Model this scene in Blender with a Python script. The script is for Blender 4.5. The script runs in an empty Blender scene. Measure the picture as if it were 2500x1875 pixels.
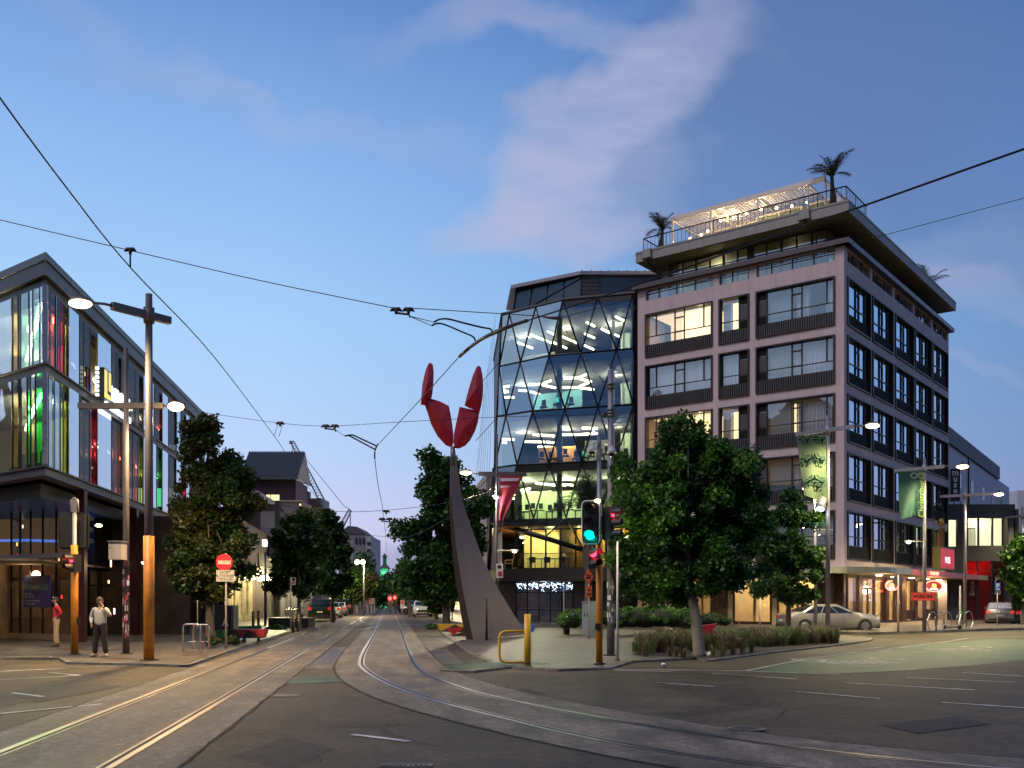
import bpy, math, random
import numpy as np
from mathutils import Vector, Matrix
random.seed(7); rng = np.random.default_rng(7)
R = math.radians
sc = bpy.context.scene
C = sc.collection
# ---------------------------------------------------------------- camera
F, CX, HY, H = 2385.0, 1250.0, 1466.0, 1.65      # focal length / centre / horizon of the 2500 px wide photograph, eye height
cam_d = bpy.data.cameras.new("camera"); cam = bpy.data.objects.new("camera", cam_d); C.objects.link(cam)
cam_d.sensor_width = 36; cam_d.lens = 36 * F / 2500; cam_d.shift_y = (HY - 937.5) / 2500
cam_d.clip_start = .1; cam_d.clip_end = 4000
cam.location = (0, 0, H); cam.rotation_euler = (R(90), 0, 0)
sc.camera = cam
sc.view_settings.view_transform = 'Standard'; sc.view_settings.look = 'None'
sc.view_settings.exposure = .14; sc.view_settings.gamma = 1
sc.cycles.use_denoising = True
sc.cycles.max_bounces = 8; sc.cycles.transparent_max_bounces = 24
sc.cycles.caustics_reflective = False; sc.cycles.caustics_refractive = False
sc.cycles.sample_clamp_indirect = 4
# ---------------------------------------------------------------- dusk sky
world = bpy.data.worlds.new("World"); sc.world = world; world.use_nodes = True
wn, wl = world.node_tree.nodes, world.node_tree.links
wn.clear()
def WN(t, **k):
    n = wn.new(t)
    for a, b in k.items(): setattr(n, a, b)
    return n
def wmath(op, a, b=None, c=None, clamp=False):
    n = WN('ShaderNodeMath', operation=op, use_clamp=clamp)
    for i, v in enumerate((a, b, c)):
        if v is None: continue
        if isinstance(v, (int, float)): n.inputs[i].default_value = v
        else: wl.new(v, n.inputs[i])
    return n.outputs[0]
def wramp(fac, pts, interp='EASE'):
    n = WN('ShaderNodeValToRGB'); n.color_ramp.interpolation = interp
    e = n.color_ramp.elements
    while len(e) < len(pts): e.new(.5)
    for q, (p, c) in zip(e, pts): q.position = p; q.color = (*c, 1)
    wl.new(fac, n.inputs[0]); return n.outputs[0]
def wmix(f, a, b, mode='MIX'):
    n = WN('ShaderNodeMix', data_type='RGBA', blend_type=mode)
    for i, v in ((0, f), (6, a), (7, b)):
        if isinstance(v, (int, float)): n.inputs[i].default_value = v
        elif isinstance(v, tuple): n.inputs[i].default_value = (*v, 1)
        else: wl.new(v, n.inputs[i])
    return n.outputs[2]
tc = WN('ShaderNodeTexCoord'); sep = WN('ShaderNodeSeparateXYZ'); wl.new(tc.outputs['Generated'], sep.inputs[0])
dx, dy, dz = sep.outputs
hor = wmath('POWER', wmath('ADD', wmath('MULTIPLY', dx, dx), wmath('MULTIPLY', dy, dy)), .5)
el = wmath('DIVIDE', dz, wmath('MAXIMUM', hor, .001))            # tangent of the elevation
base = wramp(wmath('MULTIPLY', el, 1.0), [(0, (.66, .56, .74)), (.05, (.62, .58, .80)), (.13, (.47, .60, .86)), (.27, (.35, .57, .88)),
            (.43, (.24, .43, .78)), (.62, (.115, .25, .56)), (1, (.06, .13, .34))], 'LINEAR')
az = wmath('DIVIDE', dx, wmath('MAXIMUM', hor, .001))            # -1 left .. 1 right
side = wramp(wmath('MULTIPLY_ADD', az, .5, .5), [(0, (1.15, 1.1, 1.05)), (.38, (1, 1, 1)), (.55, (.72, .78, .85)), (.74, (.38, .46, .60)), (.9, (.72, .78, .92))], 'LINEAR')
bside = wramp(wmath('MULTIPLY_ADD', az, .5, .5), [(0, (1.15, 1.08, 1.0)), (.06, (.95, .9, .88)), (.22, (.30, .34, .42)), (.5, (.22, .28, .40)), (1, (.5, .56, .7))], 'LINEAR')
back = wmix(wmath('MULTIPLY_ADD', dy, -4, .4, True), side, bside)
base = wmix(1.0, base, back, 'MULTIPLY')
# clouds: soft plumes in the plane one unit north of the viewer, broken up by noise
iy = wmath('MAXIMUM', wmath('ABSOLUTE', dy), .15)
u = wmath('DIVIDE', dx, iy); v = wmath('DIVIDE', dz, iy)
uv = WN('ShaderNodeCombineXYZ'); wl.new(u, uv.inputs[0]); wl.new(v, uv.inputs[1]); wl.new(wmath('MULTIPLY', wmath('LESS_THAN', dy, 0), 3.3), uv.inputs[2])
nz = WN('ShaderNodeTexNoise'); nz.inputs['Scale'].default_value = 7.5; nz.inputs['Detail'].default_value = 7; nz.inputs['Roughness'].default_value = .5
wl.new(uv.outputs[0], nz.inputs['Vector'])
vs = WN('ShaderNodeVectorMath', operation='SUBTRACT'); wl.new(nz.outputs['Color'], vs.inputs[0]); vs.inputs[1].default_value = (.5, .5, .5)
vm = WN('ShaderNodeVectorMath', operation='SCALE'); wl.new(vs.outputs[0], vm.inputs[0]); vm.inputs['Scale'].default_value = .16
va = WN('ShaderNodeVectorMath', operation='ADD'); wl.new(uv.outputs[0], va.inputs[0]); wl.new(vm.outputs[0], va.inputs[1])
def blob(px, py, w, h, ang, gain):
    s1 = WN('ShaderNodeVectorMath', operation='SUBTRACT'); wl.new(va.outputs[0], s1.inputs[0])
    s1.inputs[1].default_value = ((px - CX) / F, (HY - py) / F, 0)
    r = WN('ShaderNodeVectorRotate', rotation_type='Z_AXIS'); wl.new(s1.outputs[0], r.inputs['Vector']); r.inputs['Angle'].default_value = -R(ang)
    m = WN('ShaderNodeVectorMath', operation='MULTIPLY'); wl.new(r.outputs[0], m.inputs[0]); m.inputs[1].default_value = (F / w, F / h, 0)
    l = WN('ShaderNodeVectorMath', operation='LENGTH'); wl.new(m.outputs[0], l.inputs[0])
    g = wmath('SUBTRACT', 1, l.outputs['Value'], clamp=True)
    g = wmath('SMOOTH_MIN', wmath('MULTIPLY', g, 1.9), 1, .3)
    return wmath('MULTIPLY', g, gain)
blobs = [(1270, 470, 270, 130, 32, .95), (1400, 350, 270, 140, 42, .9), (1530, 230, 260, 130, 38, .9), (1680, 120, 260, 130, 30, .7), (1440, 70, 460, 80, -6, .6), (1180, 50, 420, 70, 10, .4), (1360, 560, 300, 90, 8, .6), (1500, 420, 300, 200, 25, .45),
         (2430, 740, 330, 70, -6, .6), (2330, 640, 420, 120, 20, .3), (2380, 900, 260, 26, -12, .3), (700, 260, 700, 70, -12, .28), (350, 120, 500, 60, -22, .22)]
hazes = [(1850, 330, 640, 420, 12, .75), (2150, 120, 700, 420, -15, .7), (2300, 560, 420, 220, 10, .5)]
def union(bs):
    acc = None
    for b in bs:
        g = blob(*b); acc = g if acc is None else wmath('SUBTRACT', wmath('ADD', acc, g), wmath('MULTIPLY', acc, g))
    return acc
acc = union(blobs); hz = wmath('MULTIPLY', union(hazes), .8)
st = WN('ShaderNodeMapping'); wl.new(uv.outputs[0], st.inputs[0]); st.inputs['Rotation'].default_value = (0, 0, R(-38)); st.inputs['Scale'].default_value = (1.6, 5.5, 1)
n2 = WN('ShaderNodeTexNoise'); n2.inputs['Scale'].default_value = 4.2; n2.inputs['Detail'].default_value = 7; n2.inputs['Roughness'].default_value = .55; wl.new(st.outputs[0], n2.inputs['Vector'])
br = wramp(n2.outputs['Fac'], [(.3, (.5,) * 3), (.7, (1.12,) * 3)], 'LINEAR')
cf = wmath('MULTIPLY', wmath('MULTIPLY', acc, .95), br, clamp=True)
ccol = wmix(wmath('MULTIPLY_ADD', az, 2.4, -.35, True), (.53, .56, .73), (.30, .36, .56))
ccol = wmix(wramp(el, [(0, (1,) * 3), (.6, (0,) * 3)], 'LINEAR'), wmix(1.0, ccol, (.62, .66, .78), 'MULTIPLY'), ccol)
skyc = wmix(cf, wmix(hz, base, (.105, .165, .36)), ccol)
# low blue cloud bank at the end of the street and thin streaks low on the right
lowb = wramp(wmath('MULTIPLY', wmath('ADD', nz.outputs['Fac'], wmath('MULTIPLY', el, -9)), 1.0), [(.02, (0,) * 3), (.22, (1,) * 3)])
skyc = wmix(wmath('MULTIPLY', lowb, .55), skyc, (.20, .25, .46))
skl = wmath('MULTIPLY', wmath('LESS_THAN', wmath('ADD', el, wmath('MULTIPLY', nz.outputs['Fac'], -.12)), .13), wmath('LESS_THAN', wmath('ADD', wmath('DIVIDE', dy, wmath('MAXIMUM', hor, .001)), wmath('GREATER_THAN', dx, .3)), .8))   # dark band put into the unseen sky, standing in for buildings in the reflections
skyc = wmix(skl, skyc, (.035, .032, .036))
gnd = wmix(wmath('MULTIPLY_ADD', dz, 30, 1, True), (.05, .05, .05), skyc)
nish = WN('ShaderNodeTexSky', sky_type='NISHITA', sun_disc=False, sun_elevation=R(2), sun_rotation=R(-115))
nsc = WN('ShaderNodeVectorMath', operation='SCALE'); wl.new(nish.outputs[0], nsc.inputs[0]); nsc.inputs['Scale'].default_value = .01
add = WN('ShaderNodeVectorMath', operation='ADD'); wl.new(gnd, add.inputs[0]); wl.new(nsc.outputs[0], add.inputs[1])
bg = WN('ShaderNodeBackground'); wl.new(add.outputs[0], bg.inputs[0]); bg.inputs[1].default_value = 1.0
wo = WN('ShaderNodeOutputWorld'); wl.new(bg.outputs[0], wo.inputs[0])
# ---------------------------------------------------------------- glow of the set sun, its lamp raised high on the left behind the camera
sd = bpy.data.lights.new("sun", 'SUN'); sun = bpy.data.objects.new("sun", sd); C.objects.link(sun)
sd.energy = 1.3; sd.angle = R(30); sd.color = (1, .86, .86)
sun.rotation_euler = (R(40), 0, R(-50))
LAMP = 5.0                                                      # one gain for all street lamps
# ---------------------------------------------------------------- helpers
def gx(px, Y): return (px - CX) / F * Y
def gz(py, Y): return H + (HY - py) / F * Y
def G(px, py, h=0.0):
    Y = (H - h) * F / (py - HY); return (gx(px, Y), Y)
def tag(o, label=None, cat=None, group=None, kind=None):
    if label: o['label'] = label
    if cat: o['category'] = cat
    if group: o['group'] = group
    if kind: o['kind'] = kind
    return o
def thing(name, label, cat, loc=(0, 0, 0), rz=0.0, group=None):
    o = bpy.data.objects.new(name, None); C.objects.link(o)
    o.location = loc; o.rotation_euler = (0, 0, rz); o.empty_display_size = .2
    return tag(o, label, cat, group)
def org(p):
    """world position that children of p are built around (only for unrotated roots)"""
    while p is not None and p.parent is not None: p = p.parent
    return Vector(p.location) if p is not None else Vector((0, 0, 0))
class MB:
    def __init__(s, xf=None): s.v = []; s.f = []; s.mi = []; s.m = 0; s.xf = xf; s.sm = []; s.smooth = False
    def add(s, vs, fs):
        b = len(s.v)
        s.v += [tuple(s.xf(*p)) if s.xf else tuple(p) for p in vs]
        s.f += [tuple(b + i for i in f) for f in fs]; s.mi += [s.m] * len(fs); s.sm += [s.smooth] * len(fs)
        return s
    def box(s, x0, x1, y0, y1, z0, z1):
        return s.add([(x0, y0, z0), (x1, y0, z0), (x1, y1, z0), (x0, y1, z0), (x0, y0, z1), (x1, y0, z1), (x1, y1, z1), (x0, y1, z1)],
                     [(0, 3, 2, 1), (4, 5, 6, 7), (0, 1, 5, 4), (1, 2, 6, 5), (2, 3, 7, 6), (3, 0, 4, 7)])
    def cbox(s, c, sz, rz=0, ch=0):
        """box centred at c, rotated about z"""
        ca, sa = math.cos(rz), math.sin(rz); hx, hy, hz = sz[0] / 2, sz[1] / 2, sz[2] / 2
        vs = [(c[0] + ca * x - sa * y, c[1] + sa * x + ca * y, c[2] + z) for z in (-hz, hz) for x, y in ((-hx, -hy), (hx, -hy), (hx, hy), (-hx, hy))]
        return s.add(vs, [(0, 3, 2, 1), (4, 5, 6, 7), (0, 1, 5, 4), (1, 2, 6, 5), (2, 3, 7, 6), (3, 0, 4, 7)])
    def quad(s, a, b, c, d): return s.add([a, b, c, d], [(0, 1, 2, 3)])
    def poly(s, pts): return s.add(pts, [tuple(range(len(pts)))])
    def prism(s, pts, z0, z1):
        n = len(pts)
        return s.add([(p[0], p[1], z0) for p in pts] + [(p[0], p[1], z1) for p in pts],
                     [tuple(range(n))[::-1], tuple(range(n, 2 * n))] + [(i, (i + 1) % n, n + (i + 1) % n, n + i) for i in range(n)])
    def tube(s, path, r, n=8, cap=True):
        path = [Vector(p) for p in path]; rs = r if isinstance(r, (list, tuple)) else [r] * len(path)
        vs = []; fs = []; prev = None
        for i, p in enumerate(path):
            d = (path[min(i + 1, len(path) - 1)] - path[max(i - 1, 0)])
            if d.length < 1e-9: d = Vector((0, 0, 1))
            d.normalize()
            if prev is None:
                a = Vector((1, 0, 0)) if abs(d.z) > .9 else Vector((0, 0, 1)); uu = d.cross(a).normalized()
            else: uu = (prev - d * prev.dot(d)).normalized()
            prev = uu; w = d.cross(uu)
            vs += [p + (uu * math.cos(2 * math.pi * k / n) + w * math.sin(2 * math.pi * k / n)) * rs[i] for k in range(n)]
        for i in range(len(path) - 1):
            fs += [(i * n + k, i * n + (k + 1) % n, (i + 1) * n + (k + 1) % n, (i + 1) * n + k) for k in range(n)]
        old = s.smooth; s.smooth = True; b = len(s.v); s.add(vs, fs); s.smooth = old
        if cap:
            for q in (range(n - 1, -1, -1), range((len(path) - 1) * n, len(path) * n)):
                s.f.append(tuple(b + k for k in q)); s.mi.append(s.m); s.sm.append(False)
        return s
    def ball(s, c, r, n=10, sz=(1, 1, 1)):
        vs = []; fs = []
        for i in range(n + 1):
            th = math.pi * i / n
            for k in range(2 * n):
                ph = math.pi * k / n
                vs.append((c[0] + r * sz[0] * math.sin(th) * math.cos(ph), c[1] + r * sz[1] * math.sin(th) * math.sin(ph), c[2] + r * sz[2] * math.cos(th)))
        for i in range(n): fs += [(i * 2 * n + k, (i + 1) * 2 * n + k, (i + 1) * 2 * n + (k + 1) % (2 * n), i * 2 * n + (k + 1) % (2 * n)) for k in range(2 * n)]
        old = s.smooth; s.smooth = True; s.add(vs, fs); s.smooth = old; return s
    def disc(s, c, r, nrm=(0, -1, 0), n=24, th=.01):
        c = Vector(c); d = Vector(nrm).normalized(); return s.tube([c - d * th / 2, c + d * th / 2], r, n)
    def build(s, name, mat, parent=None, local=False):
        me = bpy.data.meshes.new(name)
        o = Vector((0, 0, 0)) if local else org(parent)
        me.from_pydata([(p[0] - o.x, p[1] - o.y, p[2] - o.z) for p in s.v], [], s.f)
        for m in (mat if isinstance(mat, (list, tuple)) else [mat]): me.materials.append(m)
        me.polygons.foreach_set('material_index', s.mi); me.polygons.foreach_set('use_smooth', s.sm); me.update()
        ob = bpy.data.objects.new(name, me); C.objects.link(ob); ob.parent = parent
        return ob
    def struct(s, name, mat): return tag(s.build(name, mat), kind='structure')
def dup(o, loc, rz=0.0, label=None, group=None):
    def cp(q, par):
        c = q.copy(); C.objects.link(c); c.parent = par
        for ch in q.children: cp(ch, c)
        return c
    r = cp(o, None); r.location = loc; r.rotation_euler = (0, 0, rz)
    if label: r['label'] = label
    if group: r['group'] = group
    return r
# ---- materials
MATS = {}
def M(name, col, rough=.6, metal=0, var=.12, scale=4, bump=0, bscale=40, emit=None, es=0, coat=0, spec=.5, stain=0, alpha=1):
    if name in MATS: return MATS[name]
    m = bpy.data.materials.new(name); m.use_nodes = True; nt = m.node_tree; N, L = nt.nodes, nt.links
    b = N['Principled BSDF']; b.inputs['Roughness'].default_value = rough; b.inputs['Metallic'].default_value = metal
    b.inputs['Coat Weight'].default_value = coat; b.inputs['Specular IOR Level'].default_value = spec; b.inputs['Base Color'].default_value = (*col, 1)
    tcn = N.new('ShaderNodeTexCoord')
    if var:
        no = N.new('ShaderNodeTexNoise'); no.inputs['Scale'].default_value = scale; no.inputs['Detail'].default_value = 6; no.inputs['Roughness'].default_value = .6
        L.new(tcn.outputs['Object'], no.inputs['Vector'])
        r = N.new('ShaderNodeValToRGB'); e = r.color_ramp.elements
        e[0].position = .3; e[1].position = .7
        e[0].color = (*[c * (1 - var) for c in col], 1); e[1].color = (*[min(1, c * (1 + var)) for c in col], 1)
        L.new(no.outputs['Fac'], r.inputs[0]); out = r.outputs[0]
        if stain:                                                # vertical rain streaks and dirt
            mp = N.new('ShaderNodeMapping'); mp.inputs['Scale'].default_value = (1.8, 1.8, .12); L.new(tcn.outputs['Object'], mp.inputs[0])
            n3 = N.new('ShaderNodeTexNoise'); n3.inputs['Scale'].default_value = 2; n3.inputs['Detail'].default_value = 5; L.new(mp.outputs[0], n3.inputs['Vector'])
            r3 = N.new('ShaderNodeValToRGB'); r3.color_ramp.elements[0].position = .35; r3.color_ramp.elements[1].position = .6
            r3.color_ramp.elements[0].color = (1 - stain,) * 3 + (1,); r3.color_ramp.elements[1].color = (1, 1, 1, 1); L.new(n3.outputs['Fac'], r3.inputs[0])
            mx = N.new('ShaderNodeMix'); mx.data_type = 'RGBA'; mx.blend_type = 'MULTIPLY'; mx.inputs[0].default_value = 1
            L.new(out, mx.inputs[6]); L.new(r3.outputs[0], mx.inputs[7]); out = mx.outputs[2]
        L.new(out, b.inputs['Base Color'])
        rr = N.new('ShaderNodeMapRange'); rr.inputs[3].default_value = max(0, rough - .12); rr.inputs[4].default_value = min(1, rough + .12)
        L.new(no.outputs['Fac'], rr.inputs[0]); L.new(rr.outputs[0], b.inputs['Roughness'])
    if bump:
        n2 = N.new('ShaderNodeTexNoise'); n2.inputs['Scale'].default_value = bscale; n2.inputs['Detail'].default_value = 4; L.new(tcn.outputs['Object'], n2.inputs['Vector'])
        bp = N.new('ShaderNodeBump'); bp.inputs['Strength'].default_value = bump; bp.inputs['Distance'].default_value = .02
        L.new(n2.outputs['Fac'], bp.inputs['Height']); L.new(bp.outputs[0], b.inputs['Normal'])
    if emit: b.inputs['Emission Color'].default_value = (*emit, 1); b.inputs['Emission Strength'].default_value = es
    MATS[name] = m; return m
def E(name, col, s): return M(name, tuple(min(.8, c) for c in col), .5, var=0, emit=col, es=s)
def GL(name, tint=(.8, .9, .95), refl=.35, rough=.01, gcol=(1, 1, 1), wob=0.0, graz=.5):
    """window glass: see-through tint plus mirror reflection of the street and sky, stronger at grazing angles"""
    if name in MATS: return MATS[name]
    m = bpy.data.materials.new(name); m.use_nodes = True; N, L = m.node_tree.nodes, m.node_tree.links; N.clear()
    t = N.new('ShaderNodeBsdfTransparent'); t.inputs[0].default_value = (*tint, 1)
    g = N.new('ShaderNodeBsdfGlossy'); g.inputs['Roughness'].default_value = rough; g.inputs[0].default_value = (*gcol, 1)
    if wob:
        no = N.new('ShaderNodeTexNoise'); no.inputs['Scale'].default_value = .8; tcn = N.new('ShaderNodeTexCoord'); L.new(tcn.outputs['Object'], no.inputs['Vector'])
        bp = N.new('ShaderNodeBump'); bp.inputs['Strength'].default_value = wob; bp.inputs['Distance'].default_value = .05; L.new(no.outputs['Fac'], bp.inputs['Height']); L.new(bp.outputs[0], g.inputs['Normal'])
    lw = N.new('ShaderNodeLayerWeight'); lw.inputs[0].default_value = .25
    mr = N.new('ShaderNodeMapRange'); mr.inputs[3].default_value = refl; mr.inputs[4].default_value = min(1, refl + graz); L.new(lw.outputs['Facing'], mr.inputs[0])
    mx = N.new('ShaderNodeMixShader'); L.new(mr.outputs[0], mx.inputs[0]); L.new(t.outputs[0], mx.inputs[1]); L.new(g.outputs[0], mx.inputs[2])
    o = N.new('ShaderNodeOutputMaterial'); L.new(mx.outputs[0], o.inputs[0]); MATS[name] = m; return m
def LEAF(name, col, trans=.35, rough=.5):
    if name in MATS: return MATS[name]
    m = bpy.data.materials.new(name); m.use_nodes = True; N, L = m.node_tree.nodes, m.node_tree.links
    b = N['Principled BSDF']; b.inputs['Roughness'].default_value = rough
    tcn = N.new('ShaderNodeTexCoord'); no = N.new('ShaderNodeTexNoise'); no.inputs['Scale'].default_value = 1.7; no.inputs['Detail'].default_value = 8; L.new(tcn.outputs['Object'], no.inputs['Vector'])
    r = N.new('ShaderNodeValToRGB'); r.color_ramp.elements[0].position = .35; r.color_ramp.elements[1].position = .65
    r.color_ramp.elements[0].color = (*[c * .6 for c in col], 1); r.color_ramp.elements[1].color = (*[c * 1.35 for c in col], 1)
    L.new(no.outputs['Fac'], r.inputs[0]); L.new(r.outputs[0], b.inputs['Base Color'])
    tr = N.new('ShaderNodeBsdfTranslucent'); L.new(r.outputs[0], tr.inputs[0])
    mx = N.new('ShaderNodeMixShader'); mx.inputs[0].default_value = trans
    L.new(b.outputs[0], mx.inputs[1]); L.new(tr.outputs[0], mx.inputs[2]); L.new(mx.outputs[0], N['Material Output'].inputs[0])
    MATS[name] = m; return m
def light(kind, loc, power, col, parent=None, size=.3, rot=None, spot=None, size_y=None):
    d = bpy.data.lights.new('lamp_light', kind); d.energy = power; d.color = col
    if kind == 'AREA':
        d.size = size
        if size_y: d.shape = 'RECTANGLE'; d.size_y = size_y
    else: d.shadow_soft_size = size
    if kind == 'SPOT': d.spot_size = spot or R(150); d.spot_blend = .6
    o = bpy.data.objects.new('lamp_light', d); C.objects.link(o)
    p = org(parent); o.location = (loc[0] - p.x, loc[1] - p.y, loc[2] - p.z); o.parent = parent
    if rot: o.rotation_euler = rot
    return o
def text(body, size, mat, parent, xf, name='lettering', align='CENTER', ext=.01, shear=0, bold=0, spacing=1):
    """letters as a mesh; xf maps local (x right, y up, z out) to the world"""
    cu = bpy.data.curves.new('t', 'FONT'); cu.body = body; cu.size = size; cu.align_x = align; cu.align_y = 'CENTER'; cu.extrude = ext; cu.shear = shear; cu.offset = bold; cu.space_character = spacing
    cu.resolution_u = 3
    t = bpy.data.objects.new('t', cu); C.objects.link(t)
    me = bpy.data.meshes.new_from_object(t.evaluated_get(bpy.context.evaluated_depsgraph_get()))
    bpy.data.objects.remove(t); bpy.data.curves.remove(cu)
    me.name = name; me.materials.clear(); me.materials.append(mat); o = org(parent)
    for v_ in me.vertices:
        q = Vector(xf(*v_.co)); v_.co = q - o
    ob = bpy.data.objects.new(name, me); C.objects.link(ob); ob.parent = parent; return ob
class PL:
    """vertical plane through O running along D (unit), outward normal N"""
    def __init__(s, O, D, N): s.O = O; s.D = D; s.N = N
    def t(s, px):
        k = (px - CX) / F; return (k * s.O[1] - s.O[0]) / (s.D[0] - k * s.D[1])
    def z(s, px, py): return gz(py, s.O[1] + s.t(px) * s.D[1])
    def xf(s): return lambda t, d, z: (s.O[0] + t * s.D[0] + d * s.N[0], s.O[1] + t * s.D[1] + d * s.N[1], z)
    def off(s, d, t=0): return PL((s.O[0] + d * s.N[0] + t * s.D[0], s.O[1] + d * s.N[1] + t * s.D[1]), s.D, s.N)
def facade(mb, t0, t1, z0, z1, ops, depth=.35):
    """wall front at d=0 with true openings ops=[(t0,t1,z0,z1)] and their reveals"""
    ts = sorted({t0, t1, *[o[0] for o in ops], *[o[1] for o in ops]}); zs = sorted({z0, z1, *[o[2] for o in ops], *[o[3] for o in ops]})
    for i in range(len(ts) - 1):
        for j in range(len(zs) - 1):
            a, b, c, d = ts[i], ts[i + 1], zs[j], zs[j + 1]; m, n = (a + b) / 2, (c + d) / 2
            if m < t0 or m > t1 or n < z0 or n > z1: continue
            if any(o[0] < m < o[1] and o[2] < n < o[3] for o in ops): continue
            mb.quad((a, 0, c), (b, 0, c), (b, 0, d), (a, 0, d))
    for a, b, c, d in ops:
        mb.quad((a, 0, c), (a, 0, d), (a, -depth, d), (a, -depth, c)); mb.quad((b, 0, c), (b, -depth, c), (b, -depth, d), (b, 0, d))
        mb.quad((a, 0, c), (a, -depth, c), (b, -depth, c), (b, 0, c)); mb.quad((a, 0, d), (b, 0, d), (b, -depth, d), (a, -depth, d))
DA = (-.7909, .612)      # grid direction of the city blocks, receding to the left
DB = (.6119, .791)       # the other one, receding to the right
DS = (-.1252, .9921)     # the tram street
DSN = (.9921, .1252)
# ---------------------------------------------------------------- ground materials
def GM(name, col, var=.25, rough=.62, cracks=0.0, brick=None, bump=.3, rot=0.0, wear=0.0):
    m = bpy.data.materials.new(name); m.use_nodes = True; N, L = m.node_tree.nodes, m.node_tree.links; b = N['Principled BSDF']
    b.inputs['Specular IOR Level'].default_value = .28
    t = N.new('ShaderNodeTexCoord'); mp = N.new('ShaderNodeMapping'); mp.inputs['Rotation'].default_value = (0, 0, rot); L.new(t.outputs['Object'], mp.inputs[0])
    def noise(s, d=5, r=.6, sc3=None):
        n = N.new('ShaderNodeTexNoise'); n.inputs['Scale'].default_value = s; n.inputs['Detail'].default_value = d; n.inputs['Roughness'].default_value = r
        if sc3:
            q = N.new('ShaderNodeMapping'); q.inputs['Scale'].default_value = sc3; L.new(mp.outputs[0], q.inputs[0]); L.new(q.outputs[0], n.inputs['Vector'])
        else: L.new(mp.outputs[0], n.inputs['Vector'])
        return n.outputs['Fac']
    def ramp(f, a, c, p0=.3, p1=.7):
        r = N.new('ShaderNodeValToRGB'); e = r.color_ramp.elements; e[0].position = p0; e[1].position = p1; e[0].color = (*a, 1); e[1].color = (*c, 1); L.new(f, r.inputs[0]); return r.outputs[0]
    def mul(a, c, f=1.0):
        x = N.new('ShaderNodeMix'); x.data_type = 'RGBA'; x.blend_type = 'MULTIPLY'; x.inputs[0].default_value = f; L.new(a, x.inputs[6]); L.new(c, x.inputs[7]); return x.outputs[2]
    big = noise(.35, 6, .65); out = ramp(big, [c * (1 - var) for c in col], [c * (1 + var) for c in col])
    fine = noise(38, 4, .8); out = mul(out, ramp(fine, (.35,) * 3, (1.65,) * 3, .3, .7))
    md = noise(6, 6, .8); out = mul(out, ramp(md, (.62,) * 3, (1.38,) * 3, .36, .64)); h = fine
    if brick:
        br = N.new('ShaderNodeTexBrick'); br.inputs['Scale'].default_value = 1; br.inputs['Brick Width'].default_value = brick[0]; br.inputs['Row Height'].default_value = brick[1]
        br.inputs['Mortar Size'].default_value = brick[2]; br.inputs['Color1'].default_value = (.78,) * 3 + (1,); br.inputs['Color2'].default_value = (1.12,) * 3 + (1,); br.inputs['Mortar'].default_value = (.35,) * 3 + (1,)
        L.new(mp.outputs[0], br.inputs['Vector']); out = mul(out, br.outputs['Color'])
    if cracks:
        vo = N.new('ShaderNodeTexVoronoi'); vo.feature = 'DISTANCE_TO_EDGE'; vo.inputs['Scale'].default_value = .8
        nn = N.new('ShaderNodeTexNoise'); nn.inputs['Scale'].default_value = 1.3; nn.inputs['Detail'].default_value = 8; L.new(mp.outputs[0], nn.inputs['Vector'])
        ad = N.new('ShaderNodeMix'); ad.data_type = 'RGBA'; ad.inputs[0].default_value = .35; L.new(mp.outputs[0], ad.inputs[6]); L.new(nn.outputs['Color'], ad.inputs[7]); L.new(ad.outputs[2], vo.inputs['Vector'])
        cr = ramp(vo.outputs['Distance'], (.35,) * 3, (1,) * 3, .0, .012)
        msk = ramp(noise(.22, 3), (0,) * 3, (cracks,) * 3, .5, .62)
        x = N.new('ShaderNodeMix'); x.data_type = 'RGBA'; x.blend_type = 'MULTIPLY'; L.new(msk, x.inputs[0]); L.new(out, x.inputs[6]); L.new(cr, x.inputs[7]); out = x.outputs[2]
    if wear: out = mul(out, ramp(noise(1.2, 4, .5, (.25, 2.2, 1)), (1 - wear,) * 3, (1.1,) * 3, .35, .6))
    patch = noise(.9, 5, .55); out = mul(out, ramp(patch, (.58,) * 3, (1.25,) * 3, .36, .62))
    L.new(out, b.inputs['Base Color'])
    rr = N.new('ShaderNodeMapRange'); rr.inputs[3].default_value = rough - .2; rr.inputs[4].default_value = rough + .15; L.new(patch, rr.inputs[0]); L.new(rr.outputs[0], b.inputs['Roughness'])
    bp = N.new('ShaderNodeBump'); bp.inputs['Strength'].default_value = bump; bp.inputs['Distance'].default_value = .012; L.new(h, bp.inputs['Height']); L.new(bp.outputs[0], b.inputs['Normal'])
    return m
SA = math.atan2(DS[1], DS[0])
asphalt = GM('asphalt', (.060, .047, .032), .3, .7, cracks=.9, bump=.9)
smooth_asphalt = GM('smooth_asphalt', (.070, .054, .033), .3, .7, cracks=.5, bump=.6)
concrete = GM('track_concrete', (.145, .122, .092), .2, .68, wear=.3, bump=.35, rot=-SA)
kerbm = GM('kerb_concrete', (.15, .14, .12), .2, .75, bump=.3)
pavers = GM('road_pavers', (.085, .072, .058), .18, .5, brick=(.45, .22, .012), rot=-SA)
slabs = GM('footpath_slabs', (.12, .105, .085), .18, .42, brick=(.6, .3, .012), rot=-SA)
plazam = GM('plaza_paving', (.13, .112, .088), .2, .5, brick=(.9, .45, .01), rot=.2)
greenm = GM('green_road_paint', (.042, .095, .046), .3, .6, wear=.25)
paintm = GM('white_road_paint', (.50, .49, .45), .25, .6, wear=.35)
yellowline = GM('yellow_road_paint', (.55, .38, .06), .2, .6)
railm = M('rail_steel', (.30, .27, .25), .38, 1, var=.15, scale=9)
groove = M('rail_groove', (.008, .007, .006), .8, var=0)
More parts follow.
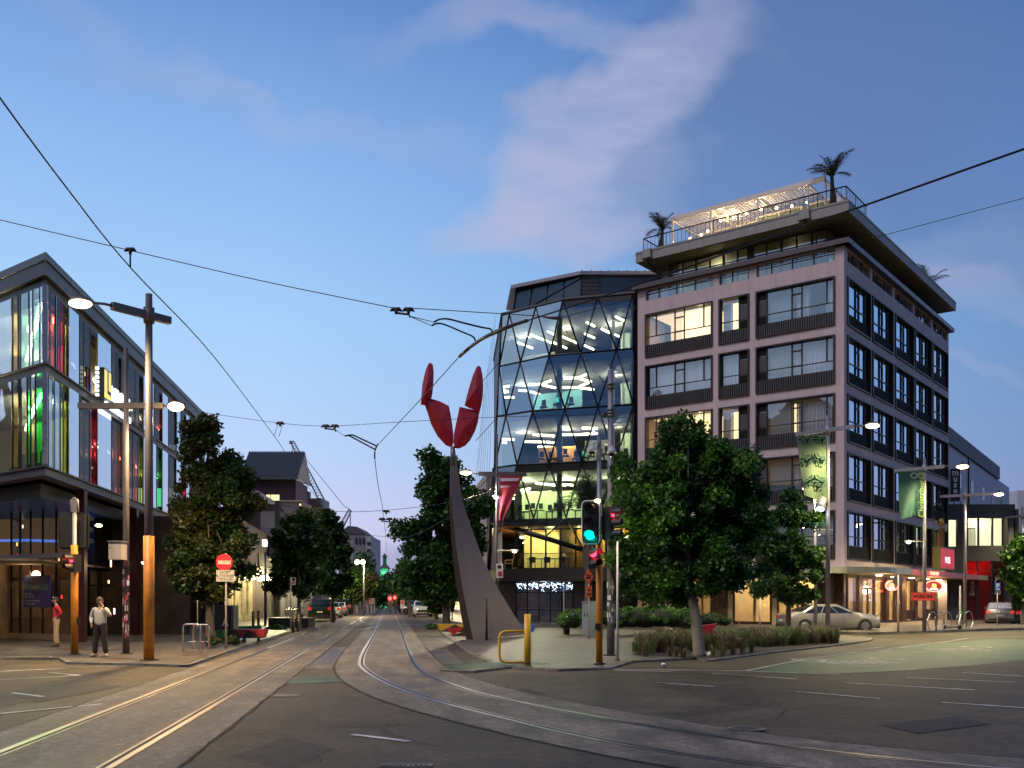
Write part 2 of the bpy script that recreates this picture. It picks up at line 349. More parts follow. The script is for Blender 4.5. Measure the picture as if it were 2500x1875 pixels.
def inset(pts, d):
    n = len(pts); out = []; A = sum(pts[i][0] * pts[(i + 1) % n][1] - pts[(i + 1) % n][0] * pts[i][1] for i in range(n))
    s = 1 if A > 0 else -1
    for i in range(n):
        p, q, r = Vector(pts[i - 1]), Vector(pts[i]), Vector(pts[(i + 1) % n])
        a = (q - p).normalized(); b = (r - q).normalized(); na = Vector((-a.y, a.x)) * s; nb = Vector((-b.y, b.x)) * s
        m = (na + nb); m = m / max(.35, m.length_squared) * 2 if m.length > 1e-6 else na
        out.append((q.x + m.x * d, q.y + m.y * d))
    return out
def sheet(name, pts, z, mat):
    return MB().poly([(p[0], p[1], z) for p in (pts if sum(pts[i][0] * pts[(i + 1) % len(pts)][1] - pts[(i + 1) % len(pts)][0] * pts[i][1] for i in range(len(pts))) > 0 else pts[::-1])]).struct(name, mat)
def raised(name, pts, h, mat, kw=.16):
    MB().prism(pts if sum(pts[i][0] * pts[(i + 1) % len(pts)][1] - pts[(i + 1) % len(pts)][0] * pts[i][1] for i in range(len(pts))) > 0 else pts[::-1], -.05, h).struct(name + '_kerb', kerbm)
    sheet(name, inset(pts, kw), h + .004, mat)
def strip(mb, path, w, z, off=0.0):
    """flat ribbon along a ground path, shifted sideways by off (right of travel positive)"""
    P = [Vector((p[0], p[1])) for p in path]; L_, R_ = [], []
    for i, p in enumerate(P):
        d = (P[min(i + 1, len(P) - 1)] - P[max(i - 1, 0)]).normalized(); n = Vector((d.y, -d.x))
        L_.append(p + n * (off - w / 2)); R_.append(p + n * (off + w / 2))
    for i in range(len(P) - 1):
        mb.quad((*L_[i], z), (*R_[i], z), (*R_[i + 1], z), (*L_[i + 1], z))
MB().quad((-1500, -60, 0), (1500, -60, 0), (1500, 2500, 0), (-1500, 2500, 0)).struct('ground', smooth_asphalt)
# rough old asphalt around the tracks
sheet('road_old_asphalt', [(-16, 3), (-7, 3), (-8.2, 20), (-9.2, 24.6), (-30, 24.6), (-30, 3)], .004, asphalt)
sheet('road_between_tracks', [(-6, 3), (6, 3), (2.6, 10.6), (-.6, 13.2), (-3.2, 17.6), (-4.6, 22.8), (-6.1, 23.2)], .004, asphalt)
# ---- rails
def smooth_path(pts, n=6):
    P = [Vector(p) for p in pts]; out = []
    for i in range(len(P) - 1):
        p0, p1, p2, p3 = P[max(i - 1, 0)], P[i], P[i + 1], P[min(i + 2, len(P) - 1)]
        for k in range(n):
            t = k / n; out.append(.5 * ((2 * p1) + (p2 - p0) * t + (2 * p0 - 5 * p1 + 4 * p2 - p3) * t * t + (3 * p1 - p0 - 3 * p2 + p3) * t ** 3))
    return out + [P[-1]]
left_b = [(-4.67 - .1245 * (Y - 15.46), Y) for Y in (2, 8, 15, 25, 40, 60, 90, 130, 190, 260)]     # right-hand rail of the left track
left_a = [(x - 1.46 * .992, y - 1.46 * .125) for x, y in left_b]
right_a = smooth_path([(6.0, 7.4), (3.9, 8.75), (2.56, 9.65), (1.6, 10.6), (.62, 12.1), (-.01, 13.35), (-.78, 14.9), (-1.39, 16.3), (-2.19, 18.4), (-2.95, 20.9), (-3.62, 23.6), (-4.0, 25.6), (-4.56, 29.6), (-5.23, 35), (-6.8, 48), (-8.64, 62.5)])
right_b = smooth_path([(7.2, 8.2), (5.2, 9.25), (4.0, 10.1), (3.1, 11.0), (2.35, 12.0), (1.42, 13.4), (.52, 14.95), (-.44, 17.0), (-1.23, 19.3), (-1.9, 21.9), (-2.39, 24.7), (-3.07, 29.8), (-3.75, 35.1), (-5.35, 48), (-7.17, 62.5)])
right_a += [Vector((-8.64 - .1262 * (Y - 62.5), Y)) for Y in (90, 130, 190, 260)]; right_b += [Vector((-7.17 - .1262 * (Y - 62.5), Y)) for Y in (90, 130, 190, 260)]
tb = MB()
mid = [((a[0] + b[0]) / 2, (a[1] + b[1]) / 2) for a, b in zip(left_a, left_b)]; strip(tb, mid, 2.75, .012)
tb.struct('track_slab', concrete)
tb = MB(); c1 = [p + (Vector(q) - p) * .5 for p, q in zip(right_a, right_b)] if len(right_a) == len(right_b) else None
n = min(len(right_a), len(right_b)); c1 = [(right_a[i] + right_b[i]) / 2 for i in range(n)]
strip(tb, c1, 2.7, .0135); tb.struct('curved_track_slab', concrete)
cj = MB(); q = random.Random(1)
for path, o_ in ((mid, 1.40), (mid, -1.40), (c1, 1.37), (c1, -1.37)):
    P = smooth_path([(p[0], p[1]) for p in path if p[1] < 62], 24 if path is mid else 8); pr = None
    for i in range(len(P) - 1):
        d = (P[i + 1] - P[i]).normalized(); n_ = Vector((d.y, -d.x)); c = P[i] + n_ * (o_ + q.uniform(-.035, .035)); w_ = q.uniform(.004, .024); e = (c - n_ * w_, c + n_ * w_)
        if pr: cj.quad((*pr[0], .0148), (*pr[1], .0148), (*e[1], .0148), (*e[0], .0148))
        pr = e
cj.struct('slab_edge_cracks', groove)
for nm, rails in (('tram_rails', (left_a, left_b)), ('curved_tram_rails', (right_a, right_b))):
    a = MB(); g = MB()
    for i, rl in enumerate(rails):
        strip(a, rl, .075, .020, 0); s_ = 1 if i == 0 else -1
        strip(g, rl, .055, .017, s_ * .068); strip(a, rl, .03, .0195, s_ * .112)
    g.struct(nm.replace('rails', 'rail_grooves'), groove)
    a.struct(nm, railm)
# paver bands across the street mouth
tl = lambda Y: (-4.67 - .1245 * (Y - 15.46))
sheet('paver_crossing', [(tl(25) - 3.2, 25), (-1.2, 25.0), (-2.2, 33), (tl(36) - 2.6, 36)], .008, pavers)
sheet('threshold_band', [(tl(23.6) + .6, 23.2), (-3.9, 23.2), (-4.1, 25), (tl(25) + .6, 25)], .0085, concrete)
sheet('paver_strip_right', [(-2.4, 37), (1.2, 37.5), (-1.0, 52), (-5.2, 53)], .008, pavers)
# green paint patches and bike box
sheet('green_patch', [G(668, 1668), G(690, 1654), G(850, 1650), G(852, 1664), G(760, 1670)], .0095, greenm)
sheet('green_bike_box', [G(1830, 1640), G(1966, 1612), G(2251, 1575), G(2420, 1560), G(2620, 1566), G(2620, 1600), G(2380, 1625), G(2180, 1640), G(1999, 1647)], .008, greenm)
lines = [((1300, 1632), (1830, 1639)), ((1740, 1645), (1945, 1659)), ((1600, 1667), (1745, 1678)), ((2350, 1643), (2560, 1656)), ((2210, 1655), (2480, 1667)),
         ((2062, 1668), (2380, 1686)), ((1945, 1690), (2150, 1707)), ((2300, 1716), (2520, 1731)), ((860, 1795), (1000, 1812)), ((0, 1640), (284, 1627)), ((0, 1661), (198, 1650)), ((120, 1643), (198, 1650)), ((30, 1693), (105, 1702)), ((0, 1744), (250, 1720)),
         ((1820, 1639), (1966, 1610)), ((1966, 1610), (2110, 1591)), ((2110, 1591), (2300, 1569)), ((2300, 1569), (2360, 1559)), ((2360, 1559), (2560, 1553)), ((1830, 1640), (2050, 1648)), ((2190, 1571), (2272, 1571)), ((2150, 1591), (2178, 1587)),
         ((1499, 1637), (1640, 1641)), ((2095, 1587), (2160, 1580)), ((2230, 1593), (2420, 1590))]
mk = MB()
for a, b in lines:
    p, q = Vector(G(*a)), Vector(G(*b)); strip(mk, [p + (q - p) * k / 6 for k in range(7)], .095, .0125)
mk.struct('white_road_markings', paintm)
# bike symbol and lettering worn into the green box
mk = MB()
for j, (x0, y0) in enumerate([(2110, 1618), (2350, 1586)]):
    c = Vector(G(x0, y0)); ux = Vector((.98, .2)); uy = Vector((-.2, .98))
    for k in range(6): p = c + ux * (k * .33 - 1.0); strip(mk, [p - uy * .55, p + uy * .55], .12, .0128)
    for s in (-.9, 1.5):
        ring = [c + ux * (s + .4 * math.cos(a)) + uy * (1.3 + .55 * math.sin(a)) for a in [i * math.pi / 8 for i in range(17)]]; strip(mk, ring, .1, .0128)
mk.struct('bike_symbol_markings', paintm)
sheet('plaza_green_paint', [G(1075, 1632, .05), G(1130, 1620, .05), G(1290, 1616, .05), G(1350, 1622, .05), G(1240, 1626, .05), G(1150, 1634, .05)], .0625, greenm)
mk = MB(); ring = [Vector(G(px, py)) for px, py in ((882, 1513), (880, 1517), (887, 1520), (905, 1521.5), (940, 1522.5), (975, 1523.5), (1050, 1527))]; strip(mk, ring, .16, .014)
strip(mk, [Vector(G(850, 1540)), Vector(G(890, 1537)), Vector(G(915, 1530))], .16, .0142); mk.struct('curved_white_marking', paintm)
# ---- footpaths, plaza and islands
FP = .06
kl = lambda Y, o=0: -8.55 - .1262 * (Y - 27.9) - o                      # left kerb line beside the tram rails
raised('footpath', [(-40, 27.4), (-13.5, 27.2), G(142, 1611), G(163, 1622), G(354, 1626), G(440, 1629), (kl(24.4) + .1, 24.3), (kl(30), 30), (kl(60), 60), (kl(66, .8), 66), (kl(68, 2.6), 68), (kl(250, 2.6), 250), (-80, 250), (-80, 27.4)], FP, slabs)
raised('plaza', [(-4.0, 53), (-1.45, 31), (-.6, 25.5), G(1075, 1641), G(1158, 1643), G(1247, 1632), G(1361, 1639), G(1492, 1635), G(1544, 1618), G(1700, 1610), G(1722, 1616), G(1735, 1616), G(1900, 1594), G(2047, 1577),
                 G(2120, 1567), G(2133, 1562), G(2120, 1557), G(2060, 1553), G(1900, 1549), G(1700, 1543), G(1500, 1538), G(1300, 1534), G(1150, 1531)], .05, plazam)
kr = lambda Y: -8.1 - .1262 * (Y - 100)
raised('footpath_by_office', [(kr(250), 250), (kr(72), 72), (kr(66) + .5, 66), G(1200, 1527), G(1500, 1528), G(1800, 1537), G(2010, 1548), G(2126, 1550), G(2260, 1546), G(2411, 1540), G(2600, 1536), (80, 90), (80, 250)], .12, plazam)
strip_y = MB(); strip(strip_y, [Vector(G(2000, 1551)), Vector(G(2120, 1554))], .12, .0129); strip_y.struct('yellow_kerb_line', yellowline)
sheet('planter_soil', [G(1545, 1600, .05), G(1690, 1606, .05), G(1735, 1607, .05), G(2040, 1572, .05), G(2020, 1560, .05), G(1800, 1566, .05), G(1560, 1575, .05)], .06, M('soil', (.03, .022, .014), .95, bump=.5))
# repair patches and wandering cracks in the asphalt
pm = GM('asphalt_patch', (.036, .032, .027), .2, .75, bump=.6)
for i, pp in enumerate(([(560, 1850), (700, 1800), (820, 1830), (700, 1880)], [(1520, 1780), (1700, 1770), (1780, 1792), (1600, 1806)], [(30, 1700), (230, 1668), (300, 1676), (90, 1716)], [(1150, 1690), (1290, 1683), (1330, 1694), (1190, 1703)], [(2150, 1770), (2330, 1750), (2420, 1768), (2240, 1792)])): sheet('asphalt_patch', [G(*p) for p in pp], .0062 + i * .0004, pm)
ck = MB(); q = random.Random(21)
for px, py, an, ln in ((600, 1700, .3, 3), (700, 1740, -.2, 4), (820, 1770, .5, 3), (760, 1700, 1.2, 2.5), (900, 1760, .1, 3), (640, 1790, 2.6, 2), (1150, 1800, .4, 3), (1350, 1810, .2, 3), (80, 1740, .3, 3), (200, 1710, .9, 3), (330, 1690, .2, 2.5), (1700, 1730, .2, 4), (1900, 1750, 1.1, 2.5), (2250, 1750, .6, 3), (2380, 1700, .1, 4), (520, 1830, .4, 2), (1000, 1720, .8, 2)):
    p = Vector(G(px, py)); pr = None
    for k in range(int(ln / .09)):
        an += q.uniform(-.45, .45) - (.1 * math.sin(k * .2)); p = p + Vector((math.cos(an), math.sin(an))) * .09; w_ = q.uniform(.004, .013); n_ = Vector((-math.sin(an), math.cos(an))) * w_; e = (p - n_, p + n_)
        if pr: ck.quad((*pr[0], .0088), (*pr[1], .0088), (*e[1], .0088), (*e[0], .0088))
        pr = e
ck.struct('road_cracks', groove)
# manhole, drain grate and litter
def flat_round(name, label, px, py, r, z, mat, ring):
    c = G(px, py); t = thing(name, label, 'manhole', (c[0], c[1], 0))
    MB().tube([(c[0], c[1], z), (c[0], c[1], z + .006)], r, 28).build('lid', mat, t)
    m = MB()
    for k in range(28):
        a, b = 2 * math.pi * k / 28, 2 * math.pi * (k + 1) / 28
        m.quad((c[0] + r * math.cos(a), c[1] + r * math.sin(a), z + .008), (c[0] + (r + .06) * math.cos(a), c[1] + (r + .06) * math.sin(a), z + .008), (c[0] + (r + .06) * math.cos(b), c[1] + (r + .06) * math.sin(b), z + .008), (c[0] + r * math.cos(b), c[1] + r * math.sin(b), z + .008))
    m.build('rim', ring, t)
iron = M('cast_iron', (.05, .045, .04), .45, .7, bump=.6, bscale=60)
flat_round('manhole_cover', 'round iron manhole cover in the rough asphalt right of the near tram slab', 697, 1699, .22, .006, iron, kerbm)
flat_round('manhole_cover', 'pale round manhole cover beside the curved rail at the lower right', 1822, 1782, .18, .016, iron, kerbm)
c = G(995, 1868); t = thing('drain_grate', 'rectangular steel drain cover in the road at the bottom edge', 'drain cover', (c[0], c[1], 0))
MB().box(c[0] - .26, c[0] + .26, c[1] - .14, c[1] + .02, .006, .016).build('frame', kerbm, t)
m = MB()
for k in range(9): m.box(c[0] - .23 + k * .052, c[0] - .205 + k * .052, c[1] - .12, c[1], .0165, .022)
m.build('grate', iron, t)
c = G(1620, 1627); tag(MB().ball((c[0], c[1], .05), .05, 5, (1.5, 1, .8)).build('crumpled_paper', M('paper', (.7, .7, .68), .8)), 'scrap of white paper lying on the road by the kerb', 'litter')
c = G(1732, 1603, .05); tag(MB().ball((c[0], c[1], .12), .07, 5, (1.2, 1, 1)).build('crumpled_paper', M('paper', (.7, .7, .68), .8)), 'scrap of white paper on the kerb at the tree foot', 'litter')
# ---------------------------------------------------------------- HOTEL
HC = (19.72, 58.0)
HL = PL(HC, DA, (-DB[0], -DB[1])); HR = PL(HC, DB, (-DA[0], -DA[1]))
tL, tR = HL.t(1557), HR.t(2316)
pink = M('pink_render', (.60, .475, .465), .85, var=.06, scale=.6, bump=.15, bscale=60, stain=.10)
dkfr = M('bronze_frame', (.035, .028, .027), .45, .3, var=.1)
capm = M('parapet_metal', (.10, .082, .08), .45, .4, var=.12)
louv = M('louvre_metal', (.075, .072, .07), .5, .5, var=.1)
spand = M('dark_spandrel', (.016, .016, .015), .85, 0, var=.2, spec=.15)
cladm = M('grey_brown_panel', (.065, .055, .06), .5, .1, var=.1)
curt = M('curtain_cloth', (.78, .80, .84), .9, var=.08, scale=8)
blind = M('roller_blind', (.36, .42, .42), .9, var=.04)
litc = M('lit_curtain', (.8, .68, .45), .9, var=.1, scale=3, emit=(1, .72, .38), es=1.7)
litr = M('lit_room_wall', (.7, .55, .35), .9, var=.15, scale=1.5, emit=(1, .70, .40), es=1.0)
wglass = GL('window_glass', (.78, .85, .90), .21, wob=.04)
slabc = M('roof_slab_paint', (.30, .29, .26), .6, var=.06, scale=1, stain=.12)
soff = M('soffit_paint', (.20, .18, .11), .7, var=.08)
dark = M('dark_interior', (.025, .025, .028), .9, var=.1)
white = M('white_paint', (.68, .66, .64), .5, var=.05)
hotel = thing('hotel_building', 'pink rendered six storey corner hotel with dark framed windows and a wide flat roof', 'building', (HC[0], HC[1], 0))
rows = [(4.12 + 3.495 * i, 7.05 + 3.495 * i) for i in range(5)]
colL = [(HL.t(a), HL.t(b)) for a, b in ((2038.5, 1846), (1829.3, 1755.5), (1739.5, 1576))]
colR = [(HR.t(a), HR.t(b)) for a, b in ((2068.3, 2124.3), (2129.3, 2179), (2184.3, 2229.4), (2233, 2273), (2276.4, 2313))]
for P, tt, cols, nm in ((HL, tL, colL, 'wall'), (HR, tR, colR, 'wall')):
    w = MB(P.xf()); ops = [(min(c), max(c), a, b) for c in cols for a, b in rows] + [(min(c) + .02, max(c) - .02, 21.95, 22.72) for c in cols]
    facade(w, 0, tt, 3.45, 22.75, ops, .38)
    w.build(nm, pink, hotel)
    c = MB(P.xf()); c.box(-.35 if P is HL else -.35, tt + .25, -.5, .38, 22.755, 23.06); c.build('parapet_cap', capm, hotel)
    # rails inside the parapet openings
    for k, cc in enumerate(cols):
        g = MB(P.xf()); a, b = min(cc), max(cc); g.quad((a, -.2, 21.95), (b, -.2, 21.95), (b, -.2, 22.72), (a, -.2, 22.72)); pn = g.build('balustrade_glass', wglass, hotel)
        g = MB(P.xf()); g.box(a, b, -.22, -.16, 22.42, 22.46)
        nn = max(1, round((b - a) / 1.9))
        for i in range(1, nn + 1): x = a + (b - a) * i / (nn + .7); g.box(x - .03, x + .03, -.24, -.15, 21.95, 22.72)
        g.box(a, a + .1, -.3, -.1, 21.95, 22.72); g.build('balustrade_frame', dkfr, hotel)
# rear walls, terrace floor
back = [(HC[0] + tL * DA[0], HC[1] + tL * DA[1]), (HC[0] + tL * DA[0] + tR * DB[0], HC[1] + tL * DA[1] + tR * DB[1]), (HC[0] + tR * DB[0], HC[1] + tR * DB[1])]
w = MB()
for p, q in ((back[0], back[1]), (back[1], back[2])): w.quad((*p, 0), (*q, 0), (*q, 23), (*p, 23))
w.build('rear_wall', pink, hotel)
def hq(t, s, z): return (HC[0] + t * DA[0] + s * DB[0], HC[1] + t * DA[1] + s * DB[1], z)      # t along left face, s along right face
w = MB(hq); w.box(.4, tL - .1, .4, tR - .1, 21.2, 21.45)
for a, b in rows: w.box(.42, tL - .1, .42, tR - .1, a - .42, a - .1)
w.build('floor_slab', M('slab_concrete', (.16, .15, .15), .8), hotel)
w = MB(hq); w.box(3.6, tL - .2, 3.6, tR - .2, 3.5, 21.1); w.build('interior_core', dark, hotel)
# hotel windows: thing parts = window (frame) > pane, curtain, spandrel
LIT = {(0, 2, 4): 'full', (0, 1, 4): 'strip', (0, 2, 2): 'full', (0, 1, 2): 'strip', (0, 0, 2): 'slit', (1, 1, 1): 'dim', (1, 1, 0): 'dim'}
wr = random.Random(3)
for pi, (P, cols) in enumerate(((HL, colL), (HR, colR))):
    for ci, cc in enumerate(cols):
        a, b = min(cc), max(cc); W = b - a
        for ri, (z0, z1) in enumerate(rows):
            zs = z0 + .84; f = MB(P.xf())
            f.box(a - .02, a + .09, -.30, .09, z0, z1); f.box(b - .09, b + .02, -.30, .09, z0, z1); f.box(a + .09, b - .09, -.30, .09, z1 - .09, z1); f.box(a + .09, b - .09, -.30, .11, z0, z0 + .08)
            f.box(a + .09, b - .09, -.22, -.12, zs - .03, zs + .03)
            zt = zs + .58
            if pi == 0:      # reading right to left along t
                if ci == 0: ms = [.11, .42, .545, .87]; vent = (.42, .545); clad = (.87, 1)
                elif ci == 1: ms = [.36]; vent = None; clad = (0, .36)
                else: ms = [.14, .425, .565, .85]; vent = (.425, .565); clad = None
            else: ms = [.11, .46, .60, .845]; vent = (.46, .60); clad = (.845, 1)
            for m_ in ms:
                x = a + W * m_; f.box(x - .03, x + .03, -.21, -.11, (zt if (m_ in (.11, .14, .85) and not (clad and m_ in clad)) else zs + .03), z1 - .09)
            f.box(a + .09, b - .09, -.21, -.13, zt - .025, zt + .025)
            if vent: f.box(a + W * vent[0], a + W * vent[1], -.22, -.10, z1 - .62, z1 - .55); f.box(a + W * vent[0], a + W * vent[1], -.22, -.10, zt - .04, zt + .04)
            win = f.build('window', dkfr, hotel)
            g = MB(P.xf()); g.quad((a + .09, -.18, zs), (b - .09, -.18, zs), (b - .09, -.18, z1 - .09), (a + .09, -.18, z1 - .09)); g.build('pane', wglass if pi == 0 else GL('window_glass_side', (.55, .68, .85), .44, gcol=(.75, .88, 1), wob=.04), win)  # side-face copy of the glass with bluish sky reflection put into its colours
            g = MB(P.xf()); g.box(a + .09, b - .09, -.16, -.06, z0 + .08, zs - .03)
            if pi == 0:
                ns = int(W / .15)
                for k in range(ns): x = a + .12 + (W - .24) * k / (ns - 1); g.box(x - .035, x + .035, -.06, .03, z0 + .08, zs - .04)
            g.build('louvre_panel' if pi == 0 else 'spandrel_panel', louv if pi == 0 else spand, win)
            if clad:
                x0, x1 = a + W * clad[0], a + W * clad[1]; g = MB(P.xf()); g.box(max(x0, a + .09) + .03, min(x1, b - .09) - .03, -.17, -.14, zs, z1 - .6); g.m = 1; g.box(max(x0, a + .09) + .03, min(x1, b - .09) - .03, -.16, -.12, z1 - .55, z1 - .1); g.box(max(x0, a + .09) + .03, min(x1, b - .09) - .03, -.16, -.12, zs, zs + .5)
                g.build('side_panel', [cladm if pi == 0 else spand, spand], win)
            # curtains: wavy sheets hung 0.35 m inside
            lit = LIT.get((pi, ci, ri))
            def curtain(x0, x1, mat, d=-.42, nm='curtain', amp=.065, zt_=None):
                g = MB(P.xf()); n_ = max(2, int((x1 - x0) / .035)); ph = wr.random() * 6
                pr = None
                for k in range(n_ + 1):
                    x = x0 + (x1 - x0) * k / n_; dd = d + amp * math.sin(x * 32 + ph + 2 * math.sin(x * 5))
                    if pr: g.quad((pr[0], pr[1], z0 + .2), (x, dd, z0 + .2), (x, dd, zt_ or z1 - .28), (pr[0], pr[1], zt_ or z1 - .28))
                    pr = (x, dd)
                g.build(nm, mat, win)
            if pi == 0 and ci == 0: curtain(a + W * .55, a + W * .86, blind, nm='blind', amp=.0)
            op = wr.random()
            if lit == 'full':
                g = MB(P.xf()); g.box(a + .2, b - .2, -3.3, -3.2, z0, z1); g.box(a + .3, b - .3, -3.2, -.6, z1 - .14, z1 - .1); g.build('lit_room', litr, win)
                curtain(a + W * .08, a + W * .48, litc); light('POINT', P.xf()(a + W * .3, -1.2, z1 - .5), 22, (1, .72, .4), hotel, .1)
                g = MB(P.xf()); g.ball((a + W * .27, -.62, z1 - .42), .07, 6); g.build('ceiling_lamp', E('room_lamp', (1, .75, .42), 9), win)
            elif lit == 'strip':
                curtain(a + W * .44, a + W * .64, litc, -.5); curtain(a + W * .66, a + W * .95, curt, -.44)
            elif lit == 'slit':
                curtain(a + W * .505, a + W * .535, litc, -.4); curtain(a + W * .06, a + W * .5, curt)
            elif lit == 'dim':
                curtain(a + W * .12, a + W * .5, M('warm_curtain', (.62, .5, .38), .9, emit=(1, .65, .4), es=.10))  # glow of a dim room put into the cloth
            else:
                if pi == 0:
                    x1 = .54 if ci == 0 else (.34 if ci == 1 else .9); x0 = .05 if ci != 1 else .4; x1 = x1 if ci != 1 else .95
                    if ci == 0 and ri == 4: curtain(a + W * .03, a + W * .14, curt); curtain(a + W * .34, a + W * .5, curt)
                    else: curtain(a + W * x0, a + W * x1, curt)
                elif ri > 0 or ci < 3:
                    if op < .75: curtain(a + W * .1, a + W * (.3 + .5 * wr.random()), curt)
                    else: curtain(a + W * .62, a + W * .83, curt)
                g = MB(P.xf())
                if pi == 0 and ci != 1: g.box(a + W * (.82 if ci == 2 else .08), a + W * (.88 if ci == 2 else .12), -.62, -.5, z0 + .1, z1 - .1); g.build('column', M('white_wall', (.55, .57, .6), .8), win)
# penthouse glazing set back under the roof slab
PH = (HC[0] + 1.33 * DA[0] + 1.0 * DB[0], HC[1] + 1.33 * DA[1] + 1.0 * DB[1])
PLf = PL(PH, DA, HL.N); PRt = PL(PH, DB, HR.N)
pg = GL('penthouse_glass', (.75, .8, .8), .22)
for P, px_end, step, nm in ((PLf, 1636, 1.02, 'penthouse_glazing'), (PRt, 2300, 1.25, 'penthouse_glazing')):
    te = P.t(px_end); f = MB(P.xf()); nn = round(te / step)
    for k in range(nn + 1): x = te * k / nn; wd = .07 if k % 2 else .045; f.box(x - wd, x + wd, -.06, .06, 21.46, 24.42)
    f.box(0, te, -.05, .05, 24.3, 24.42); f.box(0, te, -.04, .04, 23.62, 23.68); f.box(0, te, -.05, .05, 21.46, 21.56)
    if P is PLf:
        for px in (1833,): x = P.t(px); f.box(x - .22, x + .22, -.1, .08, 21.46, 24.42)
    fr = f.build(nm, dkfr, hotel)
    g = MB(P.xf()); g.quad((0, 0, 21.5), (te, 0, 21.5), (te, 0, 24.4), (0, 0, 24.4)); g.build('pane', pg, fr)
w = MB(lambda t, s, z: (PH[0] + t * DA[0] + s * DB[0], PH[1] + t * DA[1] + s * DB[1], z))
tp = PLf.t(1636)
w.box(.2, tp, 4.6, 4.75, 21.46, 24.4); w.box(tp, tp + .15, 0, 4.7, 21.46, 24.4); w.build('penthouse_wall', M('khaki_room_wall', (.30, .29, .15), .8, var=.1), hotel)
w = MB(lambda t, s, z: (PH[0] + t * DA[0] + s * DB[0], PH[1] + t * DA[1] + s * DB[1], z)); w.box(tp + .1, tp + 1.1, .9, 1.1, 21.46, 24.4); w.tube([(tp * .97, .5, 21.46), (tp * .97, .5, 24.4)], .22, 14); w.build('penthouse_column', white, hotel)
for tt_, ss_, pw in ((tp * .75, 2.0, 110), (tp * .25, 2.0, 14), (.8, 9, 8)): q = (PH[0] + tt_ * DA[0] + ss_ * DB[0], PH[1] + tt_ * DA[1] + ss_ * DB[1]); light('POINT', (q[0], q[1], 23.9), pw, (1, .88, .5), hotel, .25)
# cantilevered roof slab
RS = (19.687, 57.14)
def rq(t, s, z): return (RS[0] + t * DA[0] + s * DB[0], RS[1] + t * DA[1] + s * DB[1], z)
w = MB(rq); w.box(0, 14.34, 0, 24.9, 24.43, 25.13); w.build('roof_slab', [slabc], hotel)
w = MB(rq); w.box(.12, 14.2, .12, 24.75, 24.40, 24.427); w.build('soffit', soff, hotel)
w = MB(rq); w.box(-.03, 14.37, -.03, 24.93, 24.98, 25.02); w.build('slab_flashing', M('flashing', (.16, .155, .145), .5), hotel)
for t_ in (2.6, 13.4):      # rainwater heads with bent downpipes
    w = MB(rq); w.box(t_ - .3, t_ + .3, -.22, -.035, 24.55, 25.1); w.box(t_ - .38, t_ + .38, -.3, -.02, 24.5, 24.56); hd = w.build('rainwater_head', slabc, hotel)
    MB(rq).tube([(t_, -.08, 24.5), (t_, 0, 24.25), (t_ - .25, .7, 23.95), (t_ - .3, 1.0, 23.8), (t_ - .3, 1.05, 21.6)], .05, 8).build('downpipe', dkfr, hd)
# ---- roof deck: railing (part of the hotel), pergola, palms, bulbs
w = MB(rq)
for a, b in (((.25, .3), (13.9, .3)), ((13.9, .3), (13.9, 3)), ((.25, .3), (.25, 4))):
    A, B_ = Vector(a), Vector(b); Ln = (B_ - A).length; n_ = int(Ln / .28)
    w.tube([(*A, 26.05), (*B_, 26.05)], .04, 6)
    w.tube([(*A, 25.2), (*B_, 25.2)], .02, 6)
    for k in range(n_ + 1):
        p = A + (B_ - A) * k / n_; out = Vector((0, -.0)); r_ = .03 if k % 6 == 0 else .012; w.tube([(p.x, p.y, 25.13), (p.x, p.y, 26.05)], r_, 5)
w.build('roof_railing', M('black_steel', (.015, .015, .017), .5, .6), hotel)
perg = thing('pergola', 'white slatted pergola on the hotel roof deck hung with warm bulbs', 'pergola', rq(2, 1.2, 25.13))
pw_ = M('pergola_white', (.72, .66, .60), .5, var=.04)
pt = [PL(rq(0, 1.0, 0)[:2], DA, HL.N).t(x) for x in (2016, 1973, 1850.6, 1736, 1642)]
for x in pt:
    for y_ in (.95, 4.6): MB(rq).box(x - .05, x + .05, y_, y_ + .1, 25.13, 27.12).build('post', pw_, perg)
w = MB(rq); w.box(pt[0], pt[-1] + .1, .88, 1.1, 27.0, 27.28); w.box(pt[0], pt[-1] + .1, 4.55, 4.75, 27.0, 27.28)
for x in pt[1:] + [pt[0] + .05]: w.box(x - .06, x + .06, 1.1, 4.6, 26.98, 27.1)
w.build('beam', pw_, perg)
w = MB(rq); ns = int((pt[-1] - pt[1]) / .19)
for k in range(ns): x = pt[1] + .12 + (pt[-1] - pt[1] - .2) * k / ns; w.box(x, x + .11, 1.08, 4.58, 27.11, 27.14)
w.build('slat', pw_, perg)
blb = E('string_bulb', (1, .74, .36), 8)
bulbs = [(1712, 573), (1728, 564), (1759.5, 538), (1775.5, 525), (1791, 510), (1822, 508.5), (1858, 510), (1896, 508), (1933, 503), (1971, 494), (1684, 590)]
bst = thing('string_lights', 'string of warm round bulbs drooping under the roof pergola', 'string lights', rq(6, 2.5, 26.9))
path = []
for i, (bx, by) in enumerate(bulbs):
    s_ = [1.2, 1.3, 2.0, 2.4, 2.8, 2.6, 2.0, 1.6, 1.3, 1.15, 1.1][i]; P = PL(rq(0, s_, 0)[:2], DA, HL.N); t_ = P.t(bx); z_ = P.z(bx, by); z_ = min(max(z_, 25.6), 26.95)
    q = rq(t_, s_, z_); b_ = MB(); b_.ball(q, .085, 6); b_.build('bulb', blb, bst); path.append((t_, s_, z_ + .07))
    if i % 2 == 0: light('POINT', (q[0], q[1], q[2] - .16), 62, (1, .72, .38), bst, .06)
path.sort(); MB(rq).tube([(a, b, c) for a, b, c in path], .008, 4).build('wire', dkfr, bst)
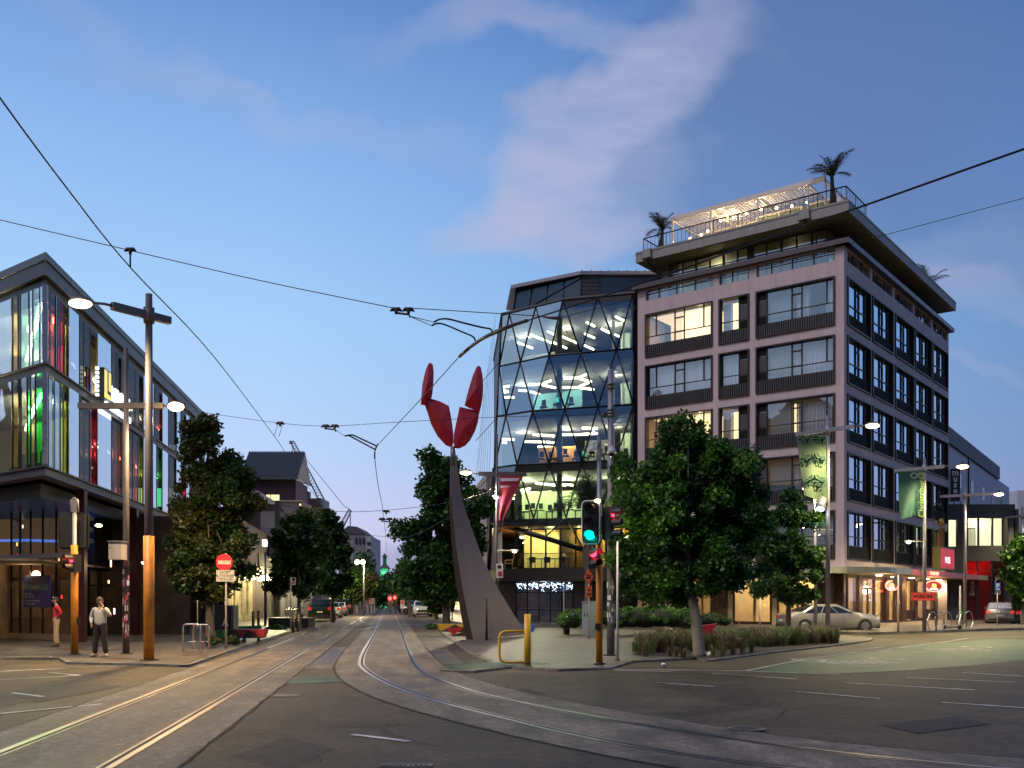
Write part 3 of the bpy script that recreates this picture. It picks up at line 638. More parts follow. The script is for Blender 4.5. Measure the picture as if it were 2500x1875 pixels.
# roof lounge behind the railing: pale screens and chairs seen through the bars
for i, x in enumerate((1875, 1930, 2002)):
    P = PL(rq(0, 3.2, 0)[:2], DA, HL.N); t_ = P.t(x); w = MB(rq); w.box(t_ - .75, t_ + .75, 3.2, 3.28, 25.13, 26.7)
    s_ = w.build('window_screen', M('screen_glass', (.2, .25, .2), .2)); w2 = MB(rq)
    for aa, bb, cc_, dd in ((t_ - .8, t_ - .7, 25.13, 26.75), (t_ + .7, t_ + .8, 25.13, 26.75), (t_ - .7, t_ + .7, 26.65, 26.75), (t_ - .7, t_ + .7, 25.13, 25.25)): w2.box(aa, bb, 3.12, 3.2, cc_, dd)
    w2.build('frame', pw_, s_); tag(s_, ['pale framed screen on the roof deck below the middle of the pergola', 'pale framed screen on the roof deck between its two neighbours', 'pale framed screen on the roof deck nearest the tall corner palm'][i], 'screen', 'screens on the roof deck')
# ---- palms in roof planters
palm_g = LEAF('palm_leaf', (.035, .045, .022), .15)
barkp = M('palm_bark', (.05, .038, .025), .9, bump=.8, bscale=25)
def palm(name, label, base, h, r, n, seed, lean=0, group=None, tops=None):
    q = random.Random(seed); t = thing(name, label, 'palm', base, group=group); x, y, z = base
    MB().tube([(x, y, z), (x + lean * .3, y, z + h * .35), (x + lean * .8, y, z + h * .75), (x + lean, y, z + h)], [.26, .2, .12, .11], 8).build('trunk', barkp, t)
    m = MB()
    for k in range(n):
        a = 2 * math.pi * k / n + q.uniform(-.3, .3); up = q.uniform(.45, 1.4); L_ = r * q.uniform(.8, 1.15); p = Vector((x + lean, y, z + h)); d = Vector((math.cos(a) * math.cos(up), math.sin(a) * math.cos(up), math.sin(up)))
        pts = []; 
        for i in range(9): pts.append(p.copy()); p = p + d * (L_ / 8); d = (d + Vector((0, 0, -.10 - .02 * i))).normalized()
        m.tube(pts, .014, 4, cap=False)
        for i in range(1, 9):
            for j in range(5):
                tt = (i - 1 + j / 5) / 8; c_ = pts[i - 1].lerp(pts[i], j / 5); ax = (pts[i] - pts[i - 1]).normalized(); sd_ = ax.cross(Vector((0, 0, 1))).normalized(); ll = L_ * .3 * math.sin(math.pi * (.12 + .8 * tt)) + .03
                for s in (-1, 1):
                    e = c_ + (sd_ * s * .8 + ax * .8 + Vector((0, 0, q.uniform(-.5, .1)))).normalized() * ll; wv = ax * .022
                    m.add([c_ - wv, c_ + wv, e], [(0, 1, 2)])
    m.build('frond', palm_g, t); return t
def rtop(px, s, P=None): P = PL(rq(0, s, 0)[:2], DA, HL.N); return rq(P.t(px), s, 25.13)
palm('potted_palm', 'windswept palm at the left end of the hotel roof', rtop(1612, 1.0), 1.5, 1.6, 13, 3, .15, 'palms on the hotel roof')
palm('potted_palm', 'tall slim palm at the front corner of the hotel roof', rtop(2035, 1.0), 2.0, 1.7, 13, 8, -.1, 'palms on the hotel roof')
palm('potted_palm', 'low palm fronds sticking up near the far right end of the hotel roof', rq(.9, 20.2, 25.13), .25, 1.9, 8, 12, .1, 'palms on the hotel roof')
# ---------------------------------------------------------------- hotel ground floor and canopy
tile = GM('mosaic_tile', (.16, .10, .065), .5, .35, brick=(.25, .08, .008), bump=.2)
cream = M('cream_wall', (.62, .52, .34), .8, var=.06)
fzinc = M('canopy_zinc', (.30, .30, .26), .35, .6, var=.35, scale=.8)
fred = M('canopy_red_fascia', (.42, .10, .09), .4, .2, var=.2)
cans = M('canopy_soffit', (.42, .34, .18), .6, var=.05)
sglass = GL('shop_glass', (.85, .85, .8), .14)
dlg = E('downlight', (1, .85, .55), 22)
can = []                                               # canopy outline in hotel (t,s)
def arc(cx, cy, r, a0, a1, n=6): return [(cx + r * math.cos(a0 + (a1 - a0) * i / n), cy + r * math.sin(a0 + (a1 - a0) * i / n)) for i in range(n + 1)]
outl = [(14, -2.6)] + [(.2, -2.6)] + [(-.9, -2.2), (-2.1, -1.0), (-2.6, .2)] + [(-2.6, 26.4), (-1, 27), (.3, 26.8)]
inn = [(.3, .3), (14, .3)]
w = MB(hq); w.prism(outl + inn, 3.27, 3.5)
w.build('canopy', [cans], hotel)
n_ = len(outl)
for i in range(n_ - 1):
    a, b = Vector(outl[i]), Vector(outl[i + 1]); d = (b - a).normalized(); o_ = Vector((d.y, -d.x)) * -.03
    mid_ = (a + b) / 2
    parts_ = 1 if i != 4 else 6
    for k in range(parts_):
        p, q = a + (b - a) * k / parts_, a + (b - a) * (k + 1) / parts_
        w = MB(hq); w.add([(p.x, p.y, 3.22), (q.x, q.y, 3.22), (q.x + o_.x, q.y + o_.y, 3.22), (p.x + o_.x, p.y + o_.y, 3.22), (p.x, p.y, 3.58), (q.x, q.y, 3.58), (q.x + o_.x, q.y + o_.y, 3.58), (p.x + o_.x, p.y + o_.y, 3.58)], [(0, 1, 2, 3), (4, 5, 6, 7), (0, 1, 5, 4), (2, 3, 7, 6), (0, 3, 7, 4), (1, 2, 6, 5)])
        w.build('fascia_panel', fred if (i == 4 and k in (1, 2, 3, 4)) else fzinc, hotel)
def canlight(px, py):
    # point of the soffit seen at this pixel
    Y = (3.265 - H) * F / (HY - py); return gx(px, Y), Y
for px, py in ((2146, 1404.5), (2183, 1408), (2225, 1411), (2262, 1413.5), (2293, 1416), (2324, 1418.5), (2350, 1421), (2003, 1408.5)):
    X, Y = canlight(px, py); t = MB().tube([(X, Y, 3.262), (X, Y, 3.24)], .2, 16).build('downlight', dlg, hotel)
    light('SPOT', (X, Y, 3.2), 420, (1, .76, .42), hotel, .18, spot=R(150))
light('POINT', (hq(-1.4, 3, 2.4)), 90, (1, .76, .42), hotel, .3); light('POINT', (hq(-1.4, 14, 2.4)), 90, (1, .7, .42), hotel, .3)
HRg = HR.off(-.9); HLg = HL.off(-.9)
# recessed shopfront along the right face and round the corner
def shopfront(P, t0, t1, bays, nm, z1=3.27):
    f = MB(P.xf()); xs = [t0]
    for w_, kind in bays:
        a, b = xs[-1], xs[-1] + w_; xs.append(b)
        if kind == 'pier': m_ = MB(P.xf()); m_.box(a, b, -.3, .12, .12, z1); m_.build('pier', tile, hotel); continue
        if kind == 'cream': m_ = MB(P.xf()); m_.box(a, b, -.3, -.02, .12, z1); m_.build('side_panel', cream, hotel); continue
        fr = MB(P.xf()); fr.box(a, a + .09, -.08, .08, .12, z1); fr.box(b - .09, b, -.08, .08, .12, z1); fr.box(a + .09, b - .09, -.06, .06, z1 - .2, z1)
        fr.box(a + .09, b - .09, -.06, .06, .12, .30 if kind == 'win' else .2)
        if kind == 'door': fr.box(a + .09, b - .09, -.06, .06, 2.35, 2.5); fr.box((a + b) / 2 - .05, (a + b) / 2 + .05, -.06, .06, .2, 2.35)
        if kind == 'low': fr.box(a + .09, b - .09, -.12, .05, .3, .95)
        o_ = fr.build('shop_door' if kind == 'door' else 'shop_window', M('brown_frame', (.06, .028, .02), .45, .2), hotel)
        g = MB(P.xf()); g.quad((a + .09, 0, .2), (b - .09, 0, .2), (b - .09, 0, z1 - .2), (a + .09, 0, z1 - .2)); g.build('pane', sglass, o_)
        if kind == 'door': h_ = MB(P.xf()); h_.tube([((a + b) / 2 + .12, .1, .9), ((a + b) / 2 + .12, .1, 1.9)], .02, 6); h_.build('door_handle', M('chrome', (.7, .7, .7), .15, 1), o_)
shopfront(HRg, .3, 24, [(.7, 'pier'), (2.1, 'win'), (2.0, 'win'), (.7, 'pier'), (2.6, 'door'), (2.4, 'win'), (.5, 'pier'), (1.6, 'win'), (1.5, 'door'), (1.1, 'pier'), (2.2, 'low'), (.6, 'pier'), (2.4, 'win'), (2.6, 'low'), (.6, 'pier')], 'r')
shopfront(HLg, .3, 14, [(1.6, 'pier'), (2.6, 'win'), (.4, 'cream'), (2.6, 'win'), (.4, 'cream'), (1.1, 'pier'), (1.4, 'door'), (1.4, 'pier'), (1.9, 'win')], 'l')
w = MB(hq); w.box(6.2, 6.4, 1.5, tR - .5, .12, 3.25); w.box(.9, 13.6, 5.6, 5.8, .12, 3.25)
for s_ in (8.5, 14.5, 19): w.box(1, 6.2, s_, s_ + .15, .12, 3.25)
w.build('shop_back_wall', M('cream_wall_lit', (.66, .52, .32), .8, var=.1, scale=1.2), hotel)
w = MB(hq); w.box(.95, 13.9, .95, tR - .1, .10, .14); w.build('shop_floor', M('timber_floor', (.25, .16, .09), .5), hotel)
w = MB(hq); w.box(.9, 13.9, .9, tR - .1, 3.27, 3.4); w.build('shop_ceiling', cream, hotel)
for t_, s_, pw in ((3.5, 3.3, 60), (3.5, 7, 60), (3.2, 11.5, 70), (3.2, 16.8, 60), (3.2, 21.5, 45), (9, 3, 40)): q = hq(t_, s_, 2.9); light('POINT', q, pw * 10, (1, .78, .45), hotel, .06)
# furniture silhouettes in the shops
for i, (t_, s_) in enumerate(((1.6, 4.2), (1.7, 5.2), (2.0, 12.4), (1.8, 17.6), (1.9, 21))):
    b_ = MB(hq); b_.box(t_, t_ + .5, s_, s_ + .5, .55, .6)
    for a, c in ((0, 0), (.46, 0), (0, .46), (.46, .46)): b_.box(t_ + a, t_ + a + .04, s_ + c, s_ + c + .04, .14, .55)
    b_.box(t_ + .46, t_ + .5, s_, s_ + .5, .6, 1.05)
    tag(b_.build('bar_chair', dkfr), ['dark chair behind the corner shop window of the hotel, nearest the corner', 'dark chair behind the corner shop window, second from the corner', 'dark chair behind the middle shop door of the hotel', 'dark chair behind the low panelled shop window', 'dark chair behind the farthest shop window of the hotel'][i], 'chair', 'chairs inside the hotel shops')
# neon signs
neon_p = E('neon_pink', (1, .16, .12), 5); neon_o = E('neon_orange', (1, .36, .06), 6); neon_w = E('neon_white', (1, .8, .75), 7)
def oval_sign(px0, px1, py0, py1, P, nm, label, words=True):
    ta, tb_ = sorted((P.t(px0), P.t(px1))); z0, z1 = sorted((P.z(px0, py0), P.z(px0, py1))); c = ((ta + tb_) / 2, (z0 + z1) / 2); rx, rz_ = (tb_ - ta) / 2, (z1 - z0) / 2
    q = P.xf()(c[0], 0, c[1]); t = thing(nm, label, 'neon sign', q)
    ring = [(c[0] + rx * math.cos(2 * math.pi * k / 32), .06, c[1] + rz_ * math.sin(2 * math.pi * k / 32)) for k in range(33)]
    MB(P.xf()).add([(p[0], .02, p[2]) for p in ring[:-1]], [tuple(range(32))]).build('backing', M('sign_dark_red', (.20, .03, .03), .5, emit=(1, .12, .08), es=.25), t)
    MB(P.xf()).tube(ring, .035, 6, cap=False).build('neon_outline', neon_p, t)
    if words: text('Pink Lady', rz_ * .95, neon_o, t, lambda x, y, z: P.xf()(c[0] + x * .68, .07 + z, c[1] + y + rz_ * .12), 'neon_lettering', shear=.35)
    MB(P.xf()).box(c[0] - rx * .38, c[0] + rx * .38, .05, .08, c[1] - rz_ * .62, c[1] - rz_ * .40).build('neon_bar', neon_w, t)
    return t
oval_sign(2257, 2299, 1417, 1443.5, HR.off(.9), 'neon_sign', 'glowing oval neon sign reading Pink Lady under the hotel canopy, right of the pole')
oval_sign(2160, 2190, 1418, 1441, HR.off(-.6), 'neon_sign', 'smaller oval neon sign half behind the door frame, left of the round sign back')
# red lightbox with ladder on the canopy
P = HR.off(2.2); t0 = P.t(2288); q = P.xf()(t0, 0, 3.5); t = thing('lightbox_sign', 'glowing red box sign with a small bell tower frame standing on the canopy', 'sign', q)
a = P.t(2286); b = P.t(2321); MB(P.xf()).box(a, b, -.25, .25, 3.75, 5.3).build('box', M('sign_olive', (.14, .12, .03), .6), t)
f = MB(P.xf()); f.quad((a + .1, .26, 3.85), (b - .05, .26, 3.85), (b - .05, .26, 5.2), (a + .1, .26, 5.2)); f.build('face', M('sign_red_face', (.3, .03, .04), .5, var=.6, scale=1.5, emit=(1, .04, .07), es=.35), t)
text('MUSE', .62, E('sign_white_letters', (.9, .85, .9), .9), t, lambda x, y, z: P.xf()((a + b) / 2 + x, .27 + z, 4.4 + y), spacing=.9)
f = MB(P.xf())
for x in (a + .5, a + 1.1, a + 1.7): f.box(x, x + .05, -.1, .1, 5.3, 6.3 + .3 * (x > a + .9))
for z_ in (5.6, 5.95, 6.25): f.box(a + .45, a + 1.8, -.05, .05, z_, z_ + .05)
f.build('tower_frame', M('rust_steel', (.25, .12, .05), .6), t)
MB(P.xf()).ball((a + 1.15, 0, 7.0), .3, 6, (.7, .7, 1)).build('bell', M('brass', (.6, .35, .1), .4, .8), t)
# lettering on the red fascia and window script
Pf = HR.off(2.64)
text('THE PINK LADY', .30, neon_p, hotel, lambda x, y, z: Pf.xf()(Pf.t(2281) + x, .02 + z, 3.40 + y), 'fascia_lettering')
text('C', 1.6, E('gold_script', (.9, .6, .35), .8), hotel, lambda x, y, z: HRg.xf()(HRg.t(2305) + x * .55, .06 + z, 1.75 + y), 'window_script', shear=.3)
text('C', 1.1, E('gold_script', (.9, .6, .35), .8), hotel, lambda x, y, z: HRg.xf()(HRg.t(2303) + x * .55, .07 + z, 1.6 + y), 'window_script', shear=.3)
# vertical hanging sign on the far end of the right face
P = PL(HR.xf()(HR.t(2316), 0, 0)[:2], (1, 0), (0, -1)); zt = P.z(2316, 1145); zb = P.z(2316, 1224); x0 = P.t(2316) + .1; x1 = P.t(2342)
t = thing('hanging_sign', 'tall black hanging sign with white letters at the far edge of the hotel', 'sign', P.xf()(x0, 0, zb))
MB(P.xf()).box(x0, x1, -.12, .12, zb, zt).build('board', M('sign_black', (.01, .01, .008), .4), t)
MB(P.xf()).box(x0, x1, .125, .13, zb, zb + .04).build('trim', M('olive_trim', (.2, .17, .05), .5), t)
hgt = (zt - zb)
for i, ch in enumerate('muse'): text(ch, hgt * .27, M('sign_white', (.6, .62, .65), .6), t, lambda x, y, z, i=i: P.xf()((x0 + x1) / 2 + x, .13 + z, zt - hgt * (.12 + .185 * i) + y), bold=.02)
f = MB(P.xf())
for k in range(3): f.box(x0 + .3 + k * .5, x0 + .34 + k * .5, -.05, .05, zb - .9, zb)
for z_ in (zb - .9, zb - .5): f.box(x0, x0 + 1.5, -.05, .05, z_, z_ + .04)
f.build('bracket', dkfr, t)
# ---------------------------------------------------------------- FACETED GLASS OFFICE
ZL = [22.72, 18.94, 15.1, 11.3, 7.45]
XY = [{'L': (-.744, 72.1), 'K': (3.57, 68.5), 'R': (8.4, 67.0)}, {'L': (-.94, 72.2), 'K': (2.63, 69.0), 'R': (8.35, 67.0)},
      {'L': (-1.1, 71.4), 'K': (1.47, 69.3), 'R': (8.37, 67.0)}, {'L': (-1.28, 71.2), 'K': (.35, 69.5), 'R': (8.4, 67.0)}, {'L': (-1.45, 71.0), 'K': (-.7, 69.7), 'R': (8.4, 67.0)}]
def onl(lv, px):
    """point of the facade outline at level lv seen in pixel column px"""
    k = (px - CX) / F; q = XY[lv]
    for a, b in (('L', 'K'), ('K', 'R')):
        A, B_ = q[a], q[b]; dx_, dy_ = B_[0] - A[0], B_[1] - A[1]; s = (k * A[1] - A[0]) / (dx_ - k * dy_)
        if s <= 1.0 or b == 'R': s = max(0, min(1, s)); return Vector((A[0] + dx_ * s, A[1] + dy_ * s, ZL[lv]))
NODES = [[1225.4, 1244, 1308.5, 1374.5, 1460, 1546], [1219, 1271, 1341, 1418, 1505, 1547], [1213, 1235.5, 1300.7, 1379, 1460, 1547], [1207, 1262.5, 1340.5, 1421, 1503, 1548], [1202, 1228, 1303, 1382, 1462, 1548]]
NP = [[onl(l, p) for p in r] for l, r in enumerate(NODES)]
off = thing('glass_office_building', 'faceted glass office building with dark diagonal mullions and lit ceilings beside the hotel', 'building', (3, 72, 0))
oglass = GL('office_glass_clear', (.74, .84, .85), .34, wob=.02); oskyblue = GL('office_glass_blue', (.74, .80, .80), .20, gcol=(.45, .72, 1)); obal = GL('office_glass_low', (.7, .85, .75), .10)  # second glass copy: blue of the reflected sky put into its gloss colour
mull = M('black_mullion', (.012, .014, .016), .35, .5)
# zigzag connections between node rows
CONN = [[(1, 0), (1, 1), (2, 1), (2, 2), (3, 2), (3, 3), (4, 3), (4, 4), (5, 4)], [(0, 1), (1, 1), (1, 2), (2, 2), (2, 3), (3, 3), (3, 4), (4, 4), (4, 5)],
        [(1, 0), (1, 1), (2, 1), (2, 2), (3, 2), (3, 3), (4, 3), (4, 4), (5, 4)], [(0, 1), (1, 1), (1, 2), (2, 2), (2, 3), (3, 3), (3, 4), (4, 4), (4, 5)]]
for l in range(4):
    g = MB(); U, D_ = NP[l], NP[l + 1]; ku, kd = ((3, 2), (2, 2), (2, 1), (1, 1))[l]
    i = j = 0                                                 # triangulate the band between two node rows along the zigzag
    while i < 5 or j < 5:
        g.m = 1 if (i >= ku and j >= kd) else 0
        cu = [(a, b) for a, b in CONN[l]]
        if i < 5 and ((i + 1, j) in cu or j == 5 or (i + 1 <= 5 and (i + 1, j) == (i + 1, 5))): g.add([U[i], U[i + 1], D_[j]], [(0, 1, 2)]); i += 1
        elif j < 5: g.add([U[i], D_[j + 1], D_[j]], [(0, 1, 2)]); j += 1
        else: g.add([U[i], U[i + 1], D_[j]], [(0, 1, 2)]); i += 1
    g.build('curtain_glass', [oglass, oskyblue] if l < 3 else [obal, obal], off)
    m_ = MB()
    for a, b in CONN[l]: m_.tube([U[a], D_[b]], .062, 4)
    m_.build('diagonal_mullion', mull, off)
m_ = MB()
for l in range(5):
    if l < 4: m_.tube([NP[l][0], NP[l + 1][0]], .07, 4); m_.tube([NP[l][5], NP[l + 1][5]], .07, 4)
    q = XY[l]; 
    if l < 4: m_.tube([(*q['L'], ZL[l]), (*q['K'], ZL[l]), (*q['R'], ZL[l])], .075, 4)
m_.build('edge_mullion', mull, off)
BK = lambda l: [(*XY[l]['L'],), (*XY[l]['K'],), (*XY[l]['R'],), (12.5, 73.5), (11.5, 86), (-1.6, 86)]
# blue tinted band behind the top of each storey + slabs + ceilings
slabm = M('office_slab', (.03, .034, .04), .6); ceilm = M('office_ceiling', (.17, .17, .17), .8, var=.2); offw = M('office_wall', (.36, .38, .33), .85, var=.1, scale=.8)
for l in range(5):
    p = inset([tuple(x) for x in BK(l)], .18 if l else .0); MB().prism(p, ZL[l] - .45, ZL[l] + .0).build('floor_slab', slabm if l < 3 else M('dark_slab', (.015, .018, .018), .5), off)
    if l < 4:
        g = MB(); zt_ = ZL[l] - .46; K_ = (ZL[l] - zt_ - .55) / (ZL[l] - ZL[l + 1])
        p2 = inset([tuple(x) for x in BK(l)], .35); MB().prism(p2, ZL[l] - .52, ZL[l] - .46).build('ceiling', ceilm, off)
def lvq(l, fx, dep, z):
    """interior point: fx 0..1 from left to right along the facade, dep metres behind it"""
    q = XY[l]; k = (1210 + fx * 335 - CX) / F; A = onl(l, 1210 + fx * 335); return (A.x + dep * k * 1.0 + dep * .12, A.y + dep * .99, z)
tube_m = E('ceiling_light_tube', (1, .90, .58), 5)
def strips(l, segs, dz_=.75):
    b_ = MB()
    for (x0, d0, x1, d1) in segs:
        a, c = Vector(lvq(l, x0, d0, ZL[l] - dz_)), Vector(lvq(l, x1, d1, ZL[l] - dz_)); b_.tube([a, c], .055, 4)
    b_.build('ceiling_light', tube_m, off)
def pixstrip(l, pts, z=None):
    b_ = MB(); z = z or ZL[l] - .8
    for (x0, y0, x1, y1) in pts:
        A = [(gx(x, (z - H) * F / (HY - y)), (z - H) * F / (HY - y), z) for x, y in ((x0, y0), (x1, y1))]
        b_.tube(A, .095, 4)
    b_.build('ceiling_light', tube_m, off)
# positions of the linear lamps, read from the photograph on each ceiling plane
pixstrip(0, [(1263, 836, 1282, 843), (1287, 845, 1300, 850), (1296, 817, 1328, 830), (1337, 809, 1354, 817), (1330, 830, 1347, 838), (1351, 836, 1383, 850), (1364, 818, 1408, 837), (1424, 842, 1449, 853), (1432, 787, 1451, 796), (1428, 815, 1451, 825), (1469, 803, 1485, 811), (1498, 815, 1511, 821), (1503, 773, 1524, 783), (1484, 809, 1488, 812)], 21.9)
pixstrip(1, [(1290, 939, 1321, 938), (1323, 938, 1345, 929), (1325, 940, 1356, 947), (1376, 923, 1411, 922), (1413, 922, 1434, 913), (1414, 924, 1443, 932), (1412, 945, 1443, 931), (1367, 946, 1412, 946), (1412, 946, 1450, 951), (1401, 963, 1420, 951), (1227, 945, 1243, 943), (1229, 952, 1240, 957), (1228, 959, 1240, 955), (1266, 953, 1290, 954), (1295, 956, 1318, 963), (1318, 970, 1345, 976), (1230, 970, 1256, 970)], 18.05)
pixstrip(2, [(1421, 1045, 1459, 1046), (1301, 1061, 1354, 1064), (1366, 1061, 1409, 1061), (1411, 1061, 1459, 1058), (1281, 1078, 1330, 1079), (1334, 1079, 1354, 1081), (1313, 1091, 1350, 1092), (1224, 1072, 1256, 1073), (1223, 1080, 1237, 1081), (1445, 1046, 1451, 1057)], 14.25)
pixstrip(3, [(1308, 1179, 1326, 1182), (1329, 1182, 1355, 1184), (1364, 1184, 1400, 1184), (1272, 1197, 1294, 1193), (1273, 1203, 1316, 1203), (1322, 1203, 1346, 1201), (1310, 1211, 1354, 1211), (1248, 1210, 1256, 1208), (1246, 1217, 1256, 1217)], 10.4)
for l, pw, col in ((0, 75, (1, .93, .7)), (1, 70, (1, .95, .72)), (2, 75, (1, .93, .66)), (3, 150, (1, .95, .6))):
    for fx in (.15, .45, .8): q = lvq(l, fx, 5.0, ZL[l] - 1.0); light('POINT', q, pw * 3.4, col, off, .05)
# interior partitions, columns and desks
def bx(mb, l, f0, f1, d0, d1, z0, z1):
    a, b, c, d = lvq(l, f0, d0, z0), lvq(l, f1, d0, z0), lvq(l, f1, d1, z0), lvq(l, f0, d1, z0)
    mb.add([a, b, c, d] + [(p[0], p[1], z1) for p in (a, b, c, d)], [(0, 1, 2, 3), (4, 5, 6, 7), (0, 1, 5, 4), (1, 2, 6, 5), (2, 3, 7, 6), (3, 0, 4, 7)])
parts_spec = [(0, .10, .34, 8, 8.2, .75, offw), (1, .20, .55, 7, 7.2, .85, M('teal_partition', (.16, .42, .48), .7)), (2, .25, .52, 5.5, 5.7, .62, M('amber_partition', (.80, .36, .08), .7)), (2, .55, .75, 9, 9.2, .9, offw),
              (3, .12, .62, 6.5, 6.7, .78, M('pale_green_wall', (.34, .42, .25), .8)), (0, .6, 1.0, 13, 13.2, 1, M('navy_wall', (.05, .09, .14), .7)), (1, .6, 1.0, 13, 13.2, 1, M('navy_wall', (.05, .09, .14), .7)), (2, .75, 1.0, 12, 12.2, 1, M('navy_wall', (.05, .09, .14), .7)), (3, .62, 1.0, 12, 12.2, 1, offw), (0, 0, .6, 13.3, 13.5, 1, M('slate_wall', (.10, .12, .14), .8)), (1, 0, .6, 13.3, 13.5, 1, M('slate_wall', (.10, .12, .14), .8)), (2, 0, .75, 13.3, 13.5, 1, M('slate_wall', (.10, .12, .14), .8)), (3, 0, .62, 13.3, 13.5, 1, M('slate_wall', (.10, .12, .14), .8))]
for l, f0, f1, d0, d1, hf, mt in parts_spec: m_ = MB(); z0 = ZL[l + 1]; bx(m_, l, f0, f1, d0, d1, z0, z0 + (ZL[l] - .46 - z0) * hf); m_.build('partition', mt, off)
m_ = MB()
for l in range(4):
    for fx in (.44, .98): q = lvq(l, fx, 2.2, 0); m_.tube([(q[0], q[1], ZL[l + 1]), (q[0], q[1], ZL[l] - .45)], .2, 12)
m_.build('column', M('office_column', (.20, .22, .21), .6), off)
for l in (0, 1, 2):                                     # bright glazed room at the right end
    f = MB(); z0 = ZL[l + 1]; z1 = ZL[l] - .7
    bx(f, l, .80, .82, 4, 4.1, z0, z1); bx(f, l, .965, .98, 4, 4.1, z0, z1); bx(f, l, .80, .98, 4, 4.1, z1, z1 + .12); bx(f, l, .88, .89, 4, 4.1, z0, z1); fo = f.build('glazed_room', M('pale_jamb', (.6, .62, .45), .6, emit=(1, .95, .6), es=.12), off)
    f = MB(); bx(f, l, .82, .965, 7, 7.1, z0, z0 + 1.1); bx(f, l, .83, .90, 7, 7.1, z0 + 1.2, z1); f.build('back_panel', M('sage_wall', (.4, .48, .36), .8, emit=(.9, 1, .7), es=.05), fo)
dk = MB(); md = MB(); sc_ = MB(); rr_ = random.Random(5)
for l, f0, f1, n_ in ((2, .28, .95, 11), (3, .12, .6, 9), (1, .2, .6, 4)):
    for k in range(n_):
        fx = f0 + (f1 - f0) * k / n_; d0 = 1.2 + rr_.random() * 1.5; z0 = ZL[l + 1]; bx(dk, l, fx, fx + .05, d0, d0 + .7, z0 + .70, z0 + .75); bx(dk, l, fx + .002, fx + .004, d0, d0 + .7, z0, z0 + .7)
        bx(md, l, fx + .012, fx + .042, d0 + .3, d0 + .34, z0 + .85, z0 + 1.25)
        if rr_.random() < .12: bx(sc_, l, fx + .014, fx + .04, d0 + .28, d0 + .295, z0 + .88, z0 + 1.22)
dk.build('desk_row', M('desk_dark', (.07, .06, .05), .6), off); md.build('monitor_row', M('monitor_black', (.012, .012, .015), .4), off); sc_.build('lit_screen', E('screen_teal', (.1, .8, .6), .9), off)
# top storey: dark glass and grey cladding set back, metal roof
TA = [Vector((gx(px, Y), Y, gz(py, Y))) for px, py, Y in ((1249.5, 758.6, 73.5), (1260, 709, 74.0), (1418, 668, 70.2), (1418, 722, 70.0))]
tpk = M('plant_glass', (.035, .05, .07), .08, .2, spec=.8)
topb = [Vector((0.0, 73.3)), Vector((4.95, 70.2)), Vector((12.6, 70.2)), Vector((12.6, 84)), Vector((-.3, 84))]
w = MB(); zlo = 22.72; zt = [24.4, 25.1, 25.6]
w.quad((topb[0].x, topb[0].y, zlo), (topb[1].x, topb[1].y, zlo), (topb[1].x, topb[1].y, 25.0), (topb[0].x + .3, topb[0].y + .1, 25.0)); w.build('top_storey_glass', tpk, off)
w = MB()
for k in range(5):
    a = topb[0].lerp(topb[1], k / 4.0) if k < 5 else topb[1]; w.tube([(a.x, a.y - .03, zlo), (a.x + .3 * (1 - k / 4), a.y - .03, 25.0)], .045, 4)
w.tube([(topb[0].x, topb[0].y - .04, 22.9), (topb[1].x, topb[1].y - .04, 24.8)], .045, 4); w.tube([(topb[0].x + .3, topb[0].y - .04, 25.0), (topb[1].x, topb[1].y - .04, 25.0)], .09, 4); w.build('top_storey_mullion', mull, off)
clad2 = M('grey_cladding', (.07, .065, .07), .6, .2, var=.1)
w = MB(); w.box(4.95, 12.6, 70.21, 84, zlo, 25.0)
for k in range(8): w.box(4.96, 6.3, 70.17, 70.21, zlo + .1 + k * .28, zlo + .34 + k * .28)
w.build('top_storey_wall', clad2, off)
w = MB(); w.box(6.35, 9.8, 70.12, 70.2, zlo + .35, 24.8); w.build('top_storey_window', tpk, off)
w = MB(); w.add([(topb[0].x - .1, 73.1, 25.0), (4.9, 69.95, 25.0), (12.8, 69.95, 25.0), (12.8, 84, 26.6), (-.5, 84, 26.6), (topb[0].x - .1, 73.1, 25.25), (4.9, 69.95, 25.25), (12.8, 69.95, 25.25), (12.8, 84, 26.85), (-.5, 84, 26.85)],
    [(0, 1, 6, 5), (1, 2, 7, 6), (2, 3, 8, 7), (3, 4, 9, 8), (4, 0, 5, 9), (0, 4, 3, 2, 1), (5, 6, 7, 8, 9)])
for k in range(12): x = 5 + k * .65; w.add([(x, 70, 25.26), (x + .06, 70, 25.26), (x + .06, 84, 26.86), (x, 84, 26.86), (x, 70, 25.36), (x + .06, 70, 25.36), (x + .06, 84, 26.96), (x, 84, 26.96)], [(0, 1, 5, 4), (4, 5, 6, 7), (0, 4, 7, 3), (1, 2, 6, 5)])
w.build('metal_roof', M('roof_metal', (.30, .28, .31), .45, .4), off)
MB().prism(inset(BK(0), -.08), 22.725, 22.86).build('roof_edge', M('roof_edge_metal', (.12, .11, .11), .5, .4), off)
# side and rear walls
w = MB()
for p, q in (((-1.6, 86), (-.74, 72.2)), ((12.5, 73.5), (11.5, 86)), ((11.5, 86), (-1.6, 86)), ((8.5, 67.1), (12.5, 73.5))): w.quad((*p, .1), (*q, .1), (*q, 22.7), (*p, 22.7))
w.build('side_wall', M('black_cladding', (.02, .02, .022), .5), off)
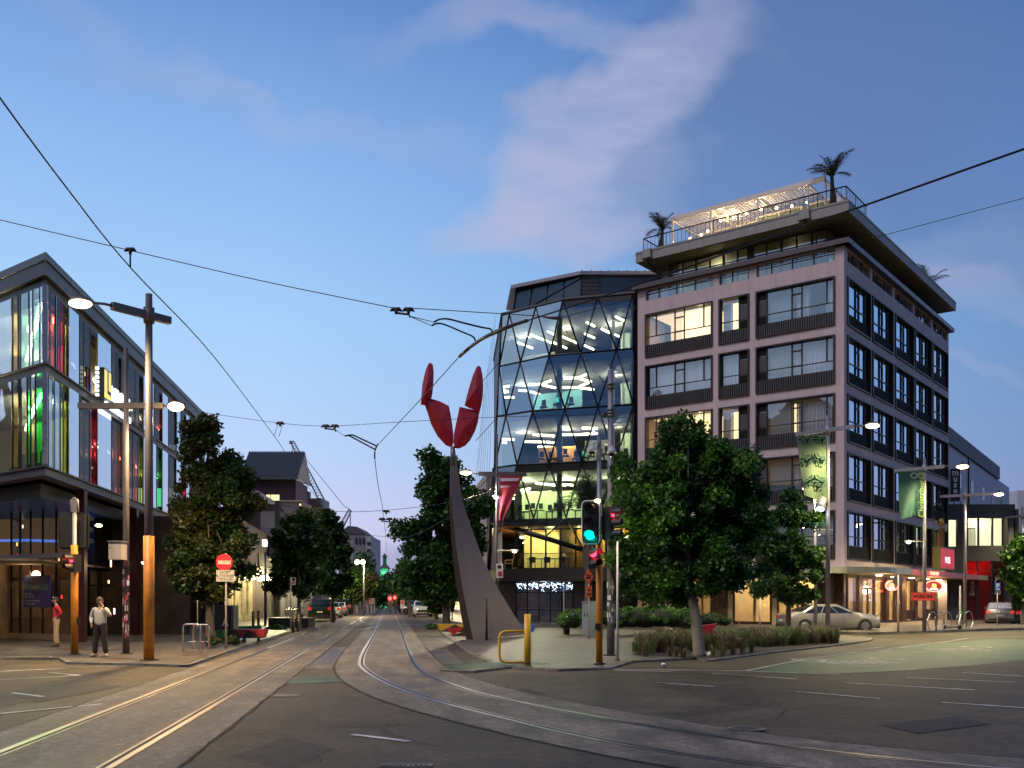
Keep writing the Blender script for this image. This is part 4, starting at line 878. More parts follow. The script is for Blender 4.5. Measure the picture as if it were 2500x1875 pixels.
# slanting lower edge beam, timber soffit, terrace, ground floor
ba = Vector((-1.45, 71.0, 7.35)); bb = Vector((gx(1425, 67.9), 67.9, gz(1342, 67.9))); bc = Vector((8.4, 67, bb.z - .3))
MB().tube([ba, bb], .2, 6).build('slanting_beam', mull, off)
lowg = MB(); ln = []
for px in (1228, 1303, 1382, 1425):
    A = onl(4, px); s = (px - 1228) / (1425 - 1228); ln.append((A, ba.lerp(bb, s)))
for i in range(3): lowg.quad(ln[i][0], ln[i + 1][0], ln[i + 1][1], ln[i][1])
lowg.quad(ln[3][0], NP[4][5], (NP[4][5].x, NP[4][5].y, 3.9), (bb.x, bb.y, bb.z)); lowg.build('lower_glass', obal, off)
m_ = MB(); m_.tube([NP[4][3], bb], .06, 4); m_.tube([NP[4][3], ln[1][1].lerp(ln[2][1], .5)], .06, 4); m_.tube([NP[4][2], ln[1][1]], .06, 4); m_.tube([NP[4][4], bb], .06, 4); m_.tube([NP[3][0], (-1.7, 71.1, 3.8)], .16, 4); m_.build('lower_mullion', mull, off)
tim = M('timber_soffit', (.42, .16, .06), .5, var=.15, scale=2)
p = inset([tuple(x) for x in BK(4)], .25); MB().prism(p, ZL[4] - .55, ZL[4] - .46).build('timber_soffit', tim, off)
MB().prism([(-1.75, 71.3), (-.9, 69.3), (8.4, 66.7), (12.5, 73.5), (11.5, 86), (-1.75, 86)], 3.0, 3.9).build('terrace_slab', M('bronze_fascia', (.03, .024, .02), .5, var=.2), off)
m_ = MB(); m_.tube([(-1.7, 71.2, 4.95), (-.9, 69.4, 4.95), (8.4, 66.8, 4.95)], .02, 4); m_.build('balustrade_rail', mull, off)
g = MB(); g.quad((-.9, 69.4, 3.9), (8.4, 66.8, 3.9), (8.4, 66.8, 4.95), (-.9, 69.4, 4.95)); g.build('balustrade_glass', GL('bal_glass', (.85, .9, .9), .06), off)
# glazed lounge behind the terrace
def row(fx0, fx1, dep, z0, z1, n_, nm, mt, gm):
    f = MB(); g = MB()
    A, B_ = Vector(lvq(4, fx0, dep, 0)), Vector(lvq(4, fx1, dep, 0))
    for k in range(n_ + 1): p = A.lerp(B_, k / n_); f.cbox((p.x, p.y, (z0 + z1) / 2), (.12, .12, z1 - z0), 0)
    for z in (z0 + .08, z1 - .08): f.add([(A.x, A.y, z - .07), (B_.x, B_.y, z - .07), (B_.x, B_.y + .1, z - .07), (A.x, A.y + .1, z - .07), (A.x, A.y, z + .07), (B_.x, B_.y, z + .07), (B_.x, B_.y + .1, z + .07), (A.x, A.y + .1, z + .07)], [(0, 1, 5, 4), (4, 5, 6, 7), (0, 1, 2, 3), (2, 3, 7, 6)])
    o_ = f.build(nm, mt, off); g.quad((A.x, A.y, z0), (B_.x, B_.y, z0), (B_.x, B_.y, z1), (A.x, A.y, z1)); g.build('pane', gm, o_)
row(.12, 1.0, 2.6, 3.9, 6.95, 8, 'lounge_glazing', mull, obal)
for f0, f1, dep, mt in ((.14, .42, 6, M('bright_wall', (.8, .66, .34), .8)), (.42, .52, 3.4, M('pink_wall', (.6, .38, .26), .8)), (.52, .66, 3.6, M('amber_wall', (.8, .38, .07), .8)), (.66, 1, 6, M('yellow_wall', (.75, .5, .12), .8))):
    m_ = MB(); bx(m_, 4, f0, f1, dep, dep + .15, 3.9, 6.95); m_.build('lounge_wall', mt, off)
for fx, dd_, pw in ((.2, 4.2, 55), (.35, 4.2, 60), (.58, 2.9, 14), (.78, 4, 45), (.92, 4, 40)): q = lvq(4, fx, dd_, 6.5); light('POINT', q, pw * 4, (1, .82, .42), off, .06)
pixstrip(3, [(1270, 1312, 1294, 1313), (1300, 1313, 1318, 1313), (1407, 1300, 1424, 1300), (1405, 1319, 1422, 1319)], 6.75)
q = lvq(4, .1, .8, 6.9); light('POINT', (q[0], q[1], 6.0), 14, (1, .6, .3), off, .06)
# rocking chair and terrace table
q = lvq(4, .08, 1.4, 3.9); t = thing('rocking_chair', 'pale timber rocking chair on the office terrace', 'chair', q); wood = M('pale_timber', (.62, .36, .14), .5, emit=None)
b_ = MB(); b_.box(q[0] - .3, q[0] + .3, q[1] - .28, q[1] + .28, q[2] + .42, q[2] + .47); b_.build('seat', wood, t)
b_ = MB()
for k in range(5): x = q[0] + .28 + .0 * k; b_.tube([(q[0] + .27, q[1] - .25 + k * .125, q[2] + .45), (q[0] + .42, q[1] - .25 + k * .125, q[2] + 1.25)], .025, 5)
b_.tube([(q[0] + .42, q[1] - .28, q[2] + 1.25), (q[0] + .42, q[1] + .28, q[2] + 1.25)], .04, 5); b_.build('backrest', wood, t)
for s in (-1, 1):
    MB().tube([(q[0] - .5, q[1] + s * .28, q[2] + .12), (q[0] - .2, q[1] + s * .28, q[2] + .03), (q[0] + .2, q[1] + s * .28, q[2] + .03), (q[0] + .55, q[1] + s * .28, q[2] + .12)], .025, 5).build('rocker', wood, t)
    for x in (-.27, .25): MB().tube([(q[0] + x, q[1] + s * .28, q[2] + .04), (q[0] + x, q[1] + s * .28, q[2] + .66)], .025, 5).build('leg', wood, t)
    MB().tube([(q[0] - .3, q[1] + s * .28, q[2] + .66), (q[0] + .33, q[1] + s * .28, q[2] + .7)], .028, 5).build('armrest', wood, t)
q = lvq(4, .36, 1.5, 3.9); t = thing('terrace_table', 'long dark table with stools on the office terrace', 'table', q)
MB().box(q[0] - 1.5, q[0] + 1.6, q[1] - .3, q[1] + .3, q[2] + .72, q[2] + .77).build('tabletop', dkfr, t)
for k in range(4): b_ = MB(); x = q[0] - 1.4 + k * .97; b_.tube([(x, q[1], q[2]), (x, q[1], q[2] + .72)], .03, 5); b_.build('leg', dkfr, t)
for k in range(3):
    x = q[0] - 1.1 + k * 1.05; b_ = MB(); b_.box(x - .22, x + .22, q[1] - .75, q[1] - .4, q[2] + .44, q[2] + .48); b_.box(x - .22, x + .22, q[1] - .78, q[1] - .73, q[2] + .48, q[2] + .85)
    for a in (-.2, .2):
        for c_ in (-.72, -.42): b_.tube([(x + a, q[1] + c_, q[2]), (x + a, q[1] + c_, q[2] + .44)], .018, 4)
    tag(b_.build('terrace_chair', dkfr), ['dark chair at the left end of the office terrace table', 'dark chair at the middle of the office terrace table', 'dark chair at the right end of the office terrace table'][k], 'chair', 'chairs on the office terrace')
# ground floor shopfront with fairy lights
for a_ in ((-1.4, .3, 69.6, 70.0, .12, 3.0), (4.3, 11.5, 68.6, 69.0, .12, 3.0)): MB().box(*a_).build('ground_wall', M('bronze_fascia', (.03, .024, .02), .5), off)
f = MB(); A, B_ = Vector((.3, 69.5)), Vector((4.3, 68.6))
for k in range(6): p = A.lerp(B_, k / 5); f.cbox((p.x, p.y, 1.56), (.09, .12, 2.88))
for z in (2.2, .95): f.add([(A.x, A.y, z), (B_.x, B_.y, z), (B_.x, B_.y, z + .06), (A.x, A.y, z + .06)], [(0, 1, 2, 3)])
o_ = f.build('bar_window', mull, off); MB().quad((A.x, A.y + .06, .12), (B_.x, B_.y + .06, .12), (B_.x, B_.y + .06, 3), (A.x, A.y + .06, 3)).build('pane', sglass, o_)
w = MB(); w.box(.2, 4.5, 73.5, 73.7, .12, 3.0); w.box(.2, 4.5, 69.7, 73.6, .1, .14); w.build('bar_back_wall', M('bar_wall', (.10, .10, .13), .7, var=.5, scale=1.5), off)
b_ = MB()
for k in range(230):
    s = rr_.random(); z = 2.95 - abs(rr_.gauss(0, .22)) - .12 * abs(math.sin(s * 30)); b_.ball((A.x + (B_.x - A.x) * s, A.y + (B_.y - A.y) * s + .25, z), .018, 3)
fl = thing('fairy_lights', 'curtain of tiny blue white fairy lights inside the bar window under the office', 'fairy lights', (2.3, 69.3, 2.8)); b_.build('bulb_cluster', E('fairy_bulb', (.6, .75, 1), 14), fl)['kind'] = 'stuff'
light('POINT', (2.3, 70.5, 2.6), 60, (.6, .75, 1), off, .06); light('POINT', (1.5, 72, 1.9), 8, (1, .5, .4), off, .06)
b_ = MB()
for k in range(9): x = .6 + k * .42; b_.box(x, x + .12, 71.5, 71.6, .9 + .3 * rr_.random(), 1.3 + .5 * rr_.random())
for z in (1.5, 1.9, 2.3): b_.box(.4, 4.3, 73.3, 73.5, z, z + .04)
b_.box(.4, 4.3, 71.2, 71.8, .2, 1.05); b_.build('bar_counter', M('bar_counter', (.12, .1, .12), .4), off)
MB().box(9.2, 10.0, 68.5, 68.55, .3, 2.9).build('pink_pier', M('rose_pier', (.5, .25, .27), .8), off)
# ---------------------------------------------------------------- RETAIL BUILDING ON THE LEFT
BC = (-15.46, 32.4); BS = PL(BC, DS, (DS[1], -DS[0])); BL = PL(BC, DA, (-DB[0], -DB[1]))
ret = thing('retail_building', 'three storey corner building of tall coloured glass panels with grey steel bands on the left', 'building', (BC[0], BC[1], 0))
steel = M('grey_steel', (.12, .10, .10), .42, .6, var=.15, scale=1.2, stain=.15); bandm = M('steel_band', (.075, .064, .066), .4, .6, var=.15)
LEN = 33.0; LLEN = 14
def rbox(mb, d0, d1, z0, z1):                       # band wrapping both faces, mitred at the corner
    o = []
    for d in (d0, d1):
        # corner of the two offset planes
        A, B_ = Vector(BS.off(d).O), Vector(BL.off(d).O); Da, Db = Vector(DS), Vector(DA)
        den = Da.x * Db.y - Da.y * Db.x; s = ((B_.x - A.x) * Db.y - (B_.y - A.y) * Db.x) / den; o.append((A + Da * s, A + Da * LEN, B_ + Db * LLEN))
    (c0, s0, l0), (c1, s1, l1) = o
    for a, b, cc, dd in ((c0, c1, s0, s1), (c0, c1, l0, l1)):
        mb.add([(*a, z0), (*b, z0), (*dd, z0), (*cc, z0), (*a, z1), (*b, z1), (*dd, z1), (*cc, z1)], [(0, 1, 2, 3), (4, 5, 6, 7), (1, 2, 6, 5), (0, 4, 7, 3), (2, 3, 7, 6), (0, 1, 5, 4)])
w = MB(); rbox(w, -1.2, .0, 12.98, 13.22); w.build('roof_coping', M('coping', (.12, .105, .11), .4, .5), ret)
w = MB(); rbox(w, -1.2, -.05, 12.52, 12.97); rbox(w, -1.3, -.22, 12.2, 12.5); w.build('roof_fascia', bandm, ret)
for z in (9.3, 5.85): w = MB(); rbox(w, -1.2, -.12, z, z + .34); w.m = 1; rbox(w, -1.25, -.02, z + .26, z + .30); w.build('steel_band', [steel, bandm], ret)
w = MB(); rbox(w, -2.2, -.5, 12.05, 12.19); w.build('soffit', M('retail_soffit', (.07, .055, .05), .5), ret)
# volumes: roof, slabs, back walls
ring = [(-1.2,), ]
def rpoly(d):
    A, B_ = Vector(BS.off(d).O), Vector(BL.off(d).O); Da, Db = Vector(DS), Vector(DA); den = Da.x * Db.y - Da.y * Db.x; s = ((B_.x - A.x) * Db.y - (B_.y - A.y) * Db.x) / den
    c = A + Da * s; e = A + Da * LEN; l = B_ + Db * LLEN; return [tuple(c), tuple(e), (e.x - 14, e.y - 2), tuple(l)]
MB().prism(rpoly(-1.1), 12.6, 13.0).build('roof', bandm, ret)
for z in (9.3, 5.85): MB().prism(rpoly(-.6), z - .0, z + .25).build('floor_slab', M('retail_slab', (.08, .075, .07), .7), ret)
rcl = M('retail_ceiling', (.16, .15, .13), .8, var=.2); rwl = M('retail_room_wall', (.42, .38, .26), .85, var=.12, scale=.7)
for z in (12.0, 9.1): MB().prism(rpoly(-.7), z - .03, z + .03).build('ceiling', rcl, ret)
w = MB()
for i in (0, 1):
    z0, z1 = (9.6, 12.0) if i == 0 else (6.15, 9.1)
    P = BS.off(-6.5); w2 = MB(P.xf()); w2.box(6, LEN - .5, -.1, 0, z0, z1); w2.build('room_wall', rwl, ret)
    P = BL.off(-4); w2 = MB(P.xf()); w2.box(6.5, LLEN, -.1, 0, z0, z1); w2.build('room_wall', rwl, ret)
tints = {'sky': GL('pane_mirror', (.25, .3, .4), .82, wob=.05), 'dk': GL('pane_dark', (.20, .15, .10), .08, graz=.07), 'red': GL('pane_red', (.95, .03, .07), .05, graz=.07), 'grn': GL('pane_green', (.06, .95, .2), .06, graz=.07), 'yel': GL('pane_yellow', (.95, .78, .35), .06, graz=.07),
         'rb': GL('pane_maroon', (.6, .09, .07), .08, graz=.07), 'blue': GL('pane_blue_grey', (.35, .5, .6), .30), 'gl': GL('pane_clear', (.8, .85, .75), .10), 'amb': GL('pane_amber', (.95, .8, .45), .06, graz=.07), 'teal': GL('pane_teal', (.3, .85, .65), .2), 'pale': GL('pane_pale', (.7, .8, .85), .42), 'ol': GL('pane_olive', (.6, .75, .1), .06, graz=.07)}
glf = M('glass_frame', (.025, .022, .024), .4, .4); wfr = M('white_jamb', (.55, .58, .62), .4)
f3 = [(112, 136, 'rb'), (137, 141, 'teal'), (141, 157, 'red'), (158, 166, 'yel'), (169, 194, 'sky'), (196, 205, 'dk'), (205, 220, 'dk'), (222, 237, 'yel'), (239, 272, 'sky'), (274, 284, 'dk'), (285, 302, 'dk'), (303, 307, 'sky'), (309, 330, 'dk'), (331, 350, 'dk'), (351, 376, 'sky'), (378, 397, 'rb'), (397, 411, 'sky'), (412, 431, 'dk'), (432, 441, 'sky'), (442, 455, 'dk'), (455, 463, 'sky'), (464, 478, 'rb'), (478, 486, 'sky'), (487, 500, 'dk'), (500, 507, 'sky'), (508, 522, 'dk')]
f2 = [(112, 118, 'dk'), (119, 134, 'blue'), (134, 147, 'blue'), (148, 166, 'ol'), (169, 194, 'sky'), (196, 219, 'dk'), (220, 237, 'red'), (239, 272, 'sky'), (274, 288, 'rb'), (288, 297, 'rb'), (297, 304, 'ol'), (309, 324, 'dk'), (325, 337, 'rb'), (338, 350, 'ol'), (351, 360, 'sky'), (361, 371, 'dk'), (372, 382, 'sky'), (383, 396, 'grn'), (397, 411, 'sky'), (412, 430, 'dk'), (431, 442, 'sky'), (443, 455, 'red'), (455, 463, 'sky'), (464, 478, 'dk'), (478, 486, 'sky'), (487, 500, 'grn'), (500, 507, 'sky'), (508, 522, 'dk')]
rg = random.Random(4)
for seq, z0, z1 in ((f3, 9.64, 12.2), (f2, 6.2, 9.3)):
    for px0, px1, kd in seq:
        dd = -.1 if kd in ('sky', 'pale') else -.16 - .08 * rg.random(); t0, t1 = (max(.1, BS.off(dd).t(p_)) for p_ in (px0, px1)); g = MB(BS.xf()); g.quad((t0, dd, z0), (t1, dd, z0), (t1, dd, z1), (t0, dd, z1)); pn = g.build('glass_panel', tints[kd], ret)
        f = MB(BS.xf()); f.box(t1 - .02, t1 + .03, dd - .05, dd + .015, z0, z1)
        if kd in ('dk', 'rb', 'red', 'ol'): f.box((t0 + t1) / 2 - .015, (t0 + t1) / 2 + .015, dd - .06, dd - .01, z0, z1)
        f.build('fin', glf, pn)
for seq, z0, z1 in (([(-60, 27, 'pale'), (30, 44, 'amb'), (44, 49, 'dk'), (50, 68, 'teal'), (71, 80, 'pale'), (80, 97, 'teal'), (97, 104, 'pale')], 9.64, 12.2), ([(-60, 27, 'pale'), (30, 46, 'amb'), (46, 50, 'dk'), (50, 66, 'gl'), (66, 74, 'grn'), (74, 86, 'gl'), (86, 104, 'grn')], 6.2, 9.3)):
    for px0, px1, kd in seq:
        dd = -.12; t0, t1 = sorted((BL.off(dd).t(px0), BL.off(dd).t(px1))); t0 = max(t0, .05); g = MB(BL.xf()); g.quad((t0, dd, z0), (t1, dd, z0), (t1, dd, z1), (t0, dd, z1)); pn = g.build('glass_panel', tints[kd], ret)
        f = MB(BL.xf()); f.box(t1 - .015, t1 + .02, dd - .04, dd + .015, z0, z1); f.build('fin', glf, pn)
for z0, z1 in ((9.64, 12.2), (6.2, 9.3)):
    f = MB(); c = rpoly(-.12)[0]; f.cbox((c[0], c[1], (z0 + z1) / 2), (.16, .16, z1 - z0), .3); f.build('corner_post', M('corner_post_metal', (.35, .36, .38), .3, .6), ret)
tw = E('office_tube', (1, 1, .62), 10)
m_ = MB(); m_.tube([(gx(100, 33.6), 33.6, 11.85), (gx(63, 42.0), 42.0, 11.85)], .075, 5); m_.tube([(gx(102, 34.3), 34.3, 8.9), (gx(70, 39.4), 39.4, 8.9)], .075, 5); m_.tube([(gx(68, 40), 40, 8.9), (gx(56, 44), 44, 8.9)], .06, 5); m_.build('diagonal_ceiling_light', tw, ret)
m_ = MB(); P = BS.off(-2.2)
for z, pxs in ((11.85, (176, 204, 228, 262, 290, 318, 350, 385)), (8.9, (232, 262, 290, 330, 380))):
    for px in pxs: t_ = P.t(px); a = P.xf()(t_, 0, z); b = P.xf()(t_ + 1.1, -.2, z); m_.tube([a, b], .045, 4)
P = BL.off(-1.6)
for z in (11.85, 8.9):
    for t_ in (2.6, 4.5): m_.tube([P.xf()(t_, 0, z), P.xf()(t_ + .6, -.3, z)], .045, 4)
m_.build('ceiling_light', tw, ret)
for t_, d_, z, pw in ((3.5, -3.5, 11.4, 55), (9, -3.5, 11.4, 32), (16, -3.5, 11.4, 26), (24, -3.5, 11.4, 18), (3.5, -3.5, 8.4, 60), (10, -3.5, 8.4, 36), (18, -3.5, 8.4, 22), (26, -3.5, 8.4, 16)): light('POINT', BS.xf()(t_, d_, z), pw * 8, (1, .88, .5), ret, .05)
light('POINT', BL.xf()(4.5, -2, 11.4), 300, (1, .9, .55), ret, .05); light('POINT', BL.xf()(4.5, -2, 8.4), 320, (1, .95, .6), ret, .05)
# desks and chairs glimpsed upstairs
m_ = MB(BL.xf())
for z, x in ((9.64, 3.4), (9.64, 4.3), (6.2, 3.6), (6.2, 4.4), (6.2, 5.3)):
    m_.box(x, x + .5, -1.9, -1.5, z + .3, z + .5); m_.box(x, x + .5, -1.9, -1.84, z + .5, z + 1.0)
m_.build('desk_row', dkfr, ret)
# screen in the third floor window and the lit company sign
P = BS.off(-.32); g = MB(P.xf()); t0, t1 = P.t(221), P.t(238.5); za, zb = 9.7, 10.75; g.quad((t0, -.18, za), (t1, -.18, za), (t1, -.18, zb), (t0, -.18, zb)); scr = g.build('display_screen', E('screen_violet', (.22, .25, .9), 1.1), ret)
g = MB(P.xf()); n_ = 14; cc = (t0 - .25, zb + .1)
for k in range(n_):
    a0, a1 = -math.pi / 2 + k * math.pi / 2 / n_, -math.pi / 2 + (k + 1) * math.pi / 2 / n_
    for r0, r1 in ((.55, .85),):
        pts = [(cc[0] + r * math.cos(a), -.15, cc[1] + r * math.sin(a)) for r, a in ((r0, a0), (r1, a0), (r1, a1), (r0, a1))]
        if all(t0 <= p[0] <= t1 and za <= p[2] <= zb for p in pts): g.add(pts, [(0, 1, 2, 3)])
g.build('screen_graphic', E('screen_crimson', (.6, .03, .12), .9), scr)
P = BS.off(.15); sg = thing('company_sign', 'white illuminated company lettering with a yellow box letter on the steel band', 'sign', P.xf()(P.t(250), 0, 9.6))
tA, tB = P.t(246.5), P.t(264); MB(P.xf()).box(tA, tB, -.15, .12, 9.55, 10.75).build('letter_box', M('sign_black', (.01, .01, .008), .4), sg)
g = MB(P.xf()); q = .121; w_ = tB - tA; g.quad((tA + .04, q, 9.6), (tA + w_ * .45, q, 9.6), (tA + w_ * .45, q, 10.7), (tA + .04, q, 10.7)); g.quad((tA + w_ * .62, q, 9.95), (tB - .02, q, 9.95), (tB - .02, q, 10.7), (tA + w_ * .62, q, 10.7)); g.quad((tA + .04, q, 9.6), (tB - .02, q, 9.6), (tB - .02, q, 9.8), (tA + .04, q, 9.8)); g.build('yellow_letter', E('sign_yellow', (.9, .72, .2), .9), sg)
text('LEIGHS', .78, E('sign_letters_lit', (.85, .95, 1), 1.6), sg, lambda x, y, z: P.xf()(tB + .12 + x * 1.15, .05 + z, 9.98 + y), 'lettering', align='LEFT', ext=.06)
text('CONSTRUCTION', .36, E('sign_letters_lit', (.85, .95, 1), 1.6), sg, lambda x, y, z: P.xf()(tA + .35 + x * 1.35, .05 + z, 9.40 + y), 'lettering', align='LEFT', ext=.04)
g = MB(P.xf())
for k in range(7): g.box(tA - .42, tA - .3, -.1, .02, 9.55 + k * .17, 9.65 + k * .17)
g.build('side_letters', E('sign_letters_lit', (.85, .95, 1), 1.6), sg)
# ground floor
blackm = M('black_steel_frame', (.012, .010, .010), .35, .5); mar = M('maroon_steel', (.055, .012, .012), .4, .4)
w = MB(); w.prism(rpoly(-.9), 5.3, 5.8); w.build('canopy_beam', M('black_beam', (.05, .045, .045), .35, .6), ret)
gl0 = [(-27, 43.5), (gx(0, 41.2), 41.2), (gx(60, 40.3), 40.3), (gx(120, 39.5), 39.5), (gx(185, 38.6), 38.6)]; gl1 = smooth_path([(x, y) for x, y in gl0], 4)
dgl = GL('ground_glass', (.42, .40, .38), .30, wob=.03)
for nm, z0, z1, mt in (('ground_glass', .3, 2.45, dgl), ('ground_glass', 2.6, 3.35, GL('ground_glass_red', (.5, .3, .3), .3)), ('mezzanine_glass', 3.55, 5.3, dgl)):
    g = MB()
    for a, b in zip(gl1[:-1], gl1[1:]): g.quad((a.x, a.y, z0), (b.x, b.y, z0), (b.x, b.y, z1), (a.x, a.y, z1))
    g.build(nm, mt, ret)
w = MB()
for z0, z1, o_ in ((.06, .3, .06), (3.35, 3.55, .25)):
    for a, b in zip(gl1[:-1], gl1[1:]): w.add([(a.x, a.y - o_, z0), (b.x, b.y - o_, z0), (b.x, b.y + .1, z0), (a.x, a.y + .1, z0), (a.x, a.y - o_, z1), (b.x, b.y - o_, z1), (b.x, b.y + .1, z1), (a.x, a.y + .1, z1)], [(0, 1, 5, 4), (4, 5, 6, 7), (0, 3, 2, 1)])
w.build('ground_sill', M('pale_sill', (.36, .30, .24), .6), ret)
for p in gl1[1::2]: MB().cbox((p.x, p.y, 2.8), (.05, .08, 5)).build('ground_mullion', blackm, ret)
w = MB()
for z in (2.47,):
    for a, b in zip(gl1[:-1], gl1[1:]): w.add([(a.x, a.y + .3, z), (b.x, b.y + .3, z), (b.x, b.y + .34, z + .55), (a.x, a.y + .34, z + .55)], [(0, 1, 2, 3)])
w.build('inner_bulkhead', M('bulkhead', (.36, .25, .20), .8), ret)
w = MB(); w.quad((-28, 47, 0), (-15, 45.5, 0), (-15, 45.5, 5.6), (-28, 47, 5.6)); w.quad((-28, 43, .07), (-15, 38, .07), (-15, 47, .07), (-28, 47, .07)); w.build('ground_room_wall', M('dim_room_wall', (.06, .045, .035), .9, var=.5, scale=1.2), ret)
g = MB()
for a, b in zip(gl1[2:-1], gl1[3:]): g.quad((a.x, a.y + .35, .3), (b.x, b.y + .35, .3), (b.x, b.y + .35, .95), (a.x, a.y + .35, .95))
g.build('inner_dado', M('dado', (.4, .3, .18), .8), ret)
light('POINT', (-20.5, 43.5, 2.2), 22, (1, .7, .4), ret, .05); light('POINT', (-19, 42.6, 4.3), 60, (.05, .25, 1), ret, .05)
MB().tube([(gx(-30, 42.6), 42.6, 4.25), (gx(60, 42.2), 42.2, 4.25), (gx(140, 42.0), 42, 4.2)], .06, 5).build('blue_light_strip', E('strip_blue', (.03, .22, 1), 2.6), ret)
q = random.Random(12); dl = [E('display_' + n, c, 7) for n, c in (('red', (1, .05, .03)), ('amber', (1, .6, .2)), ('white', (1, .9, .7)), ('green', (.1, 1, .4)))]; m_ = MB()
for k in range(26): m_.m = q.choice((0, 0, 1, 1, 2, 3)); x_ = q.uniform(-24, -17); z_ = q.uniform(.8, 5); m_.box(x_, x_ + .04, 44 - (x_ + 20) * .3, 44.05 - (x_ + 20) * .3, z_, z_ + q.uniform(.05, .3))  # random glowing bits added behind the glass, standing in for coloured reflections
m_.build('display_lights', dl, ret)['kind'] = 'stuff'
for px, kx in ((206, mar), (334, mar), (480, mar)):
    P = BS.off(-.25); t_ = P.t(px); m_ = MB(P.xf()); m_.box(t_ - .2, t_ + .2, -.25, .05, .06, 5.85); m_.build('column', kx, ret)
P = BS.off(-1.9); rs = random.Random(9); x = P.t(214); i = 0
LENg = LEN - .3
while x < LENg:
    wd = rs.choice((1.1, 1.7, 2.4)); kd = ('win', 'win', 'panel', 'win', 'slat')[i % 5]; i += 1; b = min(x + wd, LENg)
    if kd == 'win':
        f = MB(P.xf()); f.box(x, x + .07, -.1, .1, .06, 3.1); f.box(x, b, -.08, .08, 3.0, 3.1); f.box(x, b, -.08, .08, .06, .18); f.box(x, b, -.06, .06, 2.3, 2.36); fo = f.build('shop_window', blackm, ret); MB(P.xf()).quad((x, 0, .1), (b, 0, .1), (b, 0, 3.0), (x, 0, 3.0)).build('pane', GL('shop_pane_dim', (.6, .55, .5), .16), fo)
    elif kd == 'panel': MB(P.xf()).box(x, b, -.2, .05, .06, 3.1).build('wall_panel', M('dark_wood_panel', (.03, .014, .010), .35, var=.4, scale=2), ret)
    else:
        f = MB(P.xf())
        for k in range(int(wd / .2)): f.box(x + k * .2, x + k * .2 + .1, -.1, .06, .06, 3.1)
        f.box(x, b, -.2, -.1, .06, 3.1); f.build('slatted_panel', M('black_slats', (.02, .014, .012), .5), ret)
    x = b + .02
MB(P.xf()).box(P.t(214), LENg, -.3, .3, 3.1, 5.3).build('signboard_wall', M('black_glass_fascia', (.01, .007, .007), .1, 0, var=.4, scale=1, spec=1), ret)
P2 = BS.off(-4.6); m_ = MB(P2.xf()); m_.box(1, LENg, -.1, 0, .06, 3.1); m_.box(4, LENg, 0, 3, 3.12, 3.2); m_.build('shop_back_wall', M('dim_shop_wall', (.30, .20, .12), .9, var=.6, scale=1.1), ret)
for t_, pw in ((8, 8), (14, 12), (20, 14), (27, 18)): light('POINT', BS.xf()(t_, -3.4, 2.7), pw * 3, (1, .75, .42), ret, .2)
for px, py in ((241, 1283), (352, 1374), (418, 1381)):     # small fittings under the canopy
    Y = 34 + (px - 241) * .06; b_ = MB(); b_.ball((gx(px, Y), Y, gz(py, Y)), .09, 5, (1.3, 1.3, .6)); b_.build('canopy_lamp', E('warm_lamp', (1, .7, .3), 25), ret); light('POINT', (gx(px, Y) + .1, Y - .2, gz(py, Y) - .15), 16, (1, .7, .35), ret, .08)
# poster in the corner window
A = Vector((gx(58, 39.9), 39.9)); B_ = Vector((gx(123, 39.1), 39.1)); ud = (B_ - A).normalized(); nd = Vector((ud.y, -ud.x)); PP = PL(tuple(A), tuple(ud), tuple(nd)); za, zb = gz(1483, 39.5), gz(1405, 39.5)
po = thing('lease_poster', 'blue for lease poster in the curved corner window', 'poster', (A.x, A.y, za)); Wp = (B_ - A).length
MB(PP.xf()).box(0, Wp, -.01, .01, za, zb).build('sheet', M('poster_blue', (.09, .10, .38), .4, var=.1), po)
ptx = M('poster_white', (.65, .65, .7), .5)
MB(PP.xf()).box(.02, Wp * .9, .012, .016, zb - .60, zb - .33).build('light_band', M('poster_light_blue', (.16, .26, .42), .4), po)
m_ = MB(PP.xf()); x0, x1, y0, y1 = Wp * .3, Wp * .76, zb - .28, zb - .06
for a, b, c, d in ((x0, x1, y0, y0 + .015), (x0, x1, y1 - .015, y1), (x0, x0 + .015, y0, y1), (x1 - .015, x1, y0, y1)): m_.box(a, b, .012, .016, c, d)
m_.build('logo_frame', M('poster_gold', (.5, .4, .2), .5), po); MB(PP.xf()).box(x0 + .03, x1 - .03, .012, .016, y0 + .03, y0 + .06).build('logo_bar', M('poster_red', (.5, .05, .05), .5), po)
for tx, sz, yy in (('For Lease', .23, zb - .46), ('Nick Doig', .125, zb - .74), ('021 944 722', .125, zb - .87), ('Annabelle Bramwell', .115, zb - 1.02), ('021 845 885', .125, zb - 1.15)):
    text(tx, sz, ptx, po, lambda x, y, z, yy=yy: PP.xf()(.09 + x, .018 + z, yy + y), align='LEFT', ext=.002)
# ---------------------------------------------------------------- posts, lamps and signs
galv = M('galvanised_steel', (.26, .25, .28), .5, .5, var=.18, scale=3, stain=.2); polep = M('grey_pole_paint', (.10, .085, .09), .5, .2, var=.12, scale=3)
yelp = M('yellow_pole_paint', (.62, .225, .015), .5, var=.25, scale=5, stain=.35, bump=.2); blk = M('signal_black', (.012, .013, .013), .5); sgnw = M('sign_white_face', (.66, .64, .60), .5, var=.05)
lampE = E('street_lamp_lens', (1, .84, .42), 90)
def post(name, label, cat, px, Y, z0, ztop, r, segs=None, group=None, mat=None):
    x = gx(px, Y); t = thing(name, label, cat, (x, Y, z0), group=group); m_ = MB()
    m_.tube([(x, Y, z0), (x, Y, z0 + (ztop - z0) * .55), (x, Y, ztop)], [r, r * .85, r * .7], 16); m_.build('pole', mat or galv, t)
    MB().tube([(x, Y, z0), (x, Y, z0 + .03)], r * 1.9, 14).build('base_plate', iron, t); return t, x
